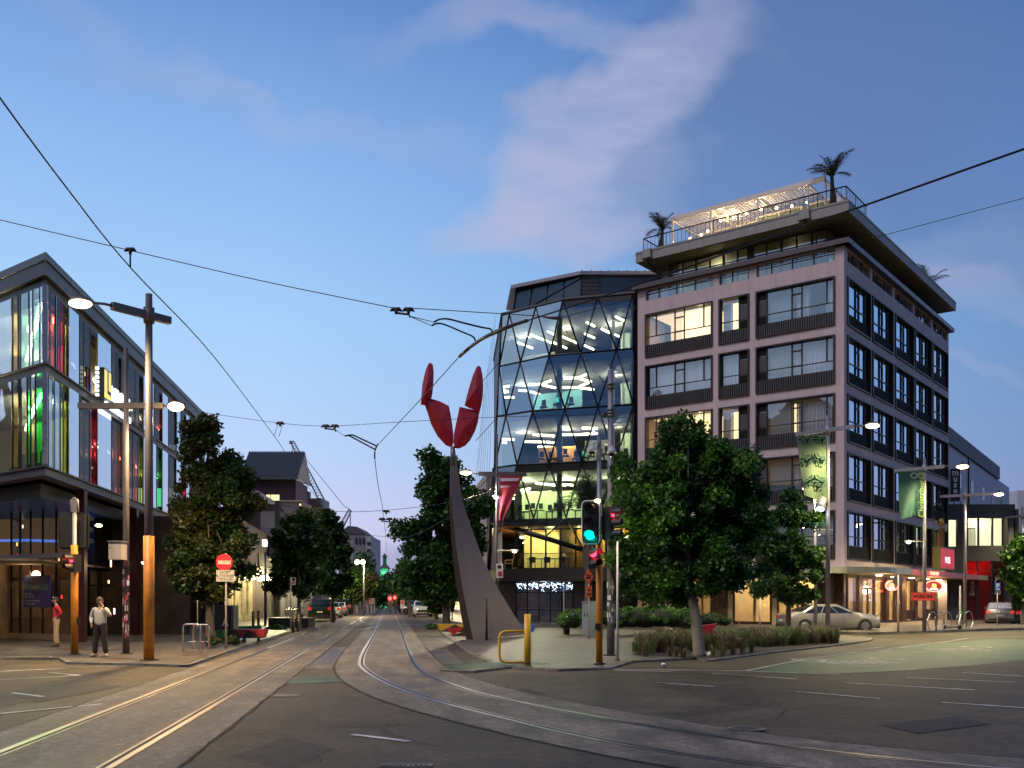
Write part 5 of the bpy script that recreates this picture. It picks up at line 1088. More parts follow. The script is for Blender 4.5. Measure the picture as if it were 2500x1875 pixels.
def ray_z(px, py, z): Y = (z - H) * F / (HY - py); return Vector((gx(px, Y), Y, z))
def street_lamp(label, px, Y, z0, top_py, arm, lamp, r=.1, pw=300, col=(1, .82, .42), beam=(.13, .16), mat=None, group='street lamps with a crossbar', yellow=0):
    t, x = post('street_lamp', label, 'street lamp', px, Y, z0, gz(top_py, Y), r, group=group, mat=mat)
    za = gz(arm[2], Y)
    a = ray_z(arm[0], arm[1], za); b = ray_z(arm[3], arm[4], za); c = Vector((x, Y, za)); d = (b - a); d.z = 0; d.normalize()
    # keep the beam straight through the pole
    la, lb = (a - c).length, (b - c).length; a, b = c - d * la, c + d * lb; n_ = Vector((d.y, -d.x, 0)) * beam[0] / 2; h_ = Vector((0, 0, beam[1] / 2))
    MB().add([a - n_ - h_, b - n_ - h_, b + n_ - h_, a + n_ - h_, a - n_ + h_, b - n_ + h_, b + n_ + h_, a + n_ + h_], [(0, 3, 2, 1), (4, 5, 6, 7), (0, 1, 5, 4), (1, 2, 6, 5), (2, 3, 7, 6), (3, 0, 4, 7)]).build('crossbar', mat or galv, t)
    MB().tube([c - Vector((0, 0, .2)), c + Vector((0, 0, .2))], r * 1.15, 14).build('collar', mat or galv, t)
    end = a if lamp[0] < arm[0] else b; ln = (end - c).normalized(); kx = (lamp[0] - CX) / F
    dd = (kx * end.y - end.x) / (ln.x - kx * ln.y) if abs(ln.x - kx * ln.y) > 1e-4 else .6; dd = min(max(dd, .25), 1.4); hd = end + ln * dd; hd.z = gz(lamp[1], hd.y); hd.z = min(max(hd.z, za - .15), za + .35)
    m_ = MB(); m_.tube([end, end + ln * .2, hd], .035, 6); m_.ball(hd + Vector((0, 0, .04)), .28, 8, (1, .6, .3)); m_.box(hd.x - .04, hd.x + .04, hd.y - .04, hd.y + .04, hd.z + .1, hd.z + .2); m_.build('lamp_head', polep, t)
    MB().ball(hd - Vector((0, 0, .045)), .26, 10, (1.1, .8, .42)).build('lens', E('street_lamp_lens_' + str(int(col[1] * 100)), (1, .86, .5), 4.5), t)
    light('SPOT', hd - Vector((0, 0, .16)), pw * LAMP * 4, col, t, .16, spot=R(165)); light('POINT', hd - Vector((0, .25, .2)), pw * LAMP * .05, col, t, .16)
    if yellow: MB().tube([(x, Y, z0 + .03), (x, Y, z0 + yellow)], r * 1.12, 18).build('painted_base', yelp, t)
    return t, c, d
orange = (1, .62, .26)
street_lamp('tall grey lamp post with an orange painted lower half near the tram rails', 363.6, 25.9, FP, 718, (267, 749, 770, 407, 785), (196, 737), .125, 210, (1, .78, .42), (.16, .19), polep, yellow=3.3)
t, x = post('street_lamp', 'sticker covered lamp post with a level crossbar and glaring orange lamp on the left', 'street lamp', 308, 28.9, FP, gz(850, 28.9), .1, mat=polep, group='street lamps with a crossbar')
za = gz(991, 28.9); MB().box(gx(192, 28.9), gx(398, 28.9), 28.82, 28.98, za - .08, za + .08).build('crossbar', polep, t)
hd = Vector((gx(431, 28.9), 28.9, za)); m_ = MB(); m_.tube([(gx(398, 28.9), 28.9, za), hd], .035, 6); m_.ball(hd + Vector((0, 0, .06)), .28, 8, (1, .6, .3)); m_.build('lamp_head', polep, t)
MB().ball(hd - Vector((0, .05, .03)), .24, 8, (1, .8, .6)).build('lens', E('orange_lens', (1, .74, .36), 4.5), t); light('SPOT', hd - Vector((0, .1, .2)), 700 * LAMP, orange, t, .16, spot=R(165)); light('POINT', hd - Vector((0, .3, .2)), 15 * LAMP, orange, t, .16)
m_ = MB(); rs = random.Random(6); stm = [M('sticker_' + n, c, .5) for n, c in (('white', (.5, .48, .5)), ('red', (.35, .04, .06)), ('dark', (.03, .03, .04)), ('pink', (.4, .15, .25)))]
for k in range(46):
    m_.m = rs.randrange(4); a = rs.uniform(3.6, 5.9); z = rs.uniform(.5, 3.0); s_ = rs.uniform(.04, .09); r_ = .103
    m_.add([(x + r_ * math.cos(a + q_ * s_ / .2), 28.9 + r_ * math.sin(a + q_ * s_ / .2), z + w_ * s_) for q_, w_ in ((-1, -1), (1, -1), (1, 1), (-1, 1))], [(0, 1, 2, 3)])
m_.build('stickers', stm, t)
street_lamp('banner lamp post standing at the end of the grassy median', 2021, 42, .06, 1015, (1940, 1060, 1050, 2081, 1040), (2130, 1037), .105, 240, group='street lamps with a crossbar')
street_lamp('banner lamp post on the footpath in front of the hotel behind the works sign', 2257, 47.8, .13, 1118, (2187, 1150, 1143, 2307, 1139), (2350, 1137), .095, 240)
street_lamp('plain lamp post by the bicycle hoops, right of the hanging sign', 2356, 60, .13, 1188, (2297, 1213, 1209, 2428, 1206), (2427, 1205), .1, 260)
street_lamp('lamp post at the right edge of the picture with its bar pointing left', 2496, 75, .13, 1238, (2447, 1262, 1260, 2520, 1257), (2560, 1256), .11, 120)
street_lamp('lamp post with a red pennant behind the tall red sculpture', 1213, 48, .06, 1060, (1168, 1157, 1157, 1285, 1158), (1137, 1152), .075, 300, (1, .85, .55), (.14, .2), polep)
t, x = post('street_lamp', 'short lamp post behind the small maple with a glaring lamp at its top', 'street lamp', 1991, 50, .12, gz(1205, 50), .09, group='street lamps')
hd = Vector((gx(1968, 50), 50, gz(1192, 50))); m_ = MB(); m_.tube([(x, 50, gz(1205, 50)), hd], .04, 6); m_.ball(hd + Vector((0, 0, .05)), .26, 8, (1, .6, .3)); m_.build('lamp_head', polep, t); MB().ball(hd, .2, 8, (1, .8, .6)).build('lens', E('lens_y', (1, .86, .5), 4.5), t); light('SPOT', hd - Vector((0, .1, .2)), 450 * LAMP, (1, .82, .4), t, .16, spot=R(165)); light('POINT', hd - Vector((0, .3, .1)), 15 * LAMP, (1, .82, .4), t, .1)
def banner(name, label, px0, px1, py0, py1, Y, mat, taper=0, skew=0):
    x0, x1, z0, z1 = gx(px0, Y), gx(px1, Y), gz(py1, Y), gz(py0, Y); t = thing(name, label, 'banner', (x1, Y, z1)); m_ = MB(); nx, nz_ = 12, 20
    def pt(i, j, o=0):
        u_, v_ = i / nx, j / nz_; xx = x0 + (x1 - x0) * (u_ + (taper * v_) * (1 - u_)); return (xx, Y - .05 + .07 * math.sin(u_ * 7 + v_ * 4) * v_ + o, z1 + (z0 - z1) * v_ - skew * v_ * u_)
    for o in (0, .012):
        for j in range(nz_):
            for i in range(nx): m_.quad(pt(i, j, o), pt(i + 1, j, o), pt(i + 1, j + 1, o), pt(i, j + 1, o))
    m_.smooth = True; m_.build('cloth', mat, t); return t, pt
# green patterned banner
grb = M('banner_sage', (.11, .17, .09), .7, var=.3, scale=1.2); t, pt = banner('street_banner', 'sage green banner with dark wave pattern on the median lamp post', 1944, 2017, 1063, 1210, 42, grb, .25, .3)
m_ = MB(); x0, x1, z1, z0 = gx(1944, 42), gx(2017, 42), gz(1063, 42), gz(1210, 42)
def barc(cx_, cz_, r, a0, a1, w_=.035):
    n_ = 7
    for k in range(n_):
        a, b = R(a0 + (a1 - a0) * k / n_), R(a0 + (a1 - a0) * (k + 1) / n_); P4 = [(cx_ + q_ * math.cos(z_), 41.86, cz_ + q_ * math.sin(z_)) for q_, z_ in ((r - w_, a), (r + w_, a), (r + w_, b), (r - w_, b))]
        if all(x0 + .02 + .25 * (z1 - p[2]) / (z1 - z0) * (x1 - x0) < p[0] < x1 - .02 and z0 + .15 < p[2] < z1 - .03 for p in P4): m_.add(P4, [(0, 1, 2, 3)])
wB = x1 - x0
for k in range(5):
    zc = z1 - .42 - k * .92
    for j in range(4):
        cx_ = x0 + wB * (.0 + .5 * j) - .2
        for r in (.22, .36): barc(cx_ + .3, zc, r, 12, 168); barc(cx_ + .3 + wB * .25, zc - .32, r, 192, 348)
    for dz_ in (.0, .1):
        zz = z1 - .08 - dz_ - k * .92
        for q_ in range(4): a = x0 + wB * (.03 + .25 * q_) + (.25 * (z1 - zz) / (z1 - z0) * wB if q_ == 0 else 0); b = x0 + wB * (.22 + .25 * q_); m_.add([(a, 41.86, zz - .05), (b, 41.86, zz - .05), (b, 41.86, zz), (a, 41.86, zz)], [(0, 1, 2, 3)])
m_.build('wave_pattern', M('banner_dark_green', (.015, .07, .05), .7), t)
t, pt = banner('street_banner', 'dark teal banner with pale vertical city lettering on the hotel side lamp post', 2192, 2253, 1151, 1268, 47.8, M('banner_teal', (.004, .05, .038), .6, var=.5, scale=.9), .06, -.25)
text('Christchurch', .42, M('banner_lime', (.13, .2, .05), .6), t, lambda x, y, z: (gx(2247, 47.8) - y, 47.66 - z, gz(1208, 47.8) + x), 'banner_lettering')
m_ = MB()
for s in (-.17, .17):
    for r in (.12, .17): m_.tube([(gx(2237, 47.8) + s + r * math.cos(a), 47.66, gz(1162, 47.8) + r * .8 * math.sin(a)) for a in [k * math.pi / 8 for k in range(17)]], .012, 4, cap=False)
m_.build('scroll_emblem', M('banner_pale', (.3, .4, .3), .6), t)
t, pt = banner('street_banner', 'torn looking red and white pennant hanging from the lamp post behind the sculpture', 1219, 1277, 1162, 1280, 48, M('pennant_red', (.24, .012, .025), .6, var=.3, scale=1), 0, 0)
me = t.children[0].data
for v_ in me.vertices: f = min(1, max(0, -v_.co.z / (gz(1162, 48) - gz(1280, 48)))); v_.co.x = (gx(1219, 48) - gx(1277, 48)) + (v_.co.x - (gx(1219, 48) - gx(1277, 48))) * (1 - .93 * f)
m_ = MB(); m_.add([(gx(1222, 48), 47.85, gz(1168, 48)), (gx(1268, 48), 47.85, gz(1168, 48)), (gx(1264, 48), 47.85, gz(1175, 48)), (gx(1222, 48), 47.85, gz(1176, 48))], [(0, 1, 2, 3)]); m_.add([(gx(1222, 48), 47.85, gz(1186, 48)), (gx(1248, 48), 47.85, gz(1188, 48)), (gx(1222, 48), 47.85, gz(1193, 48))], [(0, 1, 2)]); m_.build('white_stripe', M('pennant_white', (.55, .45, .5), .6), t)
# small extra lamps clamped to posts
for nm, lb, px, py, Y, col, s_ in (('floodlight', 'round grey floodlight clamped to the median banner post', 2003, 1240, 41.8, (.8, .95, 1), 1), ('side_lamp', 'slim white side lamp on the hotel lamp post arm', 2218, 1323, 47.7, (1, .9, .6), 0), ('side_lamp', 'violet white lamp on the pennant post behind the sculpture', 1211, 1214, 47.8, (.85, .65, 1), 0), ('side_lamp', 'small warm side lamp on the pennant post in front of the terrace', 1256, 1345, 47.8, (1, .75, .35), 0), ('side_lamp', 'small lamp above the dark bus sign by the slatted shopfront', 684, 1362, 63, (1, .9, .6), 0), ('side_lamp', 'bright little lamp hidden in the small maple by the hotel', 1983, 1278, 47, (1, .85, .4), 0)):
    c = Vector((gx(px, Y), Y, gz(py, Y))); t = thing(nm, lb, 'lamp', c); m_ = MB(); px2 = {2003: 2019, 2218: 2254, 1211: 1213, 1256: 1214, 684: 650, 1983: 1990}[px]
    m_.tube([(gx(px2, Y), Y, c.z + .02), (c.x, c.y, c.z + .03)], .025, 5)
    if s_: m_.tube([(c.x + .15, c.y + .1, c.z + .45), (c.x, c.y, c.z + .1), (c.x - .08, c.y - .1, c.z - .05)], [.13, .22, .2], 12)
    else: m_.ball(c + Vector((0, .02, .04)), .16, 6, (1.4, .7, .35))
    m_.build('housing', galv, t); MB().ball(c + Vector((-.08 * s_, -.1 * s_, -.03)), .10, 6, (1.1, 1, .6)).build('lens', E('lens_' + nm + str(px), col, 10), t); light('POINT', c - Vector((0, .2, .15)), 25, col, t, .08)
# ---------------------------------------------------------------- traffic signals
def signal_head(t, c, face, lit, w_=.34, n_=3, board=None, col_on=None, step=.33, rim=True):
    """housing of n_ lamps centred at c, facing unit vector face; lit = index from top"""
    f = Vector(face).normalized(); s = Vector((-f.y, f.x, 0)); up = Vector((0, 0, 1)); hh = n_ * step
    def bxs(mb, cc, a, b, d): mb.add([cc + s * i * a + f * j * b + up * k * d for k in (-.5, .5) for i, j in ((-.5, -.5), (.5, -.5), (.5, .5), (-.5, .5))], [(0, 3, 2, 1), (4, 5, 6, 7), (0, 1, 5, 4), (1, 2, 6, 5), (2, 3, 7, 6), (3, 0, 4, 7)])
    m_ = MB(); bxs(m_, c, w_, .22, hh); o_ = m_.build('signal_housing', blk, t)
    if board:
        bw, bh = board; rr = .1; pts = []
        for cx_, cz_, a0 in ((bw / 2 - rr, bh / 2 - rr, 0), (-bw / 2 + rr, bh / 2 - rr, 90), (-bw / 2 + rr, -bh / 2 + rr, 180), (bw / 2 - rr, -bh / 2 + rr, 270)): pts += [(cx_ + rr * math.cos(R(a0 + q * 22.5)), cz_ + rr * math.sin(R(a0 + q * 22.5))) for q in range(5)]
        P3 = [c + s * p[0] + up * p[1] + f * .03 for p in pts]; n__ = len(P3)
        MB().add(P3 + [p - f * .03 for p in P3], [tuple(range(n__)), tuple(range(2 * n__ - 1, n__ - 1, -1))] + [(i, (i + 1) % n__, n__ + (i + 1) % n__, n__ + i) for i in range(n__)]).build('backboard', blk, o_)
        if rim: MB().tube([p + f * .012 for p in P3] + [P3[0] + f * .012], .022, 5, cap=False).build('white_border', sgnw, o_)
    for k in range(n_):
        lc = c + up * (hh / 2 - step * (k + .5)) + f * .115; m_ = MB()
        vs = []; nseg = 12
        for q in range(nseg + 1): a = R(-20 + 220 * q / nseg); vs += [lc + s * math.cos(a) * .125 + up * math.sin(a) * .125, lc + s * math.cos(a) * .12 + up * math.sin(a) * .12 + f * (.24 if 0 < q < nseg else .1)]
        m_.add(vs, [(2 * i, 2 * i + 2, 2 * i + 3, 2 * i + 1) for i in range(nseg)]); m_.build('visor', blk, o_)
        MB().tube([lc, lc + f * .02], .105, 18).build('lens', col_on if k == lit else M('lens_off', (.03, .02, .02), .3), o_)
redE = E('signal_red', (1, .02, .05), 9); grnE = E('signal_green', (0, .9, .62), 9)
Yp = 24.4; zt = gz(1065, Yp)
t, x = post('traffic_signal', 'yellow sleeved signal post with glowing green light beside the thick grey pole', 'traffic signal', 1463, Yp, .06, zt, .075, group='traffic signals')
MB().tube([(x, Yp, .09), (x, Yp, gz(1322, Yp))], .083, 16).build('yellow_sleeve', yelp, t)
MB().tube([(x, Yp, gz(1620, Yp)), (x, Yp, gz(1617, Yp))], .086, 16).build('number_band', blk, t)
c = Vector((gx(1443, Yp - .2), Yp - .2, gz(1277, Yp))); signal_head(t, c, (-.25, -1, 0), 2, board=(.44, 1.06), col_on=grnE); light('POINT', c + Vector((-.05, -.35, -.35)), 5, (0, 1, .7), t, .08)
signal_head(t, Vector((gx(1485, Yp - .1), Yp - .05, gz(1279, Yp))), (1, -.45, 0), 0, n_=3, step=.27, w_=.28, col_on=redE)
signal_head(t, Vector((gx(1440, Yp - .2), Yp - .2, gz(1364, Yp))), (.75, -1, 0), 0, n_=2, step=.26, w_=.26, col_on=redE)
m_ = MB(); m_.tube([(x - .02, Yp, gz(1250, Yp)), (x - .2, Yp - .15, gz(1250, Yp))], .02, 6); m_.tube([(x, Yp, gz(1300, Yp)), (x + .25, Yp - .05, gz(1300, Yp))], .02, 6); m_.tube([(x, Yp, gz(1370, Yp)), (x - .2, Yp - .15, gz(1370, Yp))], .02, 6); m_.build('bracket', blk, t)
MB().box(x - .11, x + .02, Yp - .12, Yp - .05, gz(1538, Yp), gz(1522, Yp)).build('push_button', blk, t)
MB().ball((gx(1456, Yp), Yp - .3, gz(1226, Yp)), .06, 6, (1.2, 1, .8)).build('small_lamp', E('warm_lamp', (1, .7, .3), 12), t); light('POINT', (gx(1470, Yp), Yp + .5, gz(1235, Yp)), 170, (1, .95, .5), t, .1)
def dome(px, py, Y, side, lb):
    c = Vector((gx(px, Y), Y, gz(py, Y))); d = thing('dome_camera', lb, 'camera', c, group='dome cameras on the poles'); m_ = MB()
    m_.tube([(c.x, c.y, c.z + .16), (c.x, c.y, c.z + .2), (c.x + side * .08, c.y, c.z + .24), (c.x + side * .2, c.y, c.z + .22)], .03, 8); m_.tube([(c.x, c.y, c.z + .16), (c.x, c.y, c.z + .06), (c.x, c.y, c.z)], [.05, .11, .12], 14); m_.build('housing', M('camera_shell', (.5, .5, .52), .4), d)
    MB().ball((c.x, c.y, c.z - .02), .085, 8).build('dark_dome', M('camera_dome', (.01, .01, .015), .05, spec=1), d)
dome(1445, 1102, 24.3, 1, 'left one of the two dome cameras, hung from the thin post'); dome(1493, 1106, 24.2, -1, 'right one of the two dome cameras, in front of the thick pole')
# signal seen from behind on the left
Yl = 28.6; t, x = post('traffic_signal', 'yellow signal post on the left with signal boards seen from behind', 'traffic signal', 182, Yl, FP, gz(1250, Yl), .09, group='traffic signals')
MB().tube([(x, Yl, .09), (x, Yl, gz(1331, Yl))], .105, 16).build('yellow_sleeve', yelp, t)
for px, w_ in ((157, .33), (196, .30)): signal_head(t, Vector((gx(px, Yl), Yl + .15, gz(1295, Yl))), ((-.2 if px < 180 else .3), 1, 0), 2, w_=w_, board=(.42, 1.08), col_on=M('lens_off', (.03, .02, .02), .3), rim=False)
signal_head(t, Vector((gx(192, Yl), Yl - .2, gz(1376, Yl))), (-.8, -1, 0), 0, n_=2, step=.26, w_=.26, col_on=redE); light('POINT', (gx(187, Yl), Yl - .6, gz(1368, Yl)), 3, (1, .03, .05), t, .06)
m_ = MB(); m_.tube([(x - .1, Yl, gz(1250, Yl)), (x - .1, Yl, gz(1222, Yl)), (x, Yl, gz(1216, Yl)), (x + .1, Yl, gz(1222, Yl)), (x + .1, Yl, gz(1250, Yl))], .03, 6); m_.box(x - .07, x + .07, Yl - .07, Yl + .07, gz(1250, Yl), gz(1222, Yl)); m_.build('top_bracket', galv, t)
MB().box(x + .08, x + .16, Yl - .05, Yl + .05, gz(1525, Yl), gz(1508, Yl)).build('push_button', blk, t)
# distant signals
for px, py, Y, lb in ((953, 1461, 112, 'distant red traffic signal left of the other at the end of the tram street'), (965, 1459, 118, 'distant red traffic signal on the right at the end of the tram street')):
    t, x = post('traffic_signal', lb, 'traffic signal', px, Y, 0, gz(py, Y) + .5, .09, group='far traffic signals'); MB().box(x - .25, x + .25, Y - .4, Y - .1, gz(py, Y) - 1.1, gz(py, Y) + .4).build('signal_housing', blk, t)
    MB().ball((x, Y - .45, gz(py, Y)), .2, 6).build('lens', E('far_red', (1, .03, .03), 9), t); light('POINT', (x, Y - .8, gz(py, Y)), 40, (1, .05, .05), t, .1)
# thick grey pole with straps and graffiti
Yg = 28.3; t, x = post('utility_pole', 'thick grey steel pole with graffiti stickers and clamps beside the yellow signal post', 'pole', 1491, Yg, .06, gz(903, Yg), .115)
m_ = MB()
for py in (938, 947, 1000, 1008, 1015, 1137): m_.tube([(x, Yg, gz(py, Yg) - .02), (x, Yg, gz(py, Yg) + .02)], .13, 16); m_.box(x + .1, x + .2, Yg - .05, Yg + .05, gz(py, Yg) - .02, gz(py, Yg) + .02)
m_.build('strap', M('strap_metal', (.2, .2, .2), .3, .8), t)
m_ = MB()
for k in range(24):
    m_.m = rs.randrange(3); a = rs.uniform(3.9, 5.6); z = rs.uniform(.95, 2.2); s_ = rs.uniform(.05, .1); r_ = .122
    m_.add([(x + r_ * math.cos(a + q_ * s_ / .15), Yg + r_ * math.sin(a + q_ * s_ / .15), z + w_ * s_) for q_, w_ in ((-1, -1), (1, -1), (1, 1), (-1, 1))], [(0, 1, 2, 3)])
m_.build('stickers', [stm[0], stm[2], M('sticker_grey', (.2, .2, .22), .5)], t)
m_ = MB(); m_.tube([(x - .1, Yg - .1, gz(945, Yg)), (x - .35, Yg - .3, gz(925, Yg)), ], .012, 5); m_.ball((x - .2, Yg - .15, gz(1015, Yg)), .09, 6); m_.build('wire_clamp', iron, t)
t, x = post('sign_pole', 'thin pale pole just right of the thick grey pole', 'pole', 1507.5, 26.0, .06, gz(1322, 26), .035, mat=M('pale_pole', (.5, .48, .5), .5))
# yellow hoop barrier
Yb = 24.0; x = gx(1288, Yb); t = thing('hoop_barrier', 'bright yellow post with a rounded rail loop at the kerb', 'barrier', (x, Yb, .06)); yb_ = M('bright_yellow_paint', (.72, .40, .02), .45, var=.2, scale=7, stain=.3)
MB().tube([(x, Yb, .06), (x, Yb, gz(1499, Yb))], .082, 18).build('post', yb_, t); MB().tube([(x, Yb, gz(1620, Yb)), (x, Yb, gz(1617, Yb))], .085, 18).build('dark_band', blk, t)
xa, za, zb = gx(1219, Yb), gz(1541, Yb), gz(1617, Yb); r_ = .16
pth = [(x, Yb, za), (xa + r_, Yb, za)] + [(xa + r_ - r_ * math.sin(a), Yb, za - r_ + r_ * math.cos(a)) for a in (R(30), R(60), R(90))] + [(xa, Yb, zb + r_)] + [(xa + r_ - r_ * math.cos(a), Yb, zb + r_ - r_ * math.sin(a)) for a in (R(30), R(60), R(90))] + [(x, Yb, zb)]
MB().tube(pth, .032, 10).build('rail_loop', yb_, t)
# staple rail on the left footpath
for i, (px0, px1, Y) in enumerate(((447, 489, 30.2), (472, 510, 31.8))):
    a, b = gx(px0, Y), gx(px1, Y); zt_ = gz(1524 if i == 0 else 1525.5, Y); t = thing('staple_rail', ['front one of the two steel hoop rails on the left footpath', 'rear one of the two steel hoop rails on the left footpath'][i], 'rail', ((a + b) / 2, Y, FP), group='steel hoop rails')
    MB().tube([(a, Y, FP), (a, Y, zt_ - .08), (a + .03, Y, zt_ - .02), (a + .1, Y, zt_), (b - .1, Y, zt_), (b - .03, Y, zt_ - .02), (b, Y, zt_ - .08), (b, Y, FP)], .03, 8).build('hoop', M('stainless', (.55, .52, .5), .2, 1), t); MB().tube([(a, Y, gz(1567, Y)), (b, Y, gz(1567, Y))], .022, 8).build('lower_rail', M('stainless', (.55, .52, .5), .2, 1), t)
# ---------------------------------------------------------------- signs
def sign_plate(t, px0, px1, py0, py1, Y, mat, nm='plate', th=.012, rad=0):
    return MB().box(gx(px0, Y), gx(px1, Y), Y - th, Y, gz(py1, Y), gz(py0, Y)).build(nm, mat, t)
def tx(t, s, px, py, hpx, Y, mat, bold=0, sx=1, nm='lettering', sp=1): return text(s, hpx / F * Y * 1.38, mat, t, lambda x, y, z: (gx(px, Y) + x * sx, Y - .022 - z, gz(py, Y) + y), nm, bold=bold, ext=.003, spacing=sp)
bkt = M('sign_black_text', (.012, .012, .012), .5); wht = M('sign_white_text', (.75, .73, .7), .5); redm = M('sign_red', (.58, .02, .035), .45, var=.04); pgrey = M('pale_post', (.5, .42, .38), .5, var=.06)
Y = 32.4; t, x = post('road_sign', 'red round no entry sign above a white plate for authorised vehicles on a pale post', 'sign', 552, Y, FP, gz(1351, Y), .035, mat=pgrey)
MB().disc((gx(549, Y), Y - .06, gz(1373, Y)), 20.5 / F * Y, (0, -1, 0), 36, .015).build('red_disc', redm, t)
MB().box(gx(533, Y), gx(565, Y), Y - .08, Y - .07, gz(1377.5, Y), gz(1369, Y)).build('white_bar', sgnw, t)
text('NO ENTRY', .115, bkt, t, lambda x_, y, z: (gx(549, Y) + x_, Y - .083 - z, gz(1373.2, Y) + y), ext=.002)
MB().box(gx(530, Y), gx(573, Y), Y - .07, Y - .055, gz(1420, Y), gz(1392, Y)).build('plate', sgnw, t)
m_ = MB()
for a, b, c_, d in ((532, 571, 1393.5, 1394.3), (532, 571, 1417.7, 1418.5), (532, 533, 1394, 1418), (570, 571, 1394, 1418)): m_.box(gx(a, Y), gx(b, Y), Y - .075, Y - .071, gz(d, Y), gz(c_, Y))
m_.build('plate_border', bkt, t)
for s_, py in (('EXCEPT', 1398.5), ('AUTHORISED', 1406), ('VEHICLES', 1413.5)): text(s_, .115, bkt, t, lambda x_, y, z, py=py: (gx(551.5, Y) + x_ * .95, Y - .074 - z, gz(py, Y) + y), ext=.002, bold=.002)
# works end sign
Yw = 47.2; t = thing('works_sign', 'orange red rectangular sign reading WORKS END on two posts before the hotel', 'sign', (gx(2254, Yw), Yw, .13)); org_ = M('works_orange', (.80, .075, .045), .4, var=.05, emit=(1, .1, .06), es=.12)
sign_plate(t, 2225.5, 2283, 1446.5, 1466.5, Yw - .25, org_)
m_ = MB()
for a, b, c_, d in ((2226.5, 2282, 1447.3, 1448.3), (2226.5, 2282, 1464.7, 1465.7), (2226.5, 2227.5, 1448, 1465), (2281, 2282, 1448, 1465)): m_.box(gx(a, Yw - .25), gx(b, Yw - .25), Yw - .27, Yw - .262, gz(d, Yw), gz(c_, Yw))
m_.build('border', bkt, t); tx(t, 'WORKS END', 2254, 1456.5, 8.8, Yw - .25, bkt, .012, .66, sp=1.05)
MB().tube([(gx(2281, Yw), Yw - .2, .13), (gx(2281, Yw), Yw - .2, gz(1448, Yw))], .03, 8).build('post', iron, t)
# orange sign by the cabinet
Yc = 41; t, x = post('works_sign', 'orange diamond warning sign over a small orange plate on a pole at the grey cabinet', 'sign', 1437.5, Yc, .06, gz(1392, Yc), .03, mat=pgrey); q = gx(19, Yc) - gx(0, Yc); org2 = M('works_orange_dull', (.62, .10, .03), .45)
cx_, cz_ = gx(1437, Yc), gz(1408, Yc); m_ = MB(); m_.add([(cx_ - .2, Yc - .05, cz_), (cx_, Yc - .05, cz_ - .34), (cx_ + .2, Yc - .05, cz_), (cx_, Yc - .05, cz_ + .34), (cx_ - .2, Yc - .035, cz_), (cx_, Yc - .035, cz_ - .34), (cx_ + .2, Yc - .035, cz_), (cx_, Yc - .035, cz_ + .34)], [(0, 1, 2, 3), (4, 7, 6, 5), (0, 4, 5, 1), (1, 5, 6, 2), (2, 6, 7, 3), (3, 7, 4, 0)]); m_.build('diamond_plate', org2, t)
m_ = MB(); m_.box(cx_ - .1, cx_ + .1, Yc - .06, Yc - .052, cz_ - .08, cz_ + .0); m_.box(cx_ - .12, cx_ + .1, Yc - .06, Yc - .052, cz_ + .04, cz_ + .075); m_.build('symbol', bkt, t)
sign_plate(t, 1431, 1445, 1430, 1458, Yc - .035, org2, 'lower_plate'); m_ = MB(); m_.box(gx(1433, Yc), gx(1443, Yc), Yc - .06, Yc - .05, gz(1452, Yc), gz(1449, Yc)); m_.box(gx(1434, Yc), gx(1442, Yc), Yc - .06, Yc - .05, gz(1442, Yc), gz(1439, Yc)); m_.build('plate_marks', bkt, t)
# other small signs
bluem = M('sign_blue', (.02, .10, .38), .4); 
def park_sign(px, py0, py1, pyb, Y, lb, pr=.03):
    t, x = post('parking_sign', lb, 'sign', px, Y, .13, gz(py0, Y), pr, group='blue parking signs', mat=pgrey); s_ = .26; sign_plate(t, px - 6, px + 6, py0, py1, Y - .04, bluem)
    text('P', (py1 - py0) * .75 / F * Y, wht, t, lambda x_, y, z: (gx(px, Y) + x_, Y - .06 - z, gz(py0 + (py1 - py0) * .38, Y) + y), ext=.002); MB().box(gx(px - 4, Y), gx(px + 4, Y), Y - .06, Y - .05, gz(py0 + (py1 - py0) * .86, Y), gz(py0 + (py1 - py0) * .78, Y)).build('lower_line', wht, t)
park_sign(1805, 1425, 1441, 1528, 57.5, 'blue parking sign between the two maples'); park_sign(2435, 1423, 1442, 1520, 60, 'blue parking sign beside the parked silver hatchback'); park_sign(1376.5, 1430, 1443, 1500, 62, 'blue parking sign in front of the fairy lit bar window')
t, x = post('no_parking_sign', 'white and red no parking plate on the pennant lamp post', 'sign', 1213, 47.85, .06, .5, .02, mat=pgrey); sign_plate(t, 1211, 1228, 1376, 1411, 47.8, sgnw); sign_plate(t, 1216, 1226, 1395, 1407, 47.78, M('plate_crimson', (.4, .02, .06), .5), 'red_panel'); MB().tube([(gx(1219.5, 47.7), 47.77, gz(1384, 47.8) + .0), (gx(1219.5, 47.7), 47.76, gz(1384, 47.8))], .1, 16).build('symbol', bkt, t)
t, x = post('no_parking_sign', 'small pale no parking plate on a thin post by the two bollards', 'sign', 709.5, 57, FP, gz(1409, 57), .04, mat=pgrey); sign_plate(t, 710, 722, 1410, 1428, 56.9, sgnw); MB().disc((gx(716, 56.8), 56.87, gz(1415, 57)), .09, n=16).build('ring', bkt, t); sign_plate(t, 711.5, 720.5, 1421, 1424.5, 56.87, redm, 'red_line')
Yr = 46.9; t, x = post('round_sign', 'round grey sign seen from behind on a post before the canopy', 'sign', 2193, Yr, .13, gz(1404, Yr), .045, mat=pgrey); MB().disc((gx(2194, Yr), Yr + .08, gz(1417, Yr)), 13.5 / F * Yr, n=32, th=.02).build('disc', M('sign_back_grey', (.10, .11, .11), .5, .3), t)
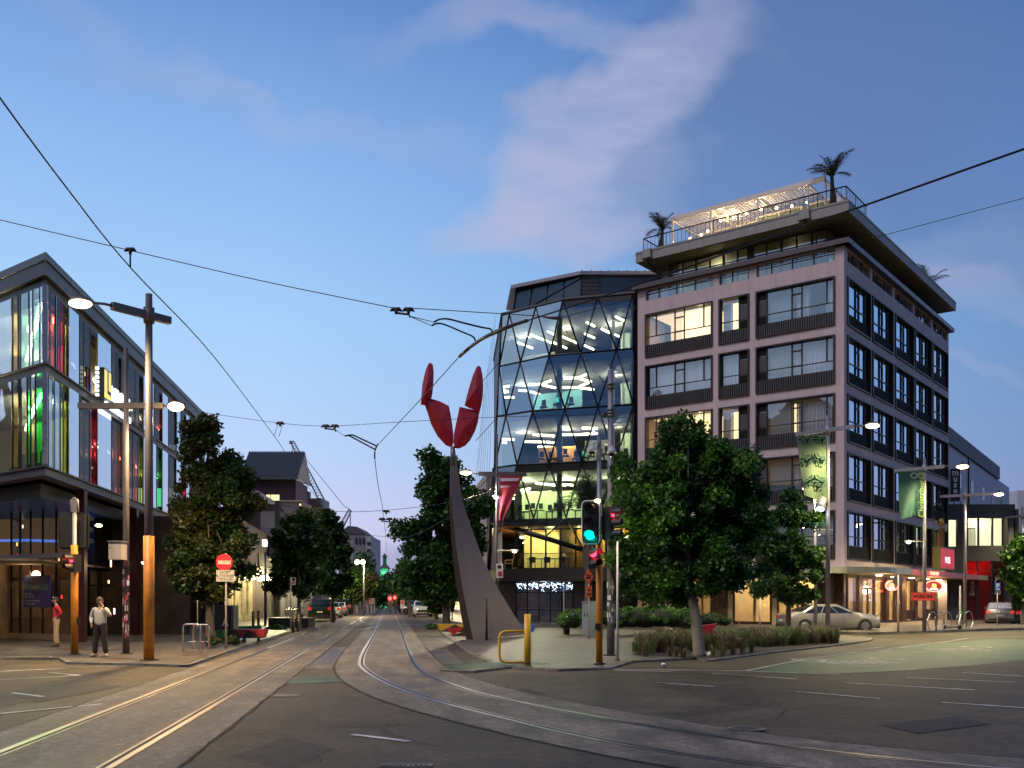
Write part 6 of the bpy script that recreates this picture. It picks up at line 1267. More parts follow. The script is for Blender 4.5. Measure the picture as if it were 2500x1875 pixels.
t, x = post('round_sign', 'small round tan sign on a short pale post by the dark kiosk', 'sign', 521, 42, FP, gz(1434, 42), .05, mat=M('cream_post', (.5, .4, .2), .5)); MB().disc((gx(522, 42), 41.9, gz(1444, 42)), .14, n=20, th=.02).build('disc', M('tan_sign', (.3, .2, .12), .5), t); MB().box(gx(518.5, 42), gx(525.5, 42), 41.87, 41.885, gz(1445, 42), gz(1443, 42)).build('bar', bkt, t)
t, x = post('round_sign', 'far white board with a red no entry disc at the right kerb', 'sign', 983, 105, .12, gz(1466, 105), .06, mat=pgrey); MB().box(gx(978, 105), gx(988, 105), 104.8, 104.9, gz(1486, 105), gz(1465, 105)).build('board', sgnw, t); MB().disc((gx(983, 105), 104.75, gz(1470.5, 105)), .22, n=20, th=.03).build('disc', redm, t); MB().box(gx(980, 105), gx(986, 105), 104.7, 104.72, gz(1471.2, 105), gz(1469.8, 105)).build('white_bar', sgnw, t)
t, x = post('give_way_sign', 'white triangle sign seen from behind far down the street on the left', 'sign', 879.5, 130, 0, gz(1451, 130), .07, mat=pgrey); MB().prism([(0, 0)] * 0 or [(gx(875, 130), 129.8), (gx(884, 130), 129.8), (gx(884, 130), 129.9), (gx(875, 130), 129.9)], gz(1452.5, 130), gz(1451, 130)).build('top_edge', sgnw, t); MB().add([(gx(875, 130), 129.85, gz(1452, 130)), (gx(884, 130), 129.85, gz(1452, 130)), (gx(879.5, 130), 129.85, gz(1461, 130))], [(0, 1, 2)]).build('triangle', sgnw, t)
t = thing('notice_board', 'large tan notice board with a red panel far down the street', 'board', (gx(905, 125), 125, 0)); MB().box(gx(901, 125), gx(915, 125), 124.9, 125, gz(1475, 125), gz(1460, 125)).build('board', M('tan_board', (.45, .36, .25), .6), t); MB().box(gx(896, 125), gx(900.7, 125), 124.9, 125, gz(1475, 125), gz(1460, 125)).build('red_panel', redm, t)
for px in (898, 907, 914): MB().box(gx(px, 125) - .07, gx(px, 125) + .07, 125.02, 125.1, 0, gz(1474, 125)).build('leg', pgrey, t)
# thin poles
for nm, lb, px, Y, pyt, r in (('thin_pole', 'slim black pole standing in front of the sculpture fin', 1188, 39, 1462, .05), ('thin_pole', 'pale thin pole right of the parking sign between the maples', 1855, 52, 1460, .05), ('thin_pole', 'pale thin pole with the green scooter leaning on it', 2344, 52, 1430, .06),
        ('thin_pole', 'pale pole at the left kerb beside the parked cars', 849, 120, 1436, .1), ('thin_pole', 'white pole among the slats behind the picnic table', 739, 110, 1430, .09)):
    post(nm, lb, 'pole', px, Y, .06, gz(pyt, Y), r, mat=blk if px == 1188 else pgrey)
# ---------------------------------------------------------------- cabinets, bins, bollards
t = thing('utility_cabinet', 'grey green two door utility cabinet beside the hedge', 'cabinet', (gx(1438, 43), 43, .05)); cabm = M('cabinet_paint', (.24, .30, .29), .5, var=.06, scale=2, stain=.1); a, b = gx(1421, 43), gx(1436, 43); c_ = gx(1460, 43.4)
m_ = MB(); zt_ = gz(1470, 43); m_.prism([(a, 43), (b, 42.85), (c_, 43.6), (c_ - .2, 44.2), (a + .2, 43.9)], .06, zt_); m_.build('body', cabm, t); m_ = MB(); m_.prism([(a - .02, 42.98), (b, 42.82), (c_ + .03, 43.6), (c_ - .2, 44.25), (a + .15, 43.95)], zt_, zt_ + .04); m_.build('lid', cabm, t)
for q0, q1 in ((.06, .48), (.53, .95)): m_ = MB(); P = [(a + (b - a) * q, 43 - .15 * q - .012) for q in (q0, q1)]; m_.add([(*P[0], .18), (*P[1], .18), (*P[1], zt_ - .08), (*P[0], zt_ - .08)], [(0, 1, 2, 3)]); d_ = m_.build('door', M('cabinet_door', (.30, .35, .35), .5), t); MB().box(P[1][0] - .04, P[1][0] - .015, P[1][1] - .02, P[1][1], .95, 1.1).build('handle', blk, d_)
t = thing('pole_box', 'white metal equipment box strapped high on the sticker covered lamp post', 'box', (gx(291, 28.6), 28.6, gz(1367, 28.6))); MB().box(gx(277, 28.6), gx(307, 28.6), 28.25, 28.7, gz(1367, 28.6), gz(1324, 28.6)).build('body', M('box_cream', (.42, .38, .34), .5, stain=.2), t); m_ = MB(); m_.box(gx(275, 28.6), gx(309, 28.6), 28.2, 28.74, gz(1324, 28.6), gz(1322, 28.6)); m_.build('lid', galv, t); MB().box(gx(279, 28.6), gx(281, 28.6), 28.23, 28.25, gz(1340, 28.6), gz(1337, 28.6)).build('lock', blk, t)
t = thing('litter_bin', 'low black bin with a white squiggle left of the cabinet at the hedge', 'bin', (gx(1383, 46), 46, .05)); MB().tube([(gx(1383, 46), 46, .05), (gx(1383, 46), 46, gz(1518, 46))], [.15, .17], 14).build('body', blk, t); MB().tube([(gx(1380, 46), 45.82, .5), (gx(1385, 46), 45.82, .6), (gx(1381, 46), 45.82, .4), (gx(1386, 46), 45.82, .3)], .012, 4).build('squiggle', wht, t)
for i, (px, py0, py1, Y) in enumerate(((618, 1514, 1530, 58), (631, 1513, 1529, 60), (716, 1513, 1543, 48.5), (727.5, 1512, 1540, 50))):
    t = thing('bollard', ['dark bollard left of its neighbour behind the green bench', 'dark bollard right of its neighbour behind the green bench', 'steel bollard with reflective bands on the left at the tram kerb', 'steel bollard with reflective bands on the right at the tram kerb'][i], 'bollard', (gx(px, Y), Y, FP), group='bollards')
    MB().tube([(gx(px, Y), Y, FP), (gx(px, Y), Y, FP + .95)], .085, 12).build('body', M('bollard_brown', (.12, .08, .05), .4, .3), t)
    m_ = MB()
    for z in (.55, .68, .81): m_.tube([(gx(px, Y), Y, FP + z), (gx(px, Y), Y, FP + z + .045)], .088, 12)
    m_.build('band', M('reflective_band', (.5, .42, .12), .3), t)
MB_ = None
t = thing('kiosk', 'black information kiosk with a white star logo behind the left street tree', 'kiosk', (gx(546, 38), 38, FP)); MB().box(gx(523, 38), gx(561, 38), 38, 38.8, FP, gz(1478, 38)).build('body', M('kiosk_black', (.02, .018, .02), .35), t); m_ = MB(); m_.box(gx(561.5, 38), gx(569, 38), 38.05, 38.75, FP, gz(1478, 38)); m_.build('side', M('kiosk_grey', (.08, .08, .085), .5), t)
cs = (gx(549, 38), gz(1523, 38)); m_ = MB(); m_.add([(cs[0], 37.98, cs[1] + .22), (cs[0] - .12, 37.98, cs[1] - .12), (cs[0], 37.98, cs[1])], [(0, 1, 2)]); m_.add([(cs[0] + .05, 37.98, cs[1] + .22), (cs[0] + .16, 37.98, cs[1] - .12), (cs[0] + .04, 37.98, cs[1])], [(0, 1, 2)]); m_.build('logo', wht, t)
# angular painted benches
def bench(name, label, pts, Y, depth, cols, legs=2):
    """planter bench with slanted painted panels; pts = polygons in photo pixels on the front face"""
    xs = [p[0] for q in pts for p in q]; t = thing(name, label, 'bench', (gx(sum(xs) / len(xs), Y), Y, .05))
    for k, (pg_, cm) in enumerate(zip(pts, cols)):
        F3 = [(gx(px, Y), Y - .01 * k, max(.06, gz(py, Y))) for px, py in pg_]; n_ = len(F3); B3 = [(p[0], p[1] + depth, p[2]) for p in F3]
        MB().add(F3 + B3, [tuple(range(n_)), tuple(range(2 * n_ - 1, n_ - 1, -1))] + [(i, n_ + i, n_ + (i + 1) % n_, (i + 1) % n_) for i in range(n_)]).build('panel', cm, t)
    return t
yel = M('bench_yellow', (.62, .36, .03), .5); rdb = M('bench_red', (.42, .02, .03), .5); drk = M('bench_dark_slats', (.04, .035, .03), .6); grb2 = M('bench_green', (.02, .11, .04), .5); blu = M('bench_blue', (.02, .06, .30), .5)
t = bench('painted_bench', 'yellow and red angular bench left of the sculpture base', [[(1072, 1541), (1132, 1544), (1136, 1524), (1067, 1523)], [(1067, 1523), (1074, 1541), (1087, 1537), (1107, 1526), (1113, 1524)], [(1089, 1533), (1134, 1532), (1106, 1552)], [(1104, 1552), (1136, 1552), (1137, 1540)]], 44, .55, [drk, yel, rdb, drk]); 
for px in (1106, 1132): MB().box(gx(px, 44) - .03, gx(px, 44) + .03, 44.1, 44.4, .05, .25).build('leg', blk, t)
MB().add([(gx(1113, 44), 43.97, gz(1524.5, 44)), (gx(1137, 44), 43.97, gz(1524.5, 44)), (gx(1137, 44), 43.97, gz(1531, 44)), (gx(1121, 44), 43.97, gz(1531, 44))], [(0, 3, 2, 1)]).build('panel', yel, t)
bench('painted_bench', 'blue angular bench right of the sculpture base behind the yellow hoop', [[(1270, 1525), (1310, 1525), (1303, 1545), (1284, 1545)], [(1270, 1525), (1281, 1534), (1284, 1545), (1274, 1540)]], 50, .5, [blu, blu])
MB_t = bench('painted_bench', 'long dark red and slatted bench under the left street tree', [[(545, 1537), (646, 1537), (640, 1558), (545, 1558)], [(545, 1537), (560, 1537), (548, 1555)], [(574, 1538), (604, 1538), (591, 1557)], [(600, 1537), (648, 1536), (641, 1557)]], 37.2, .6, [drk, rdb, rdb, rdb])
for px in (575, 592, 628): MB().box(gx(px, 37.2) - .03, gx(px, 37.2) + .03, 37.3, 37.6, FP, .2).build('leg', blk, MB_t)
bench('painted_bench', 'dark green angular bench partly behind the left tree trunk', [[(495, 1539), (545, 1539), (545, 1556), (503, 1558)], [(495, 1539), (528, 1539), (505, 1556)]], 36.6, .6, [grb2, rdb])
bench('painted_bench', 'low green bench lit by the white shopfront', [[(571, 1530), (634, 1527), (634, 1536), (571, 1536)]], 55, .5, [grb2])
t = thing('planter_box', 'long black planter box beside the picnic table', 'planter', (gx(700, 58), 58, FP)); MB().box(gx(655, 58), gx(753, 58), 58, 60, FP, gz(1510, 58)).build('box', blk, t); MB().box(gx(654, 58), gx(754, 58), 57.95, 60.05, gz(1510, 58), gz(1508.5, 58)).build('rim', M('planter_rim', (.3, .27, .2), .5), t)
t = thing('picnic_table', 'wooden picnic table standing above the black planter', 'table', (gx(722, 62), 62, FP)); wd_ = M('table_wood', (.22, .13, .06), .6); MB().box(gx(703, 62), gx(740, 62), 61.6, 62.4, gz(1500, 62), gz(1498, 62)).build('tabletop', wd_, t)
for px in (716, 729, 737): MB().box(gx(px, 62) - .08, gx(px, 62) + .08, 61.9, 62.1, FP, gz(1500, 62)).build('leg', wd_, t)
t = thing('hoop_bench', 'row of curved steel hoops left of the picnic table', 'bench', (gx(700, 62), 62, FP))
for k in range(6): x0 = gx(692 + k * 4.6, 62); MB().tube([(x0, 62, .7), (x0 + .12, 62, 1.05), (x0 + .4, 62, 1.2), (x0 + .75, 62, 1.18)], .02, 5).build('hoop', M('stainless', (.55, .52, .5), .2, 1), t)
# bicycle hoops and scooter
for i, (px, Y) in enumerate(((2268, 49.6), (2285, 50.6), (2304, 51.8), (2337, 53.5), (2356, 54.5))):
    r_ = .5; xx = gx(px + 9, Y); t = thing('bicycle_hoop', ['steel bicycle hoop nearest the banner lamp post', 'second steel bicycle hoop from the banner lamp post', 'middle one of the five steel bicycle hoops', 'steel bicycle hoop just left of the green scooter', 'steel bicycle hoop farthest from the banner lamp post'][i], 'bike rack', (xx, Y, .13), group='bicycle hoops')
    MB().tube([(xx + r_ * .75 * math.cos(a), Y + r_ * .6 * math.cos(a), .13 + .42 + r_ * math.sin(a)) for a in [R(-58 + 296 * k / 20) for k in range(21)]], .025, 7).build('hoop', M('stainless', (.55, .52, .5), .2, 1), t)
Y = 51.5; x = gx(2345, Y); t = thing('electric_scooter', 'small electric scooter with green handlebar stem parked by the thin pole', 'scooter', (x, Y, .13)); lime = M('scooter_green', (.08, .5, .08), .4, emit=(.1, 1, .2), es=.1)
MB().tube([(x, Y, 1.15), (x + .02, Y, .95)], .03, 6).build('stem_top', lime, t); MB().tube([(x + .02, Y, .95), (x - .12, Y, .25)], .035, 6).build('stem', wht, t); MB().tube([(x - .18, Y, 1.15), (x + .18, Y, 1.15)], .02, 6).build('handlebar', blk, t); MB().cbox((x - .4, Y, .24), (.7, .16, .06)).build('deck', blk, t)
for dx_ in (-.05, -.85): MB().tube([(x + dx_, Y - .03, .24), (x + dx_, Y + .03, .24)], .11, 14).build('wheel', blk, t)
# ---------------------------------------------------------------- kinetic sculpture: a swept fin carrying two split red blades
finm = M('fin_bronze_grey', (.22, .165, .15), .55, .1, var=.05, scale=.8, stain=.08); fine = M('fin_edge', (.04, .032, .03), .5, .3); redp = M('lacquer_red', (.36, .005, .016), .3, .0, var=.05, coat=.35)
Ys = 40.0; sroot = thing('wind_sculpture', 'tall curved grey fin sculpture carrying two split red blades at its top', 'sculpture', (gx(1150, Ys), Ys, .05))
Lp = [(1100, 1094), (1100, 1216), (1104, 1290), (1112, 1365), (1119, 1415), (1127, 1465), (1136, 1512), (1147, 1563)]; Rp = [(1110.7, 1094), (1126, 1209), (1138, 1255), (1161, 1323), (1181, 1375), (1203, 1420), (1231, 1468), (1281, 1549)]
def samp(P, n_):
    P = [Vector(p) for p in P]; L_ = [0]
    for a, b in zip(P[:-1], P[1:]): L_.append(L_[-1] + (b - a).length)
    o = []
    for k in range(n_):
        d = L_[-1] * k / (n_ - 1); i = max(j for j in range(len(L_)) if L_[j] <= d + 1e-6); i = min(i, len(P) - 2); o.append(P[i].lerp(P[i + 1], (d - L_[i]) / (L_[i + 1] - L_[i])))
    return o
LS, RS_ = samp(smooth_path(Lp, 4), 26), samp(smooth_path(Rp, 4), 26); vs = []
for k, (l, r) in enumerate(zip(LS, RS_)):
    f = k / 25; Yr_ = Ys + 3.4 * f ** 2; th = .09 + .10 * f
    a = Vector((gx(l.x, Ys), Ys, max(.05, gz(l.y, Ys)))); zr = max(.05, gz(r.y, Yr_)); b = Vector((gx(r.x, Yr_), Yr_, zr)); d = (b - a); d.z = 0; d.normalize(); n_ = Vector((d.y, -d.x, 0)) * th
    vs += [a - n_ + n_ * 0 + Vector((-.0, 0, 0)), a + n_, b + n_ * .5, b - n_ * .5]
m_ = MB(); m_.smooth = True
for i in range(4):
    j = (i + 1) % 4; m_.m = 1 if i in (0, 2) else 0; m_.add([p for k in range(26) for p in (vs[4 * k + i], vs[4 * k + j])], [(2 * k, 2 * k + 1, 2 * k + 3, 2 * k + 2) for k in range(25)])
m_.smooth = False; m_.m = 0; m_.add(vs[:4], [(0, 1, 2, 3)]); m_.build('fin', [finm, fine], sroot)
MB().tube([(gx(1105.5, Ys), Ys, gz(1136, Ys)), (gx(1105.5, Ys), Ys, gz(1090, Ys))], [.105, .085], 14).build('neck', M('neck_metal', (.2, .17, .16), .4, .6), sroot)
MB().tube([(gx(1105.5, Ys), Ys, gz(1118, Ys) - .01), (gx(1105.5, Ys), Ys, gz(1118, Ys) + .01)], .1, 14).build('neck_joint', fine, sroot)
def shell(name, outline, Yc, depth, bulge, mt, yaw=0, cx_=1105):
    """closed faceted shell: front outline (photo pixels) with a ridge line pushed towards the viewer and a curved back"""
    P = [Vector(p) for p in outline]; c0 = Vector((gx(cx_, Yc), Yc, 0)); ca, sa = math.cos(yaw), math.sin(yaw)
    def w3(px, py, d): x_ = gx(px, Yc) - c0.x; return (c0.x + x_ * ca - d * sa, Yc + x_ * sa + d * ca, gz(py, Yc))
    n_ = len(P); ce = sum(P, Vector((0, 0))) / n_; m_ = MB(); fr = [w3(p.x, p.y, 0) for p in P]
    rings = [fr]
    for s_, d in ((.92, .45), (.7, .8), (.35, 1.0)): rings.append([w3(ce.x + (p.x - ce.x) * s_, ce.y + (p.y - ce.y) * s_, depth * d) for p in P])
    pk = w3(ce.x, ce.y, depth * 1.03); fc = w3(ce.x, ce.y, -bulge)
    m_.smooth = True; b = 0; vs = [v_ for r_ in rings for v_ in r_] + [pk]
    m_.add(vs, [(k * n_ + i, k * n_ + (i + 1) % n_, (k + 1) * n_ + (i + 1) % n_, (k + 1) * n_ + i) for k in range(3) for i in range(n_)] + [(3 * n_ + i, 3 * n_ + (i + 1) % n_, 4 * n_) for i in range(n_)])
    m_.smooth = False; m_.add(fr + [fc], [(i, n_, (i + 1) % n_) for i in range(n_)]); return m_.build(name, mt, sroot)
shell('blade_lower_left', [(1103, 1093), (1088, 1087), (1068, 1065), (1052, 1035), (1044, 1008), (1037, 989), (1034, 974), (1052, 973), (1075, 980), (1096, 991), (1100, 1010), (1104, 1035), (1107, 1060), (1107, 1080)], Ys, .34, .10, redp)
shell('blade_lower_right', [(1108, 1060), (1113, 1035), (1118, 1012), (1122, 993), (1140, 997), (1158, 1001), (1170, 1008), (1167, 1030), (1160, 1052), (1148, 1075), (1136, 1088), (1122, 1095), (1110, 1095), (1107, 1080)], Ys, .34, .10, redp)
shell('blade_upper_left', [(1027, 988), (1029, 965), (1031, 940), (1035, 920), (1040, 900), (1046, 888), (1051, 885), (1057, 891), (1059, 910), (1058, 935), (1056, 960), (1053, 973), (1036, 976), (1040, 990)], Ys - .1, .30, .12, redp)
shell('blade_upper_right', [(1134, 990), (1140, 965), (1147, 940), (1155, 915), (1163, 897), (1168, 892), (1174, 897), (1178, 915), (1180, 940), (1179, 965), (1175, 990), (1170, 1010), (1160, 1002), (1145, 996)], Ys - .1, .34, .12, redp)
# ---------------------------------------------------------------- overhead tram wires
wirem = M('tram_wire', (.02, .018, .02), .4, .6)
def wire(name, label, pts, r=.012, cat='tram wire', group='overhead tram wires', n=6):
    P = [Vector((gx(px, Y), Y, gz(py, Y))) for px, py, Y in pts]; P = smooth_path(P, n) if len(P) > 2 else P
    o_ = MB().tube(P, r, 6).build(name, wirem, None); return tag(o_, label, cat, group)
zc = 5.8
def wz(px, py, z=zc): return (px, py, (z - H) * F / (HY - py))
wire('contact_wire', 'tram wire running from the upper left corner down towards the far street', [wz(-120, 60), wz(0, 239), wz(170, 468), wz(320, 655), wz(520, 868), wz(672, 1068), wz(700, 1110), wz(772, 1215), wz(860, 1330), wz(900, 1388)], .0085)
wire('contact_wire', 'tram wire bending from the curved bar down past the red blades to the far street', [wz(1290, 782), wz(1205, 817), wz(1150, 845), wz(1122, 870), wz(1026, 976), wz(917, 1092)], .009)
wire('contact_wire', 'tram wire hanging from the lower bracket towards the end of the street', [wz(917, 1092), wz(915, 1118), wz(924, 1190), wz(935, 1248), wz(943, 1330), wz(946, 1400)], .012)
wire('contact_wire', 'thick tram wire rising from the curved bar to the right edge across the hotel', [wz(1288, 782.5), wz(1373, 755.5), wz(1600, 680), wz(1900, 572), wz(2098, 506), wz(2400, 399), wz(2620, 322)], .011)
def swire(name, label, pts, Y, r=.006): return wire(name, label, [(a, b, (Y[i] if isinstance(Y, list) else Y)) for i, (a, b) in enumerate(pts)], r, n=4)
swire('span_wire', 'thin span wire from the left edge to the double hanger', [(-60, 524), (0, 537), (320, 612), (640, 686), (966, 753)], 13.5)
swire('span_wire', 'thin span wire from the double hanger to the red insulator', [(1000, 752), (1225, 766), (1325, 772)], [13.5, 14.2, 14.6])
swire('span_wire', 'thin span wire from the insulator up to the right edge across the hotel', [(1364, 777), (1580, 721), (1900, 640), (2166, 572), (2400, 510), (2620, 452)], 15, .005)
swire('span_wire', 'thin span wire crossing the sky from the left tree to the thick grey pole', [(495, 1007), (684, 1033), (805, 1040), (980, 1030), (1220, 1018), (1440, 1013), (1487, 1015)], [31, 30, 29, 28.6, 28.4, 28.3, 28.3], .008)
swire('span_wire', 'thin drooping stay from the red insulator down to the thick grey pole', [(1364, 777), (1415, 860), (1470, 930), (1489, 948)], [15, 18, 24, 28.2], .006)
swire('span_wire', 'far span wire level with the tree tops from the left trees to the sculpture fin', [(650, 1230), (810, 1248), (940, 1246), (1100, 1226), (1212, 1195)], 47.5, .013)
swire('span_wire', 'far sagging span wire below the hanging insulators', [(640, 1288), (830, 1304), (915, 1308), (1000, 1310), (1100, 1260), (1205, 1190)], [70, 66, 62, 58, 52, 48], .014)
swire('span_wire', 'farther span wire low over the end of the street', [(860, 1390), (905, 1398), (940, 1403), (1010, 1395)], 110, .025)
m_ = MB(); A = [Vector((gx(a, Y_), Y_, gz(b, Y_))) for a, b, Y_ in ((1122, 870, 16.6), (1150, 846, 16.0), (1176, 828, 15.6), (1206, 812, 15.1), (1240, 798, 14.7), (1288, 782, 14.5))]
t = thing('curve_guide_bar', 'curved steel bar holding the tram wire with two bent arms above the red blades', 'wire bracket', A[0]); m_.tube(smooth_path(A, 4), .028, 8); m_.build('bar', M('bar_steel', (.10, .08, .08), .4, .6), t)
for pts in ([(1060, 786, 14.6), (1074, 779.5, 14.7), (1095, 779, 14.8), (1130, 788, 15), (1175, 799, 15.1), (1197, 803, 15.1), (1202, 811, 15.1)], [(1054, 795, 14.8), (1062, 791, 14.8), (1072, 789.5, 14.9), (1090, 794, 15), (1125, 809, 15.4), (1155, 822, 15.7), (1160, 832, 15.8)]):
    MB().tube(smooth_path([Vector((gx(a, Y_), Y_, gz(b, Y_))) for a, b, Y_ in pts], 3), .014, 6).build('arm', wirem, t)
MB().tube([(gx(1000, 13.6), 13.6, gz(772, 13.6)), (gx(1057, 14.6), 14.6, gz(786, 14.6))], .006, 5).build('stay', wirem, t); MB().tube([(gx(1000, 13.6), 13.6, gz(772, 13.6)), (gx(1053, 14.8), 14.8, gz(795, 14.8))], .006, 5).build('stay', wirem, t)
t = thing('curve_guide_bar', 'small Y shaped wire bracket high over the street left of the sculpture', 'wire bracket', (gx(917, 26.5), 26.5, gz(1092, 26.5)))
for pts in ([(842, 1065), (860, 1062), (885, 1073), (920, 1089)], [(842, 1065), (850, 1063), (870, 1073), (915, 1097)], [(924, 1083), (918, 1093), (915, 1105), (915, 1120)]): MB().tube(smooth_path([Vector((gx(a, 26.5), 26.5, gz(b, 26.5))) for a, b in pts], 3), .022, 6).build('arm', wirem, t)
MB().tube([(gx(814, 28.8), 28.8, gz(1045, 28.8)), (gx(842, 26.5), 26.5, gz(1065, 26.5))], .008, 5).build('stay', wirem, t)
def hanger(label, px, py, Y, s=1.0, double=False, drop=0):
    c = Vector((gx(px, Y), Y, gz(py, Y))); t = thing('wire_hanger', label, 'wire hanger', c, group='tram wire hangers')
    for k in ((-.5, .5) if double else (0,)):
        m_ = MB(); o_ = c + Vector((k * .17 * s, 0, 0)); m_.tube([o_ + Vector((-.085 * s, 0, -.015 * s)), o_ + Vector((-.045 * s, 0, .012 * s)), o_ + Vector((.045 * s, 0, .012 * s)), o_ + Vector((.085 * s, 0, -.02 * s))], [.008 * s, .03 * s, .03 * s, .008 * s], 7); m_.tube([o_, o_ - Vector((0, 0, .055 * s))], [.03 * s, .018 * s], 7); m_.build('clamp', iron, t)
    if double: MB().tube([c + Vector((-.08 * s, 0, -.04 * s)), c + Vector((.09 * s, 0, -.06 * s)), c + Vector((.11 * s, 0, -.10 * s))], .016 * s, 6).build('link', iron, t)
    if drop: MB().tube([c - Vector((0, 0, .03)), c - Vector((0, 0, drop))], .012, 6).build('drop_rod', wirem, t)
    return t
hanger('black wire hanger with a jointed rod above the left building roof', 318, 611, 13.5, 1.0, drop=.24)
hanger('double black wire hanger on the upper span wire left of the curved bar', 982, 757, 13.5, 1.0, True)
hanger('small wire hanger on the lower span wire over the left tree', 684, 1034, 30, 1.6); hanger('small double wire hanger on the lower span wire left of the Y bracket', 806, 1041, 29, 1.6, True)
hanger('tiny wire hanger on the far span wire above the street', 943, 1249, 48, 2.2, drop=.2); hanger('tiny double wire hanger just below the far span wire', 942, 1268, 45, 2.0, True)
wire('stay_wire', 'left thin stay between the small hanger and the tram wire', [(679, 1036, 30), (669, 1065, 25.5)], .008, 'tram wire'); wire('stay_wire', 'right thin stay between the small hanger and the tram wire', [(690, 1036, 30), (681, 1066, 25.5)], .008, 'tram wire')
t = MB().tube([Vector((gx(a, 14.6), 14.6, gz(b, 14.6))) for a, b in ((1325, 773), (1345, 776), (1364, 777))], [.012, .02, .03], 7).build('wire_insulator', M('insulator_red', (.12, .04, .03), .4)); tag(t, 'short reddish insulator where the two right hand wires meet', 'insulator')
# ---------------------------------------------------------------- vegetation
lf_mid = LEAF('maple_leaf', (.050, .135, .018)); lf_dark = LEAF('maple_leaf_dark', (.024, .066, .014)); lf_warm = LEAF('autumn_green_leaf', (.068, .078, .016)); lf_fresh = LEAF('fresh_leaf', (.10, .24, .03))
bark = M('tree_bark', (.085, .07, .055), .9, var=.35, scale=6, bump=.9, bscale=30); barkpale = M('pale_bark', (.19, .165, .14), .85, var=.3, scale=5, bump=.6, bscale=30)
def leaves(name, mats, parent, clumps, n, size, seed, sz_j=.35, shape='leaf', wts=None, droop=.3):
    """n leaf faces gathered in clumps [(x,y,z,r)], denser towards each clump's shell"""
    g = np.random.default_rng(seed); cl = np.array(clumps, float); w_ = cl[:, 3] ** 2; w_ /= w_.sum(); ix = g.choice(len(cl), n, p=w_)
    d = g.normal(size=(n, 3)); d /= np.linalg.norm(d, axis=1)[:, None]; rad = cl[ix, 3] * np.clip(g.random(n) ** .45 * 1.0 + g.normal(0, .10, n), 0, 1.35); P = cl[ix, :3] + d * rad[:, None] * np.array([1, 1, .85])
    nv = g.normal(size=(n, 3)); nv[:, 2] = np.abs(nv[:, 2]) + droop; nv /= np.linalg.norm(nv, axis=1)[:, None]; a = g.normal(size=(n, 3)); u_ = np.cross(nv, a); u_ /= np.linalg.norm(u_, axis=1)[:, None]; v_ = np.cross(nv, u_)
    s_ = size * (1 + g.uniform(-sz_j, sz_j, n))[:, None]
    if shape == 'leaf': prof = [(0, -.5), (.52, -.18), (.30, .12), (0, .62), (-.30, .12), (-.52, -.18)]
    else: prof = [(0, -.6), (.3, 0), (0, .6), (-.3, 0)]
    K = len(prof); V = np.empty((n, K, 3))
    for k, (p, q) in enumerate(prof): V[:, k] = P + u_ * s_ * p + v_ * s_ * q + (nv * s_ * .12 if k in (1, K - 1) else 0)
    me = bpy.data.meshes.new(name); o = org(parent); V = V.reshape(-1, 3) - np.array(o)
    me.vertices.add(n * K); me.vertices.foreach_set('co', V.ravel()); me.loops.add(n * K); me.loops.foreach_set('vertex_index', np.arange(n * K)); me.polygons.add(n); me.polygons.foreach_set('loop_start', np.arange(0, n * K, K)); me.polygons.foreach_set('loop_total', np.full(n, K))
    for m in mats: me.materials.append(m)
    cw = g.random(len(cl)); pick = (cw[ix] + g.normal(0, .25, n)); edges = np.array([.45, .8, 9][:len(mats)] if len(mats) > 1 else [9]); mi = np.searchsorted(edges[:len(mats) - 1], pick) if len(mats) > 1 else np.zeros(n, int)
    me.polygons.foreach_set('material_index', mi.astype(np.int32)); me.update(); me.validate()
    ob = bpy.data.objects.new(name, me); C.objects.link(ob); ob.parent = parent; return ob
def crown_clumps(blobs, n, r, seed, zmin=None, extra=()):
    """clump centres scattered through ellipsoids (x,y,z,rx,ry,rz) biased to their shells"""
    q = random.Random(seed); out = []; vol = [b[3] * b[4] * b[5] for b in blobs]; tot = sum(vol)
    for b, v_ in zip(blobs, vol):
        for _ in range(max(3, int(n * v_ / tot))):
            d = Vector((q.gauss(0, 1), q.gauss(0, 1), q.gauss(0, 1))).normalized() * (q.random() ** .38) * q.uniform(.8, 1.05)
            out.append((b[0] + d.x * b[3], b[1] + d.y * b[4], b[2] + d.z * b[5], r * q.uniform(.55, 1.25)))
    return out + list(extra)
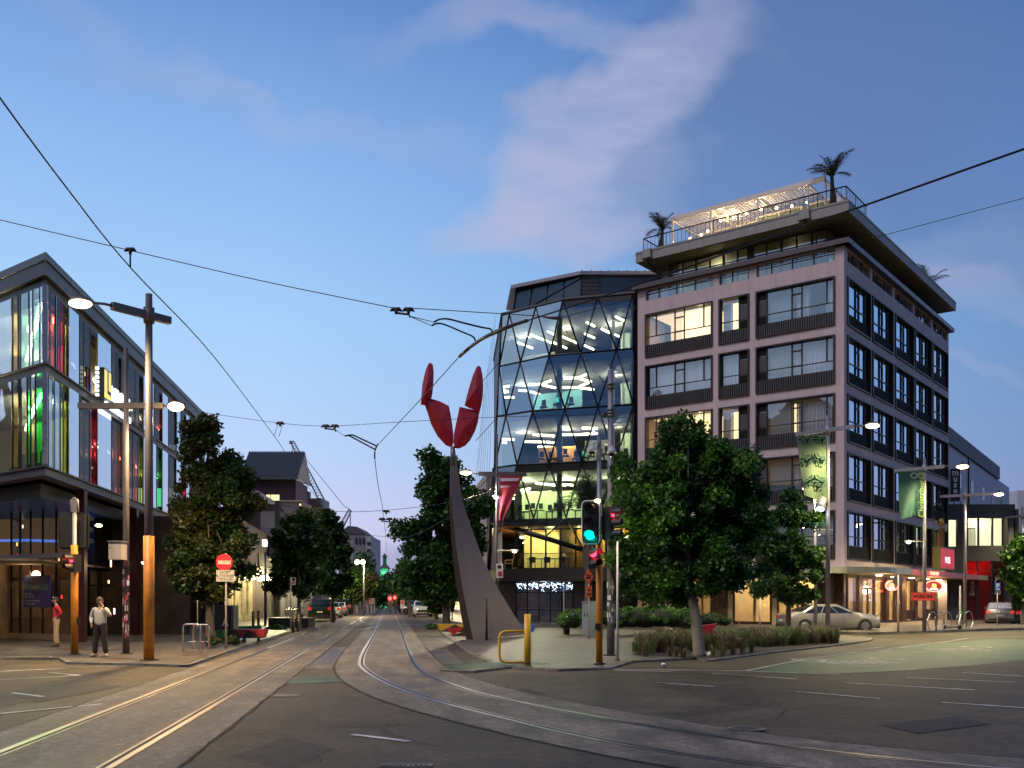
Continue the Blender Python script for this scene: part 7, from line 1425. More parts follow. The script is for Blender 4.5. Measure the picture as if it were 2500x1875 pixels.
def tree(name, label, px, Y, z0, pxt, py_fork, blobs_px, nleaf, size, seed, mats, r0=.14, nclump=70, cr=.42, group=None, depth=.9, bk=None, nbr=14, cat='tree', base_px=None):
    """blobs_px: crown lobes as (px, py, half width px, half height px) on the plane at distance Y"""
    q = random.Random(seed); x = gx(base_px or px, Y); t = thing(name, label, cat, (x, Y, z0), group=group); s_ = Y / F
    bl = [(gx(a, Y), Y + q.uniform(-.3, .3) * c * s_, gz(b, Y), c * s_, c * s_ * depth, d * s_) for a, b, c, d in blobs_px]
    cl = crown_clumps(bl, nclump, cr, seed); fk = Vector((gx(pxt, Y), Y, gz(py_fork, Y))); top = max(bl, key=lambda b: b[2] + b[5]); tp = Vector((top[0], top[1], top[2] + top[5] * .5)); b0 = Vector((x, Y, z0 - .02))
    m_ = MB(); m_.tube([b0, b0 + Vector((0, 0, .12)), b0.lerp(fk, .5) + Vector((q.uniform(-.04, .04), 0, 0)), fk, fk.lerp(tp, .5), tp], [r0 * 1.35, r0 * 1.05, r0 * .9, r0 * .78, r0 * .42, r0 * .08], 12)
    tr_ = m_.build('trunk', bk or bark, t); m_ = MB()
    for k in range(nbr):
        c = cl[q.randrange(len(cl))]; s0 = fk.lerp(tp, q.random() * .75); e = Vector(c[:3]); mdp = s0.lerp(e, .5) + Vector((0, 0, -.08 * (e - s0).length)); m_.tube([s0, mdp, e], [r0 * .32, r0 * .2, r0 * .05], 6)
    m_.build('limb', bk or bark, t)
    leaves('crown', mats, t, cl, nleaf, size, seed); return t
tree('street_tree', 'big dark maple with bright lower left leaves on the grassy median beside the grey pole', 1687, 28.0, .06, 1687, 1440, [(1670, 1130, 95, 95), (1590, 1190, 90, 110), (1760, 1180, 95, 120), (1660, 1260, 150, 120), (1570, 1330, 80, 90), (1800, 1290, 80, 110), (1700, 1370, 110, 80), (1645, 1040, 38, 55), (1720, 1090, 45, 65), (1540, 1120, 40, 60), (1560, 1420, 60, 55), (1640, 1430, 80, 45), (1760, 1420, 60, 40), (1845, 1250, 42, 70), (1800, 1350, 85, 90), (1760, 1150, 80, 80)], 62000, .105, 11,
     [lf_dark, lf_mid, lf_fresh], .17, 210, .38, 'maples around the plaza', .8, barkpale, 26, base_px=1707)
tree('street_tree', 'smaller maple near the far end of the median in front of the hotel corner', 1926, 43.5, .06, 1925, 1470, [(1925, 1330, 88, 95), (1885, 1400, 66, 64), (1965, 1395, 64, 66), (1930, 1250, 48, 48), (1920, 1435, 80, 36), (1860, 1340, 36, 60)], 28000, .125, 12, [lf_dark, lf_mid, lf_mid], .13, 90, .42, 'maples around the plaza', .9, bark, 18)
tree('street_tree', 'big warm lit tree beside the left building above the dark red bench', 515, 35.2, FP, 512, 1440, [(485, 1075, 55, 66), (540, 1120, 45, 45), (520, 1200, 105, 90), (590, 1215, 48, 70), (470, 1290, 62, 90), (545, 1320, 80, 85), (500, 1390, 75, 70), (565, 1150, 34, 50), (505, 1022, 26, 30), (490, 1440, 62, 45), (560, 1400, 55, 50)], 52000, .11, 13, [lf_dark, lf_warm, lf_warm], .17, 190, .42, 'street trees on the left', .9, bark, 22)
tree('street_tree', 'rounded street tree behind the white no parking plate on the left', 732, 58, FP, 730, 1465, [(720, 1310, 48, 55), (700, 1370, 48, 45), (760, 1340, 45, 60), (735, 1410, 55, 35), (738, 1262, 18, 26)], 13000, .2, 14, [lf_dark, lf_warm, lf_mid], .14, 75, .55, 'street trees on the left', .9, bark, 14)
tree('street_tree', 'dark street tree between the rounded one and the parked cars', 812, 72, FP, 812, 1460, [(810, 1330, 38, 60), (835, 1380, 38, 50), (800, 1420, 42, 36), (790, 1290, 20, 30), (812, 1262, 14, 26)], 10000, .24, 15, [lf_dark, lf_dark, lf_mid], .14, 60, .6, 'street trees on the left', .9, bark, 12)
tree('street_tree', 'thin sapling standing in the black planter on the left', 672, 58.6, .7, 672, 1480, [(672, 1440, 26, 30), (668, 1400, 16, 26)], 2200, .13, 26, [lf_dark, lf_warm], .05, 22, .35, 'street trees on the left', .9, bark, 6)
tree('street_tree', 'tall wide dark tree behind the sculpture fin', 1090, 64, .12, 1090, 1430, [(1075, 1190, 60, 55), (1100, 1250, 95, 60), (1035, 1300, 50, 50), (1130, 1330, 55, 75), (1060, 1370, 85, 55), (1020, 1420, 60, 50), (1105, 1430, 70, 40), (1050, 1130, 22, 22), (1090, 1135, 18, 25), (985, 1285, 22, 14), (1168, 1310, 20, 60)], 24000, .24, 16, [lf_dark, lf_mid, lf_mid], .26, 130, .75, 'street trees on the right', .9, bark, 26)
for i, (px, Y, h_, w_, lb) in enumerate(((1000, 95, 110, 36, 'dark tree over the right hand parked cars'), (985, 130, 60, 22, 'farther tree beyond the right hand parked cars'), (865, 110, 95, 34, 'sparse reddish tree by the paired street lamps'), (900, 150, 80, 26, 'yellow green lit tree at the end of the street on the left'), (885, 190, 110, 14, 'narrow upright tree before the green tower'), (925, 165, 55, 22, 'dark round tree before the green tower base'), (968, 210, 70, 18, 'small tree over the red signals'), (1066, 85, 70, 22, 'low lit tree near the white parked car'), (835, 210, 40, 30, 'bushy tree behind the white roadside block'))):
    yb = HY + (H - .06) * F / Y; tree('street_tree', lb, px, Y, .06, px, yb - 30, [(px, yb - h_ * .72, w_, h_ * .3), (px - w_ * .3, yb - h_ * .9, w_ * .6, h_ * .25), (px + w_ * .4, yb - h_ * .78, w_ * .6, h_ * .25)], 3800, .16 + Y * .0022, 40 + i, [lf_dark, lf_mid, LEAF('reddish_leaf', (.07, .04, .03)) if i == 2 else (lf_fresh if i in (3, 7) else lf_mid)], .13, 34, .012 * Y, 'far street trees', .9, bark, 8)
tree('street_tree', 'dark tree cut by the right edge of the picture', 2498, 62, .13, 2498, 1500, [(2490, 1380, 38, 70), (2505, 1440, 45, 50), (2510, 1330, 30, 40)], 8000, .22, 17, [lf_dark, lf_mid], .15, 50, .6, 'street trees on the right', .9, bark, 10)
tree('street_tree', 'slim dark tree behind the hedge left of the big maple trunk', 1632, 52, .06, 1632, 1480, [(1600, 1400, 70, 60), (1640, 1440, 60, 30), (1560, 1430, 50, 40)], 5000, .18, 18, [lf_dark, lf_dark], .2, 50, .5, 'maples around the plaza', .9, barkpale, 10)
# palm in front of the office and the low lit plants
palm('street_palm', 'dark palm in front of the office glass behind the signal post', (gx(1437, 52), 52, .06), 6.4, 2.1, 26, 31, 0)
def bush(name, label, boxes, Y0, n, size, seed, mats, cat='hedge', kind=None, group=None):
    px0 = boxes[0][0]; t = thing(name, label, cat, (gx(px0, Y0), Y0, .06), group=group); cl = []; q = random.Random(seed)
    for px, py, w_, h_, Y, dd in boxes:
        s_ = Y / F
        for k in range(int(16 + w_ * .45)): d = Vector((q.gauss(0, 1), q.gauss(0, 1), abs(q.gauss(0, 1)) * 1.2 - .2)).normalized() * q.uniform(.72, .97); cl.append((gx(px, Y) + d.x * w_ * s_, Y + d.y * dd, gz(py, Y) + d.z * h_ * s_, .17))
    m_ = MB()
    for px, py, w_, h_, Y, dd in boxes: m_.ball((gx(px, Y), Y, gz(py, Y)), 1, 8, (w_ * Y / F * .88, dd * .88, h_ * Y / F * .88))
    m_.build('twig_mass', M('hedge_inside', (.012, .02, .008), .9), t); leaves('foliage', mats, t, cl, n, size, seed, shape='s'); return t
bush('hedge', 'clipped green hedge mound left of and behind the utility cabinet', [(1400, 1512, 26, 25, 45, .9), (1378, 1518, 18, 20, 45.3, .7), (1440, 1515, 20, 24, 46, .8)], 45, 7000, .07, 51, [lf_mid, lf_fresh])
bush('hedge', 'long clipped hedge behind the grey pole and the big maple trunk', [(1505, 1512, 44, 25, 44.5, 1.1), (1540, 1509, 46, 26, 44.5, 1.1), (1575, 1510, 46, 26, 44.5, 1.1), (1610, 1508, 46, 26, 44.5, 1.1), (1645, 1510, 44, 26, 44.5, 1.1), (1674, 1514, 30, 26, 44, .9)], 44.5, 26000, .07, 52, [lf_mid, lf_fresh])
bush('hedge', 'darker low shrub right of the big maple trunk', [(1730, 1516, 42, 16, 48, .9), (1765, 1518, 20, 13, 48, .7)], 48, 4000, .08, 53, [lf_dark, lf_mid])
bush('shrub', 'spiky low shrub at the foot of the black planter', [(672, 1538, 24, 9, 54, .5)], 54, 1600, .1, 54, [lf_dark, lf_mid], 'shrub'); bush('shrub', 'small shrub at the foot of the left street tree', [(518, 1568, 14, 9, 33.3, .35), (568, 1566, 14, 8, 34.3, .3)], 33.3, 1200, .07, 55, [lf_dark, lf_warm], 'shrub')
bush('shrub', 'small tuft at the kerb near the yellow and red bench', [(1056, 1531, 10, 5, 55, .4)], 55, 700, .08, 56, [lf_dark, lf_mid], 'shrub')
# tussock grass in the median: one mass of blades
g = np.random.default_rng(77); pts = []
A_, B_, C_, D_2 = Vector(G(1550, 1599, .05)), Vector(G(2045, 1571, .05)), Vector(G(2020, 1560, .05)), Vector(G(1560, 1572, .05))
m_ = MB(); q = random.Random(8)
tufts = []
for k in range(560):
    a, b = q.random(), q.random(); p = A_.lerp(B_, a).lerp(D_2.lerp(C_, a), b); 
    if abs(p.x - gx(1707, 28)) < .35 and p.y < 29: continue
    tufts.append(p)
tufts += [Vector(G(px, py, .05)) for px, py in ((1560, 1600), (1575, 1603), (1592, 1598), (1635, 1603), (1650, 1604), (1668, 1606), (1742, 1604), (1765, 1603), (1790, 1599), (1812, 1597), (1548, 1592), (1835, 1594))]
for p in tufts:
    hh = q.uniform(.36, .72); m_.m = q.randrange(3)
    for j in range(26):
        an = q.uniform(0, 6.28); ln = q.uniform(.1, .55) * hh; w_ = .011; bx_ = p.x + q.uniform(-.06, .06); by = p.y + q.uniform(-.06, .06); c, s_ = math.cos(an), math.sin(an); h1 = hh * q.uniform(.6, 1.1)
        m_.add([(bx_ - s_ * w_, by + c * w_, .05), (bx_ + s_ * w_, by - c * w_, .05), (bx_ + c * ln * .45 + s_ * w_, by + s_ * ln * .45 - c * w_, .05 + h1 * .7), (bx_ + c * ln * .45 - s_ * w_, by + s_ * ln * .45 + c * w_, .05 + h1 * .7), (bx_ + c * ln, by + s_ * ln, .05 + h1 * .92)], [(0, 1, 2, 3), (3, 2, 4)])
tag(m_.build('grass', [LEAF('tussock_olive', (.17, .18, .06), .3), LEAF('tussock_green', (.11, .16, .04), .3), LEAF('tussock_brown', (.14, .10, .05), .3)]), 'clumps of brown green tussock grass filling the median', 'grass', kind='stuff')
# red angular seat in the median
bench('painted_bench', 'dark red angular seat behind the big maple trunk on the median', [[(1690, 1560), (1712, 1528), (1752, 1523), (1722, 1566)]], 33, .4, [rdb])
# ---------------------------------------------------------------- vehicles
tyre = M('tyre_rubber', (.015, .015, .015), .85); rimm = M('alloy_rim', (.35, .35, .36), .3, .9); cgl = M('car_window', (.012, .016, .02), .06, spec=.9); hlE = E('headlight', (1, .95, .85), 1.4); tlM = M('tail_light', (.30, .01, .012), .2, emit=(1, .02, .03), es=.35); plm = M('number_plate', (.5, .5, .48), .4); trim = M('black_trim', (.015, .015, .016), .5)
def car(name, label, cat, L_, W, Hc, paint, style='suv', group=None, glow=0):
    """built along +x (nose), centre at 0, then placed by the caller"""
    t = thing(name, label, cat, (0, 0, 0), group=group); hw = W / 2; gc = .2
    if style == 'sedan': up = [(-.50, .62), (-.47, .68), (-.33, .74), (-.20, 1.0), (.04, 1.0), (.22, .72), (.42, .62), (.49, .50), (.5, .36)]; roof = (-.20, .05, -.36, .22)
    elif style == 'hatch': up = [(-.5, .55), (-.49, .68), (-.44, .97), (-.1, 1.0), (.08, .98), (.26, .68), (.44, .60), (.495, .48), (.5, .34)]; roof = (-.42, .08, -.49, .27)
    elif style == 'pickup': up = [(-.5, .56), (-.495, .63), (-.16, .63), (-.13, .98), (.08, 1.0), (.2, .68), (.44, .64), (.49, .54), (.5, .36)]; roof = (-.12, .08, -.17, .21)
    else: up = [(-.5, .55), (-.49, .66), (-.43, .97), (-.1, 1.0), (.1, .98), (.25, .70), (.44, .64), (.49, .54), (.5, .36)]; roof = (-.41, .10, -.49, .26)
    belt = .66; m_ = MB(); xs = [-.5 + k / 48 for k in range(49)]
    def top(u_): 
        for (a, za), (b, zb_) in zip(up[:-1], up[1:]):
            if a <= u_ <= b: f = (u_ - a) / max(1e-6, b - a); return za + (zb_ - za) * f
        return up[-1][1]
    secs = []
    for u_ in xs:
        z = top(u_) * Hc; zb_ = min(z, belt * Hc); tap = 1 - .10 * max(0, abs(u_) - .38) / .12 * 1.0; zl = gc + .10 * max(0, abs(u_) - .42) / .08 * .8; wh = hw * tap; ins = (z - zb_) / Hc * .42
        secs.append([(u_ * L_, s_ * w_, zz) for s_, w_, zz in ((-1, wh * .86, zl), (-1, wh * .98, zl + .14), (-1, wh, zb_ * .72), (-1, wh * .955, zb_), (-1, wh * .955 - ins, z - .035), (-1, max(.05, wh * .86 - ins), z), (1, max(.05, wh * .86 - ins), z), (1, wh * .955 - ins, z - .035), (1, wh * .955, zb_), (1, wh, zb_ * .72), (1, wh * .98, zl + .14), (1, wh * .86, zl))])
    vs = [p for s_ in secs for p in s_]; m_.smooth = True; K = 12
    m_.add(vs, [(i * K + k, (i + 1) * K + k, (i + 1) * K + k + 1, i * K + k + 1) for i in range(48) for k in range(K - 1)]); m_.smooth = False; m_.add(secs[0], [tuple(range(K))]); m_.add(secs[-1], [tuple(range(K - 1, -1, -1))])
    body = m_.build('body', paint, t, local=True)
    # wheel arches + wheels
    for sx in (-.315, .325):
        for s_ in (-1, 1):
            m_ = MB(); r = .34 * Hc / 1.5 * 1.0; m_.tube([(sx * L_, s_ * (hw - .22), r), (sx * L_, s_ * (hw + .012), r)], r * 1.13, 22); m_.build('wheel_arch', trim, body, local=True)
            w_ = MB(); w_.tube([(sx * L_, s_ * (hw - .2), r), (sx * L_, s_ * (hw + .025), r)], r, 24); wo_ = w_.build('wheel', tyre, t, local=True)
            w_ = MB(); w_.tube([(sx * L_, s_ * (hw + .02), r), (sx * L_, s_ * (hw + .032), r)], r * .66, 20)
            for k in range(5): a = 2 * math.pi * k / 5; w_.tube([(sx * L_ + .05 * math.cos(a), s_ * (hw + .036), r + .05 * math.sin(a)), (sx * L_ + r * .6 * math.cos(a), s_ * (hw + .036), r + r * .6 * math.sin(a))], .02, 4)
            w_.build('rim', rimm, wo_, local=True)
    # windows: side glass, windscreen, rear glass
    z0, z1 = belt * Hc + .03, Hc * .94; r0_, r1_, b0_, b1_ = roof
    def yat(u_, z): zb_ = belt * Hc; return hw * .955 - max(0, z - zb_) / Hc * .42 + .006
    for s_ in (-1, 1):
        cuts = [0, .36, .70, 1] if style != 'pickup' else [0, .5, 1]
        for a, b in zip(cuts[:-1], cuts[1:]):
            lo0, lo1 = (b0_ + .03 + (b1_ - b0_ - .05) * a + .006), (b0_ + .03 + (b1_ - b0_ - .05) * b - .006); hi0, hi1 = (r0_ + .015 + (r1_ - r0_ - .03) * a + .005), (r0_ + .015 + (r1_ - r0_ - .03) * b - .005)
            MB().add([(lo0 * L_, s_ * yat(0, z0), z0), (lo1 * L_, s_ * yat(0, z0), z0), (hi1 * L_, s_ * yat(0, z1 - .03), z1 - .03), (hi0 * L_, s_ * yat(0, z1 - .03), z1 - .03)], [(0, 1, 2, 3)]).build('side_window', cgl, t, local=True)
        MB().cbox(((b1_ - .04) * L_, s_ * (hw + .06), z0 + .08), (.12, .16, .11)).build('wing_mirror', paint, t, local=True)
        for u_ in ([-.02] if style == 'pickup' else [-.13, .1]): MB().box(u_ * L_, u_ * L_ + .006, s_ * hw * 1.0 - .003, s_ * hw * 1.0 + .004, .35, z0 - .05).build('door_gap', trim, body, local=True)
        MB().box(-.08 * L_, -.08 * L_ + .14, s_ * hw * .99 - .01, s_ * hw * .99 + .02, z0 - .17, z0 - .14).build('door_handle', trim, body, local=True)
    def slope(x0, z0_, x1, z1_, w0, w1, nm): MB().add([(x0 * L_, -w0, z0_), (x0 * L_, w0, z0_), (x1 * L_, w1, z1_), (x1 * L_, -w1, z1_)], [(0, 1, 2, 3)]).build(nm, cgl, t, local=True)
    xf_, xt_ = b1_ - .01, r1_ + .012
    slope(xf_ + .012, top(xf_) * Hc + .03, xt_ + .012, top(xt_) * Hc - .02, hw * .80, hw * .70, 'windscreen')
    xr, xq = (b0_ + .015, r0_ - .01) if style in ('sedan', 'pickup') else (-.488, -.437)
    slope(xr - .008, top(xr) * Hc + .04, xq - .008, top(xq) * Hc - .02, hw * .80, hw * .70, 'rear_window')
    for s_ in (-1, 1):
        MB().add([(.488 * L_, s_ * hw * .50, .56 * Hc * .93), (.468 * L_, s_ * hw * .93, .57 * Hc * .95), (.470 * L_, s_ * hw * .93, .47 * Hc), (.503 * L_, s_ * hw * .50, .46 * Hc)], [(0, 1, 2, 3)]).build('headlight', hlE, t, local=True)
        MB().box(-.505 * L_, -.47 * L_, s_ * hw * .93 - .0 if s_ > 0 else -hw * .93 - .0, s_ * hw * .68, .50 * Hc, .64 * Hc).build('tail_light', tlM, t, local=True) if False else MB().add([(-.505 * L_, s_ * hw * .62, .50 * Hc), (-.505 * L_, s_ * hw * .90, .50 * Hc), (-.498 * L_, s_ * hw * .90, .64 * Hc), (-.498 * L_, s_ * hw * .70, .64 * Hc), (-.46 * L_, s_ * hw * .97, .52 * Hc), (-.46 * L_, s_ * hw * .96, .63 * Hc)], [(0, 1, 2, 3), (1, 4, 5, 2)]).build('tail_light', tlM, t, local=True)
    MB().box(.497 * L_, .512 * L_, -hw * .55, hw * .55, .30 * Hc, .43 * Hc).build('grille', trim, t, local=True); MB().box(.49 * L_, .508 * L_, -hw * .7, hw * .7, gc - .0, .24 * Hc).build('front_bumper', trim, t, local=True); MB().box(-.512 * L_, -.49 * L_, -hw * .8, hw * .8, gc + .02, .30 * Hc).build('rear_bumper', trim, t, local=True)
    MB().box(-.516 * L_, -.505 * L_, -.22, .22, .42 * Hc - .06, .42 * Hc + .06).build('number_plate', plm, t, local=True); MB().box(.512 * L_, .518 * L_, -.22, .22, .26 * Hc - .05, .26 * Hc + .05).build('number_plate', plm, t, local=True)
    return t
def place(t, x, y, z, rz): t.location = (x, y, z); t.rotation_euler = (0, 0, rz); return t
pt_w = M('car_paint_white', (.62, .62, .60), .25, .0, var=.03, coat=.6); pt_s = M('car_paint_silver', (.22, .22, .22), .3, .5, var=.04, coat=.6); pt_g = M('car_paint_dark_green', (.012, .022, .012), .25, .2, coat=.6); pt_k = M('car_paint_black', (.012, .012, .014), .22, .2, coat=.6); pt_b = M('car_paint_silver_blue', (.30, .31, .36), .3, .4, coat=.6)
away = math.atan2(DS[1], DS[0])
place(car('parked_car', 'dark green pickup truck parked nearest on the left of the tram street', 'pickup truck', 5.2, 1.95, 1.78, pt_g, 'pickup', 'cars parked along the tram street'), gx(774, 77), 79, .0, away)
cw = place(car('parked_car', 'white hatchback parked just beyond the dark pickup', 'car', 4.3, 1.8, 1.5, pt_w, 'hatch', 'cars parked along the tram street'), gx(806, 92), 93, 0, away)
cs_ = place(car('parked_car', 'silver blue saloon car parked third on the left of the tram street', 'car', 4.5, 1.8, 1.48, pt_b, 'sedan', 'cars parked along the tram street'), gx(822, 103), 104, 0, away)
place(car('parked_car', 'black tall car parked farthest on the left of the tram street', 'car', 4.6, 1.9, 1.8, pt_k, 'suv', 'cars parked along the tram street'), gx(835, 118), 119, 0, away)
place(car('parked_car', 'white sport utility car facing the camera on the right of the tram street', 'car', 4.6, 1.88, 1.62, pt_w, 'suv', 'cars parked along the tram street'), gx(1028, 100), 101, 0, away + math.pi)
place(car('parked_car', 'dark car half hidden behind the white one on the right', 'car', 4.6, 1.85, 1.65, pt_k, 'suv', 'cars parked along the tram street'), gx(1008, 115), 116, 0, away + math.pi)
place(car('parked_car', 'dark blue car farthest back in the right hand parked row', 'car', 4.4, 1.8, 1.6, M('car_paint_navy', (.02, .03, .06), .25, .3, coat=.6), 'suv', 'cars parked along the tram street'), gx(996, 128), 129, 0, away + math.pi)
place(car('moving_car', 'white saloon car driving right between the median and the hotel canopy', 'car', 5.0, 1.85, 1.46, M('car_paint_pearl', (.27, .26, .24), .2, .2, var=.04, coat=.7), 'sedan'), gx(2030, 51), 51.6, 0, R(4))
place(car('parked_car', 'silver hatchback seen from behind at the right edge near the blue parking sign', 'car', 4.2, 1.8, 1.55, pt_s, 'hatch', 'cars parked on the hotel side street'), gx(2462, 66), 67, 0, R(62))
place(car('parked_car', 'dark car with glowing tail light cut by the right edge of the picture', 'car', 4.3, 1.8, 1.5, pt_k, 'hatch', 'cars parked on the hotel side street'), gx(2515, 64), 67, 0, R(62))
# ---------------------------------------------------------------- people
skinm = M('skin', (.42, .25, .18), .6, var=.05); 
def skinned(name, mat, parent, chains, sub=2):
    """chains of (x,y,z,r) points; first point of later chains is (chain, index) of the point they grow from"""
    V, E_, Rr, idx = [], [], [], []
    for ch in chains:
        ids = []
        for k, p in enumerate(ch):
            if k == 0 and len(p) == 2: ids.append(idx[p[0]][p[1]]); continue
            V.append(p[:3]); Rr.append(p[3]); ids.append(len(V) - 1)
            if len(ids) > 1: E_.append((ids[-2], ids[-1]))
        idx.append(ids)
    me = bpy.data.meshes.new(name); me.from_pydata(V, E_, []); ob = bpy.data.objects.new(name, me); C.objects.link(ob)
    md = ob.modifiers.new('skin', 'SKIN'); md.use_smooth_shade = True
    if not me.skin_vertices: me.skin_vertices.new() if hasattr(me.skin_vertices, 'new') else None
    if not me.skin_vertices:
        bpy.context.view_layer.objects.active = ob; bpy.ops.mesh.customdata_skin_add()
    for sv, r in zip(me.skin_vertices[0].data, Rr): sv.radius = r if isinstance(r, tuple) else (r, r)
    me.skin_vertices[0].data[0].use_root = True
    ob.modifiers.new('sub', 'SUBSURF').levels = sub; ob.modifiers['sub'].render_levels = sub
    dg = bpy.context.evaluated_depsgraph_get(); m2 = bpy.data.meshes.new_from_object(ob.evaluated_get(dg)); bpy.data.objects.remove(ob)
    m2.name = name; m2.materials.clear(); m2.materials.append(mat); m2.polygons.foreach_set('use_smooth', [True] * len(m2.polygons)); ob = bpy.data.objects.new(name, m2); C.objects.link(ob); ob.parent = parent; return ob
def person(label, loc, rz, J, cols, Hs=1.0, skirt=False, hairlong=False):
    """J: joints in body space (x right, y forward, z up, metres for 1.7 m)"""
    t = thing('person', label, 'person', loc, rz); g = lambda k: J[k]
    def hand(wr_, ax, pl):
        """palm and five fingers continuing the forearm"""
        w_, a = Vector(wr_), Vector(ax).normalized(); s_ = a.cross(Vector(pl)).normalized(); n_ = s_.cross(a).normalized(); out = []
        out.append([tuple(w_ + a * .045) + (.026,), tuple(w_ + a * .085) + (.030,)])
        for k, (o_, ln) in enumerate(((-.028, .062), (-.010, .075), (.009, .070), (.026, .055))):
            b = w_ + a * .085 + s_ * o_; out.append([tuple(b) + (.0095,), tuple(b + a * ln * .5 + n_ * .006) + (.0085,), tuple(b + a * ln * .85 + n_ * .022) + (.0065,)])
        b = w_ + a * .035 - s_ * .03; out.append([tuple(b) + (.011,), tuple(b + (a * .6 - s_ * .8).normalized() * .04 + n_ * .01) + (.009,)])
        return out
    hd, nk, ch, pv = Vector(J['head']), Vector(J['neck']), Vector(J['chest']), Vector(J['pelvis'])
    f = Vector(J.get('face', (0, 1, 0))).normalized()
    body = [[(*pv, (.14, .10)), (*pv.lerp(ch, .5), (.125, .095)), (*ch, (.15, .105)), (*nk, .055), (*(nk.lerp(hd, .45)), .055), (*(hd + f * .005), (.078, .092)), (*(hd + Vector((0, 0, .07)) - f * .01), (.07, .08))]]
    for s_ in ('l', 'r'): body.append([(0, 2), (*J['sh' + s_], .055), (*J['el' + s_], .040), (*J['wr' + s_], .026)]); body.append([(0, 0), (*J['hi' + s_], .085), (*J['kn' + s_], .055), (*J['an' + s_], .038)])
    bo = skinned('body', skinm, t, body, 2)
    for s_ in ('l', 'r'):
        w_, e = Vector(J['wr' + s_]), Vector(J['el' + s_])
        hs = hand(w_, J.get('hand' + s_, tuple(w_ - e)), (1, 0, 0) if abs((w_ - e).normalized().x) < .8 else (0, 0, 1))
        palm_ = MB()
        for c in hs: palm_.tube([Vector(p[:3]) for p in c], [p[3] for p in c], 7)
        palm_.tube([w_ - (w_ - e).normalized() * .02, w_ + Vector(hs[0][0][:3]) - w_], [.025, .027], 8); palm_.build('hand', skinm, t, local=True)
    # face
    rt = f.cross(Vector((0, 0, 1))).normalized(); fc = MB()
    fc.add([tuple(hd + f * .085 + Vector((0, 0, .02))), tuple(hd + f * .118 - Vector((0, 0, .022))), tuple(hd + f * .085 + rt * .016 - Vector((0, 0, .03))), tuple(hd + f * .085 - rt * .016 - Vector((0, 0, .03)))], [(0, 1, 2), (0, 3, 1), (1, 3, 2)]); fc.build('nose', skinm, t, local=True)
    fc = MB(); [fc.ball(hd + f * .082 + rt * s_ * .032 + Vector((0, 0, .018)), .011, 5) for s_ in (-1, 1)]; fc.build('eyes', M('eye_dark', (.03, .02, .02), .3), t, local=True)
    fc = MB(); fc.ball(hd + f * .086 - Vector((0, 0, .055)), .02, 5, (1, .4, .3)); fc.build('mouth', M('lip', (.35, .12, .1), .5), t, local=True)
    fc = MB(); [fc.ball(hd + rt * s_ * .082 - f * .005, .025, 5, (.5, .8, 1.2)) for s_ in (-1, 1)]; fc.build('ears', skinm, t, local=True)
    hr = MB(); hr.ball(hd + Vector((0, 0, .045)) - f * .025, .102, 9, (.92, 1.0, .92)); 
    if hairlong: hr.ball(hd - f * .07 - Vector((0, 0, .05)), .075, 8, (1, .7, 1.3))
    else: hr.ball(hd - f * .045 - Vector((0, 0, .01)), .085, 8)
    hr.build('hair', cols[3], t, local=True)
    k_ = 1.14; sh_ = [[(*(pv - Vector((0, 0, .10 if skirt else .02))), (.175, .14)), (*pv.lerp(ch, .5), (.155 * k_, .12 * k_)), (*ch, (.165, .125)), (*nk.lerp(ch, .12), .085)]]
    for s_ in ('l', 'r'): w_, e = Vector(J['wr' + s_]), Vector(J['el' + s_]); sh_.append([(0, 2), (*J['sh' + s_], .074), (*e, .058), (*e.lerp(w_, .88), .044)])
    skinned('shirt', cols[0], t, sh_, 2)
    tr_ = [[(*pv, (.158, .125)), (*(pv + Vector((0, 0, .1))), (.14, .11))]]
    for s_ in ('l', 'r'): a_, kn = Vector(J['an' + s_]), Vector(J['kn' + s_]); tr_.append([(0, 0), (*J['hi' + s_], .105), (*kn, .082), (*(a_ + Vector((0, 0, .0))), .076)])
    skinned('trousers', cols[1], t, tr_, 2)
    for s_ in ('l', 'r'):
        a_ = Vector(J['an' + s_]); ft = Vector(J.get('ft' + s_, (0, 1, 0))).normalized(); m_ = MB(); m_.tube([a_ - ft * .06 - Vector((0, 0, a_.z - .05)), a_ + ft * .03 - Vector((0, 0, a_.z - .05)), a_ + ft * .15 - Vector((0, 0, a_.z - .035)), a_ + ft * .19 - Vector((0, 0, a_.z - .03))], [.042, .048, .04, .018], 10); m_.build('shoe', cols[2], t, local=True)
    return t
P1 = dict(head=(0, .03, 1.56), neck=(0, 0, 1.42), chest=(0, -.01, 1.22), pelvis=(0, 0, .92), face=(-.55, .85, .05), shl=(-.17, 0, 1.36), shr=(.17, 0, 1.36), elr=(.27, -.04, 1.10), wrr=(.20, .12, .92), ell=(-.30, .06, 1.14), wrl=(-.14, .17, 1.40), handl=(.35, -.1, .8),
          hil=(-.09, 0, .86), hir=(.09, 0, .86), knl=(-.12, .02, .48), knr=(.13, .0, .48), anl=(-.15, -.02, .08), anr=(.16, -.02, .08), ftl=(-.55, 1, 0), ftr=(.5, 1, 0))
person('person in loose pale top and dark trousers with a hand raised to the face', (gx(245, 27.6), 27.6, FP), R(183), P1, (M('cloth_cream', (.50, .47, .42), .9, var=.1), M('cloth_charcoal', (.025, .018, .022), .9), M('shoe_tan', (.35, .25, .18), .6), M('hair_brown', (.08, .05, .03), .8)), hairlong=True, skirt=True)
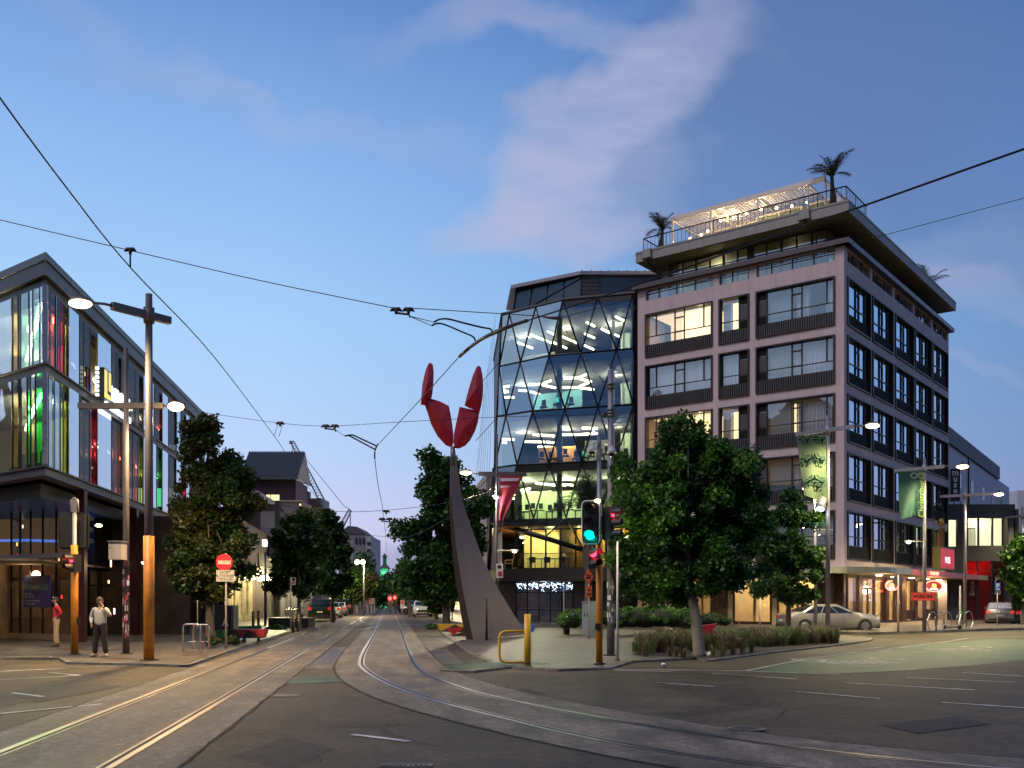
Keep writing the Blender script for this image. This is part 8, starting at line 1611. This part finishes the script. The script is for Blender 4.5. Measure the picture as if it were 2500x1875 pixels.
P2 = dict(head=(0, .04, 1.59), neck=(0, 0, 1.44), chest=(0, -.02, 1.24), pelvis=(0, .02, .95), face=(0, 1, -.05), shl=(-.18, 0, 1.38), shr=(.18, 0, 1.38), elr=(.36, -.16, 1.16), wrr=(.20, -.02, 1.02), handr=(-.6, .3, -.3), ell=(-.34, -.14, 1.16), wrl=(-.19, .0, 1.02), handl=(.6, .3, -.3),
          hil=(-.09, 0, .88), hir=(.09, 0, .88), knl=(-.10, .03, .49), knr=(.11, .0, .49), anl=(-.10, .02, .08), anr=(.12, -.04, .08))
person('person in red jacket and beige trousers with hands on hips at the corner window', (gx(138, 33.6), 33.6, FP), R(118), P2, (M('cloth_red', (.42, .02, .03), .85, var=.1), M('cloth_khaki', (.33, .25, .17), .9, var=.1), M('shoe_dark', (.04, .03, .025), .6), M('hair_dark', (.03, .02, .015), .8)))
# ---------------------------------------------------------------- buildings along the tram street, left side
LS_ = PL((-15.98, 36.5), DS, (DS[1], -DS[0])); lsx = LS_.xf()
def Lt(px): return LS_.t(px)
def block(name, label, P, t0, t1, d, z1, mat, cat='building', z0=0.0, d0=0.0):
    q = P.xf()(t0, d0, z0); t = thing(name, label, cat, q); MB(P.xf()).box(t0, t1, d0 - d, d0, z0, z1).build('wall', mat, t); return t
def win_grid(t, P, t0, t1, z0, z1, nx, nz, mat, d=.02, fw=.12, frm=None, m_lit=None, lit=0.0, seed=1):
    q = random.Random(seed); w, h = (t1 - t0) / nx, (z1 - z0) / nz
    for j in range(nz):
        for i in range(nx):
            a, b, c, e = t0 + w * i + w * .15, t0 + w * (i + 1) - w * .15, z0 + h * j + h * .2, z0 + h * (j + 1) - h * .15; f = MB(P.xf())
            for x0, x1, y0, y1 in ((a, b, c, c + fw), (a, b, e - fw, e), (a, a + fw, c + fw, e - fw), (b - fw, b, c + fw, e - fw)): f.box(x0, x1, 0, d + .04, y0, y1)
            o_ = f.build('window', frm or blk, t); MB(P.xf()).box(a + fw, b - fw, 0, d, c + fw, e - fw).build('pane', m_lit if m_lit and q.random() < lit else mat, o_)
dkgl = M('far_window_glass', (.04, .05, .07), .08, spec=.9); warm_l = E('lit_shop_warm', (1, .78, .42), 1.3); warm_d = E('lit_shop_dim', (1, .62, .28), .55); cool_l = E('lit_shop_cool', (.95, 1, .85), 2.4)
# festoon lit shop: white brick shopfront, marquee, tall uplit wall
brickw = GM('white_painted_brick', (.42, .38, .22), .1, .7, brick=(.5, .2, .012), bump=.3); t0, t1 = Lt(548), Lt(668)
s1 = block('shop_building', 'two storey shop with white painted brick front under a glowing festoon marquee', LS_, t0, t1, 9, 8.1, M('dark_plum_cladding', (.028, .016, .020), .6), d0=-.4)
w = MB(lsx); ops = [(Lt(572) - .5, Lt(572) + .5, .5, 3.1), (Lt(590) - .5, Lt(590) + .5, .5, 3.1), (Lt(604) - .5, Lt(604) + .6, .5, 3.1)]; facade(w, t0, Lt(617), .06, 3.6, ops, .3); w.build('brick_front', brickw, s1)
for a, b, c, d in ops: f = MB(lsx); f.box(a, b, -.32, -.3, c, d); o_ = f.build('shop_window', warm_d, s1); f = MB(lsx); f.box((a + b) / 2 - .04, (a + b) / 2 + .04, -.3, -.22, c, d); f.box(a, b, -.3, -.22, 2.4, 2.48); f.build('mullion', blk, o_)
q0, q1 = Lt(575), Lt(668); w = MB(lsx); w.box(t0, q1 + 2, -.4, 2.1, 3.7, 4.15); w.build('marquee', M('marquee_dark', (.05, .05, .03), .5), s1)
w = MB(lsx); w.box(q0 - 4, q0 + 4, 2.12, 2.2, 4.2, 5.0); w.build('sign_frame', M('sign_olive_dark', (.05, .05, .03), .6), s1)
text('Arcade', 1.0, M('script_gold', (.3, .27, .1), .5), s1, lambda x, y, z: lsx(Lt(590) + 4 + x * 1.6, 2.22, 4.6 + y), 'sign_script', shear=.4) if False else None
b_ = MB(lsx)
for k in range(300):
    x = q0 - 3 + (q1 + 2 - q0 + 3) * k / 300; z = 3.62 - .22 * abs(math.sin(k * .35)); b_.ball((x, 2.0 - 2.0 * ((k * 7) % 11) / 11, z), .075, 3)
fl = thing('festoon_lights', 'dense glowing band of festoon bulbs along the shop marquee', 'festoon lights', lsx(q0, 1, 3.6)); b_.build('bulb_cluster', E('festoon_bulb', (1, .84, .45), 16), fl)['kind'] = 'stuff'
for x in (q0, (q0 + q1) / 2, q1): light('POINT', lsx(x, 2.8, 3.3), 800, (1, .82, .42), fl, .5)
light('POINT', lsx(Lt(612), 2.6, 3.0), 60, (1, .7, .35), fl, .1); MB().ball(lsx(Lt(610), 2.5, 3.3), .2, 6).build('end_lamp', E('festoon_bulb', (1, .84, .45), 18), fl)
w = MB(lsx); w.box(Lt(577), Lt(597), -.38, -.1, 4.15, 8.0); w.build('uplit_wall', M('cream_boards', (.62, .45, .25), .8, var=.12, scale=1.5), s1); light('AREA', lsx(Lt(586), 1.8, 4.5), 260, (1, .74, .36), s1, 1.5, rot=(R(120), 0, R(60)))
w = MB(lsx); w.box(Lt(597), Lt(611), -.38, -.12, 4.15, 7.9); w.build('side_wall_panel', M('brown_boards', (.12, .06, .045), .8), s1)
t_ = thing('lightbox_sign', 'small bright white square sign high on the dark shop wall', 'sign', lsx(Lt(637), .3, 6.4)); MB(lsx).box(Lt(634.5), Lt(638.5), .2, .5, gz(1345, 95), gz(1330.5, 95)).build('face', E('white_sign', (.75, .9, 1), 2.5), t_)
# slatted timber shopfront
t0, t1 = Lt(617) + .05, Lt(741); s2 = block('shop_building', 'long shop with dark timber slats and bright gaps behind the picnic table', LS_, Lt(668) + .1, t1, 9, 4.6, M('dark_upper_wall', (.02, .017, .02), .6), d0=-.4)
w = MB(lsx); q = random.Random(2); x = t0
while x < t1: wd = q.uniform(.18, .45); w.m = q.randrange(3); w.box(x, x + wd, -.1, .05, .06, 3.5); x += wd + q.uniform(.12, .4)
w.build('timber_slats', [M('slat_brown', (.11, .055, .035), .6), M('slat_dark', (.03, .02, .018), .6), M('slat_blue_grey', (.10, .12, .13), .6)], s2)
w = MB(lsx)
for k in range(26): a = t0 + (t1 - t0) * k / 26; w.m = q.randrange(4); w.box(a, a + (t1 - t0) / 26, -.38, -.35, .06 + (0 if k % 2 else .8), 3.4)
w.build('glowing_interior', [warm_d, E('lit_gap', (1, .85, .6), 1.5), M('dim_shop_wall', (.30, .20, .12), .9), M('blk2', (.02, .02, .02), .6)], s2)
w = MB(lsx); w.box(t0, t1, -.4, 1.5, 3.55, 3.95); w.build('awning', M('awning_grey', (.16, .16, .13), .6), s2); 
for px in (628, 682, 695, 725): MB().ball(lsx(Lt(px), 1.4, 3.5), .16, 5).build('awning_lamp', warm_l, s2)
light('POINT', lsx(Lt(690), 2.2, 3.2), 300, (1, .8, .5), s2, .3)
# upper volumes behind: gabled dark block, grey lower block, balcony block
def boxb(name, label, px0, px1, Y, py_top, py_bot, dep, mat, cat='building'):
    x0, x1 = gx(px0, Y), gx(px1, Y); t = thing(name, label, cat, (x0, Y, 0)); MB().box(x0, x1, Y, Y + dep, 0 if py_bot is None else gz(py_bot, Y), gz(py_top, Y)).build('wall', mat, t); return t
Yg_ = 104; g1 = boxb('gabled_building', 'dark plum clad building with a grey ribbed gable roof above the shops', 598, 722, Yg_, 1172, None, 6, M('plum_cladding', (.045, .018, .02), .6, var=.15, scale=.6)); x0, x1 = gx(590, Yg_), gx(730, Yg_)
w = MB(); ze, zr = gz(1172, Yg_), gz(1139, Yg_); w.add([(x0, Yg_ - .6, ze), (x1, Yg_ - .6, ze), (x1, Yg_ + 3, zr + 1.6), (x0, Yg_ + 3, zr + 1.6), (x0, Yg_ - .6, ze + .3), (x1, Yg_ - .6, ze + .3), (x1, Yg_ + 3, zr + 2.0), (x0, Yg_ + 3, zr + 2.0), (x0, Yg_ + 6, ze + .3), (x1, Yg_ + 6, ze + .3)], [(0, 1, 5, 4), (4, 5, 6, 7), (7, 6, 9, 8), (1, 2, 6, 5), (0, 4, 7, 3)])
for k in range(36): xx = x0 + (x1 - x0) * k / 36; w.add([(xx, Yg_ - .6, ze + .32), (xx + .08, Yg_ - .6, ze + .32), (xx + .08, Yg_ + 3, zr + 2.02), (xx, Yg_ + 3, zr + 2.02), (xx, Yg_ - .6, ze + .42), (xx + .08, Yg_ - .6, ze + .42), (xx + .08, Yg_ + 3, zr + 2.12), (xx, Yg_ + 3, zr + 2.12)], [(4, 5, 6, 7), (0, 4, 7, 3), (1, 2, 6, 5), (0, 1, 5, 4)])
w.build('roof', M('ribbed_roof', (.10, .11, .12), .45, .4), g1)
w = MB(); w.add([(x1 - .4, Yg_, ze), (x1 + .05, Yg_ + 6, ze), (x1 + .05, Yg_ + 3, zr + 1.9)], [(0, 1, 2)]); w.build('gable_wall', M('pale_gable', (.30, .30, .32), .7), g1)
for a, b in ((635, 662), (666, 690), (694, 715)): f = MB(); f.box(gx(a, Yg_), gx(b, Yg_), Yg_ - .05, Yg_ + .02, gz(1169.5, Yg_), gz(1163, Yg_)); o_ = f.build('clerestory_window', E('dim_warm_window', (1, .85, .45), .28), g1)
for a, b in ((650, 660), (662, 682)): f = MB(); f.box(gx(a, Yg_), gx(b, Yg_), Yg_ - .05, Yg_ + .02, gz(1222, Yg_), gz(1208, Yg_)); f.build('window', E('lit_office_warm', (1, .82, .42), 1.0), g1)
g2 = boxb('grey_building', 'grey flat roofed block with a ribbed lean to roof below the gabled building', 636, 684, 96, 1248, None, 7.6, M('grey_blue_render', (.16, .16, .19), .8, stain=.1)); w = MB(); w.add([(gx(600, 95.6), 95.6, gz(1195, 96)), (gx(628, 95.6), 95.6, gz(1198, 96)), (gx(676, 95.6), 95.6, gz(1228, 96)), (gx(676, 99), 99, gz(1224, 96)), (gx(628, 101), 101, gz(1190, 96)), (gx(600, 95.6), 95.6, gz(1232, 96)), (gx(676, 95.6), 95.6, gz(1232, 96))], [(1, 2, 3, 4), (0, 1, 2, 6, 5)]); w.build('lean_to_roof', M('pale_roof', (.34, .36, .40), .5, .3), g2)
MB().box(gx(672, 95.5), gx(683, 95.5), 95.4, 95.9, 0, gz(1224, 95.5)).build('dark_pier', blk, g2)
g3 = boxb('grey_building', 'taller grey walled block right of the lean to roof', 684.5, 738, 98, 1224, None, 5.4, M('grey_render', (.12, .12, .14), .8, stain=.1)); MB().box(gx(683, 98), gx(739, 98), 97.8, 98.1, gz(1224, 98), gz(1222, 98)).build('coping', M('coping_pale', (.3, .3, .3), .6), g3)
g4 = boxb('balcony_building', 'block with white and dark balconies right of the gable', 741, 790, 126, 1218, None, 4, M('white_block', (.30, .29, .32), .8)); f = MB(); f.box(gx(741, 125), gx(755, 125), 124.8, 126, gz(1340, 125), gz(1200, 125)); f.box(gx(756, 125), gx(786, 125), 124.2, 126, gz(1235, 125), gz(1218, 125)); f.box(gx(756, 125), gx(790, 125), 124.6, 126, gz(1275, 125), gz(1265, 125)); f.build('balcony', M('balcony_black', (.03, .03, .035), .5), g4)
MB().ball((gx(733, 97), 97, gz(1232, 97)), .11, 5).build('wall_lamp', warm_l, g3)
# more lit shops further up on the left
s3 = block('shop_building', 'row of brightly lit shopfronts behind the parked cars on the left', LS_, Lt(741) + .2, Lt(860), 12, 7.5, M('grey_shop_wall', (.07, .075, .08), .7), d0=-.4)
for i, (a, b, m_) in enumerate(((766, 780, cool_l), (782, 796, cool_l), (800, 812, warm_l), (815, 824, warm_d), (827, 836, cool_l), (840, 848, warm_l))): f = MB(lsx); f.box(Lt(a), Lt(b), -.4, -.3, .6, 4.2); o_ = f.build('shop_window', m_, s3); f = MB(lsx); mm = (Lt(a) + Lt(b)) / 2; f.box(mm - .15, mm + .15, -.3, -.2, .6, 4.2); f.build('mullion', blk, o_)
t_ = thing('lightbox_sign', 'long bright white fascia sign above the far left shops', 'sign', lsx(Lt(845), .5, 3.2)); MB().box(gx(836, 118), gx(858, 118), 118, 118.3, gz(1455, 118), gz(1447, 118)).build('face', E('white_sign', (.75, .9, 1), 2.5), t_)
light('POINT', lsx(Lt(790), 3, 3.0), 600, (1, .9, .6), s3, .5)
t_ = thing('roadside_block', 'pale concrete planter blocks at the kerb beyond the parked cars', 'planter', (gx(863, 122), 122, 0)); MB().box(gx(856, 122), gx(871, 122), 122, 123, 0, gz(1478, 122)).build('block', M('pale_concrete', (.5, .46, .36), .7), t_)
# twin headed street lamp far left
t, x = post('street_lamp', 'far lamp post with two warm heads near the parked cars', 'street lamp', 888.5, 105, 0, gz(1365, 105), .1, group='street lamps'); 
for px in (872, 886): c = Vector((gx(px, 104.8), 104.8, gz(1372, 104.8))); MB().tube([(x, 105, c.z), c], .04, 5).build('arm', galv, t); MB().ball(c, .26, 6).build('lens', E('far_lens', (1, .75, .35), 8), t); light('POINT', c - Vector((0, .4, .5)), 900, (1, .75, .4), t, .2)
t, x = post('street_lamp', 'slim lamp post with a side arm standing by the slatted shopfront', 'street lamp', 648, 62, FP, gz(1349, 62), .09, group='street lamps'); MB().tube([(x, 62, gz(1362, 62)), (gx(682, 62), 62, gz(1362, 62))], .03, 5).build('arm', polep, t)
for i, (px, Y) in enumerate(((976, 130), (972, 165), (849, 150), (860, 120), (1084, 70), (1060, 100))): t, x = post('tram_pole', ['tall pole at the right kerb beside the no entry board', 'farther tall pole right of the red signals', 'pole at the left kerb beyond the parked cars', 'pole by the pale planter blocks', 'pole just left of the middle tree trunk', 'pole at the lit shops right of the white parked car'][i], 'pole', px, Y, 0, gz(1382, 130) if i < 2 else (9 if i < 4 else 6.5), .12, group='tram street poles')
# cranes
crm = M('crane_lattice', (.20, .18, .22), .6)
def lattice(name, label, A, B_, w, n_, mat, extra=None):
    A, B_ = Vector(A), Vector(B_); t = thing(name, label, 'crane', A); d = (B_ - A).normalized(); s_ = d.cross(Vector((0, 1, 0))).normalized() * w / 2; u_ = Vector((0, w / 2, 0)); cs__ = [s_ + u_, s_ - u_, -s_ - u_, -s_ + u_]; m_ = MB()
    for c in cs__: m_.tube([A + c, B_ + c * .6], w * .07, 4)
    for k in range(n_):
        f0, f1 = k / n_, (k + 1) / n_; P, Q = A.lerp(B_, f0), A.lerp(B_, f1)
        for i in range(4): m_.tube([P + cs__[i] * (1 - .4 * f0), Q + cs__[(i + 1) % 4] * (1 - .4 * f1)], w * .04, 3)
    m_.build('boom', mat, t); return t
Yk = 230; t = lattice('crane', 'tall lattice boom crane leaning left above the gabled building', (gx(806, Yk), Yk, gz(1262, Yk)), (gx(713, Yk), Yk, gz(1078, Yk)), 1.3, 26, crm); m_ = MB(); m_.tube([(gx(713, Yk), Yk, gz(1078, Yk)), (gx(714, Yk), Yk, gz(1122, Yk))], .08, 4); m_.tube([(gx(722, Yk), Yk, gz(1090, Yk)), (gx(840, Yk), Yk, gz(1235, Yk)), (gx(856, Yk), Yk, gz(1245, Yk))], .07, 4); m_.box(gx(706, Yk), gx(713, Yk), Yk, Yk + 1, gz(1083, Yk), gz(1076, Yk)); m_.build('cables', crm, t); MB().box(gx(798, Yk), gx(812, Yk), Yk, Yk + 4, 0, gz(1262, Yk)).build('mast', crm, t)
t = lattice('crane', 'short crane arm standing on the far grey tower block', (gx(833, 235), 235, gz(1286, 235)), (gx(855, 235), 235, gz(1245, 235)), 1.1, 9, crm); MB().tube([(gx(855, 235), 235, gz(1245, 235)), (gx(855, 235), 235, gz(1287, 235))], .12, 4).build('cables', crm, t)
# far buildings closing the street
fg = M('far_grey_render', (.24, .22, .25), .8, stain=.12); t = boxb('tower_block', 'grey tower block with a white banded side beyond the left trees', 826, 893, 225, 1303, None, 18, fg)
MB().box(gx(893, 224.5), gx(907, 224.5), 224.5, 240, 0, gz(1310, 225)).build('white_side', M('far_white_render', (.42, .40, .42), .8), t)
w = MB(); w.add([(gx(826, 225), 224.8, gz(1303, 225)), (gx(850, 225), 224.8, gz(1284, 225)), (gx(872, 225), 224.8, gz(1286, 225)), (gx(893, 225), 224.8, gz(1303, 225)), (gx(826, 225), 240, gz(1303, 225)), (gx(850, 225), 240, gz(1284, 225)), (gx(872, 225), 240, gz(1286, 225)), (gx(893, 225), 240, gz(1303, 225))], [(0, 3, 2, 1), (0, 1, 5, 4), (1, 2, 6, 5), (2, 3, 7, 6), (4, 5, 6, 7)]); w.build('roof', M('far_roof', (.10, .09, .11), .7), t)
for k in range(8): z = gz(1325 + k * 17, 225); MB().box(gx(895, 224), gx(905, 224), 224.3, 224.6, z - .5, z + .1).build('window_band', dkgl, t)
for k in range(3): MB().box(gx(866 + k * 9, 224), gx(870 + k * 9, 224), 224.8, 225.05, gz(1328, 225), gz(1313, 225)).build('window', dkgl, t)
Yt = 290; grn_ = M('green_lit_stone', (.30, .34, .30), .8); t = boxb('clock_tower', 'stone tower floodlit green at the far end of the tram street', 929, 947, Yt, 1388, None, 3, grn_); w = MB(); cx_ = gx(938, Yt); zt_ = gz(1388, Yt); w.add([(gx(926, Yt), Yt - .5, zt_), (gx(951, Yt), Yt - .5, zt_), (gx(951, Yt), Yt + 3.4, zt_), (gx(926, Yt), Yt + 3.4, zt_), (cx_, Yt + 1.3, gz(1372, Yt))], [(0, 1, 4), (1, 2, 4), (2, 3, 4), (3, 0, 4)]); w.tube([(cx_, Yt + 1, gz(1376, Yt)), (cx_, Yt + 1, gz(1358, Yt))], [.55, .5], 8); w.tube([(cx_, Yt + 1, gz(1360, Yt)), (cx_, Yt + 1, gz(1350, Yt))], [.9, .05], 8); w.build('roof', M('tower_roof', (.05, .04, .05), .6), t)
MB().tube([(cx_, Yt - .2, gz(1398, Yt)), (cx_, Yt - .05, gz(1398, Yt))], 0.55, 16).build('clock_face', M('clock_pale', (.5, .5, .45), .6), t); light('POINT', (cx_, Yt - 7, gz(1420, Yt)), 4200, (.05, 1, .42), t, .5)
boxb('far_building', 'dark low building closing the view behind the red signals', 862, 1010, 310, 1452, None, 10, M('far_dark_wall', (.02, .024, .035), .8))
boxb('far_building', 'dim building left of the far signals with a pale sign', 800, 862, 262, 1432, None, 10, M('far_dim_wall', (.09, .08, .08), .8))
# ---------------------------------------------------------------- right side of the tram street
RS_2 = PL((-2.3, 88.0), DS, (-DS[1], DS[0])); rsx = RS_2.xf()
r1 = block('street_building', 'light grey three storey building half hidden behind the middle tree', RS_2, 0, 55, 12, 13.2, M('pale_grey_render', (.30, .27, .27), .8, stain=.1))
win_grid(r1, RS_2, 1, 30, 5, 12.5, 7, 2, dkgl)
MB(rsx).box(-1, 56, -.3, 2.2, 3.9, 4.2).build('verandah', M('verandah_dark', (.06, .055, .05), .6), r1)
for i in range(9): a = 1 + i * 5.6; f = MB(rsx); f.box(a, a + 4.6, 0, .06, .5, 3.5); o_ = f.build('shop_window', (warm_l, warm_d, warm_l, E('lit_shop_soft', (1, .85, .55), .9))[i % 4], r1); f = MB(rsx); f.box(a + 2.2, a + 2.4, .06, .14, .5, 3.5); f.build('mullion', blk, o_)
for x in (4, 18, 34): light('POINT', rsx(x, 1.6, 3.3), 700, (1, .78, .42), r1, .3)
r2 = block('street_building', 'low row of shops farther along the right side of the street', RS_2, 56, 170, 12, 8.5, M('brown_shop_wall', (.12, .10, .09), .8))
for i in range(10): a = 58 + i * 11; f = MB(rsx); f.box(a, a + 8, 0, .06, .5, 3.6); f.build('shop_window', (warm_l, warm_d)[i % 2], r2)
t = thing('folded_umbrella', 'dark folded umbrella on the footpath before the lit shops', 'umbrella', (gx(1104, 80), 80, .12)); MB().tube([(gx(1104, 80), 80, .12), (gx(1104, 80), 80, 3)], .04, 6).build('pole', blk, t); MB().tube([(gx(1104, 80), 80, .7), (gx(1104, 80), 80, 1.3), (gx(1104, 80), 80, 2.3), (gx(1104, 80), 80, 3.1)], [.1, .28, .22, .05], 10).build('canopy', blk, t)
# climbing cables on the office side
m_ = MB()
for k in range(7): x0 = -1.2 - .28 * k; m_.tube([(x0 * .55 - .6, 73.2 + k * .4, 23.0 - k * .9), (x0 - .9, 72.4 + k * .4, .2)], .012, 3, cap=False)
for z in (19.2, 15.3, 11.5, 7.6): m_.tube([(-1.0, 72.2, z), (-2.7, 73.6, z - 1.6)], .03, 4)
tag(m_.build('climber_cables', wirem), 'fan of thin steel cables hanging down the left side of the glass office', 'cables')
# ---------------------------------------------------------------- buildings right of the hotel
RP = PL((gx(2318, 84), 84), DB, (-DA[0], -DA[1])); rp = RP.xf()
y1 = 92; t = thing('white_hotel_building', 'white rendered building with small paired windows rising beyond the hotel', 'building', (gx(2300, y1), y1, 0))
A = Vector((gx(2290, 88), 88, 0)); B_ = Vector((gx(2464, 128), 128, 0)); u3 = (B_ - A).normalized(); n3 = Vector((u3.y, -u3.x, 0)); L3 = (B_ - A).length; WP = PL((A.x, A.y), (u3.x, u3.y), (n3.x, n3.y)); z1 = WP.z(2464, 1191)
MB(WP.xf()).box(0, L3, -14, 0, 0, z1).build('wall', M('white_render_far', (.62, .60, .63), .8, stain=.12), t); MB(WP.xf()).box(-.2, L3 * .78, -.4, .25, z1, z1 + 1.5).build('parapet', M('parapet_dark', (.12, .11, .13), .7), t)
for j in range(3):
    for i in range(6): a = L3 * (.06 + .155 * i); f = MB(WP.xf()); f.box(a, a + .55, 0, .05, z1 - 3.6 - j * 3.3, z1 - 2.1 - j * 3.3); f.box(a + .8, a + 1.35, 0, .05, z1 - 3.6 - j * 3.3, z1 - 2.1 - j * 3.3); f.build('window', dkgl, t)
MB(WP.xf()).box(L3 * .33, L3 * .34, 0, .15, 0, z1).build('downpipe', blk, t)
t = thing('water_tank', 'small dark rooftop tank on a steel frame just right of the hotel top', 'tank', (gx(2325, 96), 96, z1 + 1)); m_ = MB(); m_.box(gx(2312, 96), gx(2330, 96), 96, 98, gz(1088, 96), gz(1066, 96)); m_.tube([(gx(2330, 96), 96.5, gz(1088, 96)), (gx(2337, 96), 96.5, gz(1084, 96))], [.5, .2], 8)
for px in (2313, 2321, 2331): m_.box(gx(px, 96) - .04, gx(px, 96) + .04, 96, 96.1, z1, gz(1062, 96))
m_.build('tank_body', M('tank_grey', (.12, .13, .16), .6), t)
# dark building with lit upper room and red windows
Yd = 76; t = thing('dark_building', 'dark two storey building with bright upper room windows and red lit glass below', 'building', (gx(2318, Yd), Yd, .13)); xa, xb = gx(2312, Yd), gx(2478, Yd); dkw = M('dark_grey_panels', (.035, .036, .042), .6, var=.08)
P = PL((xa, Yd), (1, 0), (0, -1)); w = MB(P.xf()); T = P.t; zz = lambda py: gz(py, Yd); ops = [(T(2316), T(2337.5), zz(1334.5), zz(1269)), (T(2357), T(2460), zz(1332), zz(1265)), (T(2356), T(2452), .13, zz(1370))]
facade(w, 0, xb - xa, .13, zz(1231), ops, .3); w.build('wall', dkw, t); MB().box(xa, xb, Yd + 9, Yd + 9.2, .1, zz(1231)).build('rear_wall', dkw, t); MB().box(xb - .1, xb, Yd, Yd + 9, .1, zz(1231)).build('side_wall', dkw, t); MB().box(xa, xb, Yd + .01, Yd + 9, zz(1231) - .1, zz(1231) - .01).build('roof', dkw, t)
MB().box(gx(2482, 75.6), gx(2510, 75.6), 77, 84, .13, zz(1240)).build('wing_wall', M('dark_wing', (.045, .04, .045), .6), t)
MB().box(xa, xb, Yd + .3, Yd + 6, zz(1337), zz(1334)).build('floor', dkw, t); w = MB(); w.quad((xa + .2, Yd + 1.7, zz(1337)), (xb - .2, Yd + 1.7, zz(1337)), (xb - .2, Yd + 1.7, zz(1258)), (xa + .2, Yd + 1.7, zz(1258))); w.build('lit_room_wall', M('lit_room_cream', (.75, .75, .52), .8, emit=(1, 1, .62), es=.85), t)
w = MB(P.xf()); w.box(T(2384), T(2404), -1.6, -1.5, zz(1334), zz(1285)); w.m = 1; w.box(T(2386), T(2402), -1.49, -1.45, zz(1334), zz(1288)); w.m = 0; w.box(T(2378), T(2382), -1.5, -1.3, zz(1334), zz(1262)); w.build('inner_door', [M('door_frame_grey', (.10, .11, .08), .6), M('door_pale', (.5, .52, .4), .6, emit=(1, 1, .65), es=.3)], t)
for px in (2391, 2425): MB(P.xf()).box(T(px) - .06, T(px) + .06, -.25, -.1, zz(1332), zz(1265)).build('mullion', blk, t)
light('POINT', (gx(2327, Yd), Yd + 1.0, zz(1276)), 30, (1, 1, .7), t, .3); light('POINT', (gx(2410, Yd), Yd + 1.0, zz(1272)), 30, (1, 1, .7), t, .3)
w = MB(P.xf()); w.quad((T(2356), -.2, .13), (T(2452), -.2, .13), (T(2452), -.2, zz(1370)), (T(2356), -.2, zz(1370))); w.build('red_glass', GL('red_lit_glass', (.9, .1, .12), .08), t); w = MB(); w.quad((gx(2350, Yd), Yd + 2.5, .13), (gx(2460, Yd), Yd + 2.5, .13), (gx(2460, Yd), Yd + 2.5, zz(1368)), (gx(2350, Yd), Yd + 2.5, zz(1368))); w.build('red_room_wall', M('red_room', (.5, .04, .06), .8, var=.5, scale=.5), t)
for px in (2388, 2423): MB(P.xf()).box(T(px) - .05, T(px) + .05, -.2, -.1, .13, zz(1370)).build('mullion', blk, t)
MB(P.xf()).box(T(2356), T(2452), -.2, -.1, zz(1392), zz(1390)).build('mullion', blk, t); light('POINT', (gx(2375, Yd), Yd + 1.2, zz(1400)), 90, (1, .02, .06), t, .3); light('POINT', (gx(2430, Yd), Yd + 1.4, zz(1380)), 30, (1, .02, .06), t, .3)
text('Since 1', .55, M('window_lettering', (.4, .4, .44), .5), t, lambda x, y, z: (gx(2373, Yd) - y, Yd - .02 - z, gz(1430, Yd) + x), 'window_lettering'); text('ERTY', .62, M('window_lettering', (.4, .4, .44), .5), t, lambda x, y, z: (gx(2436, Yd) - y, Yd - .04 - z, gz(1430, Yd) + x), 'window_lettering', align='CENTER')
boxb('far_building', 'pale block with a faint green sign at the right edge', 2484, 2530, 130, 1197, None, 10, M('white_render_far', (.42, .41, .44), .8)); 
# street beyond the hotel canopy: dark shop below and blank backing
boxb('far_building', 'dark frontage right of the red windows behind the tree', 2478, 2620, 90, 1330, None, 10, M('far_dark_wall', (.02, .024, .035), .8))
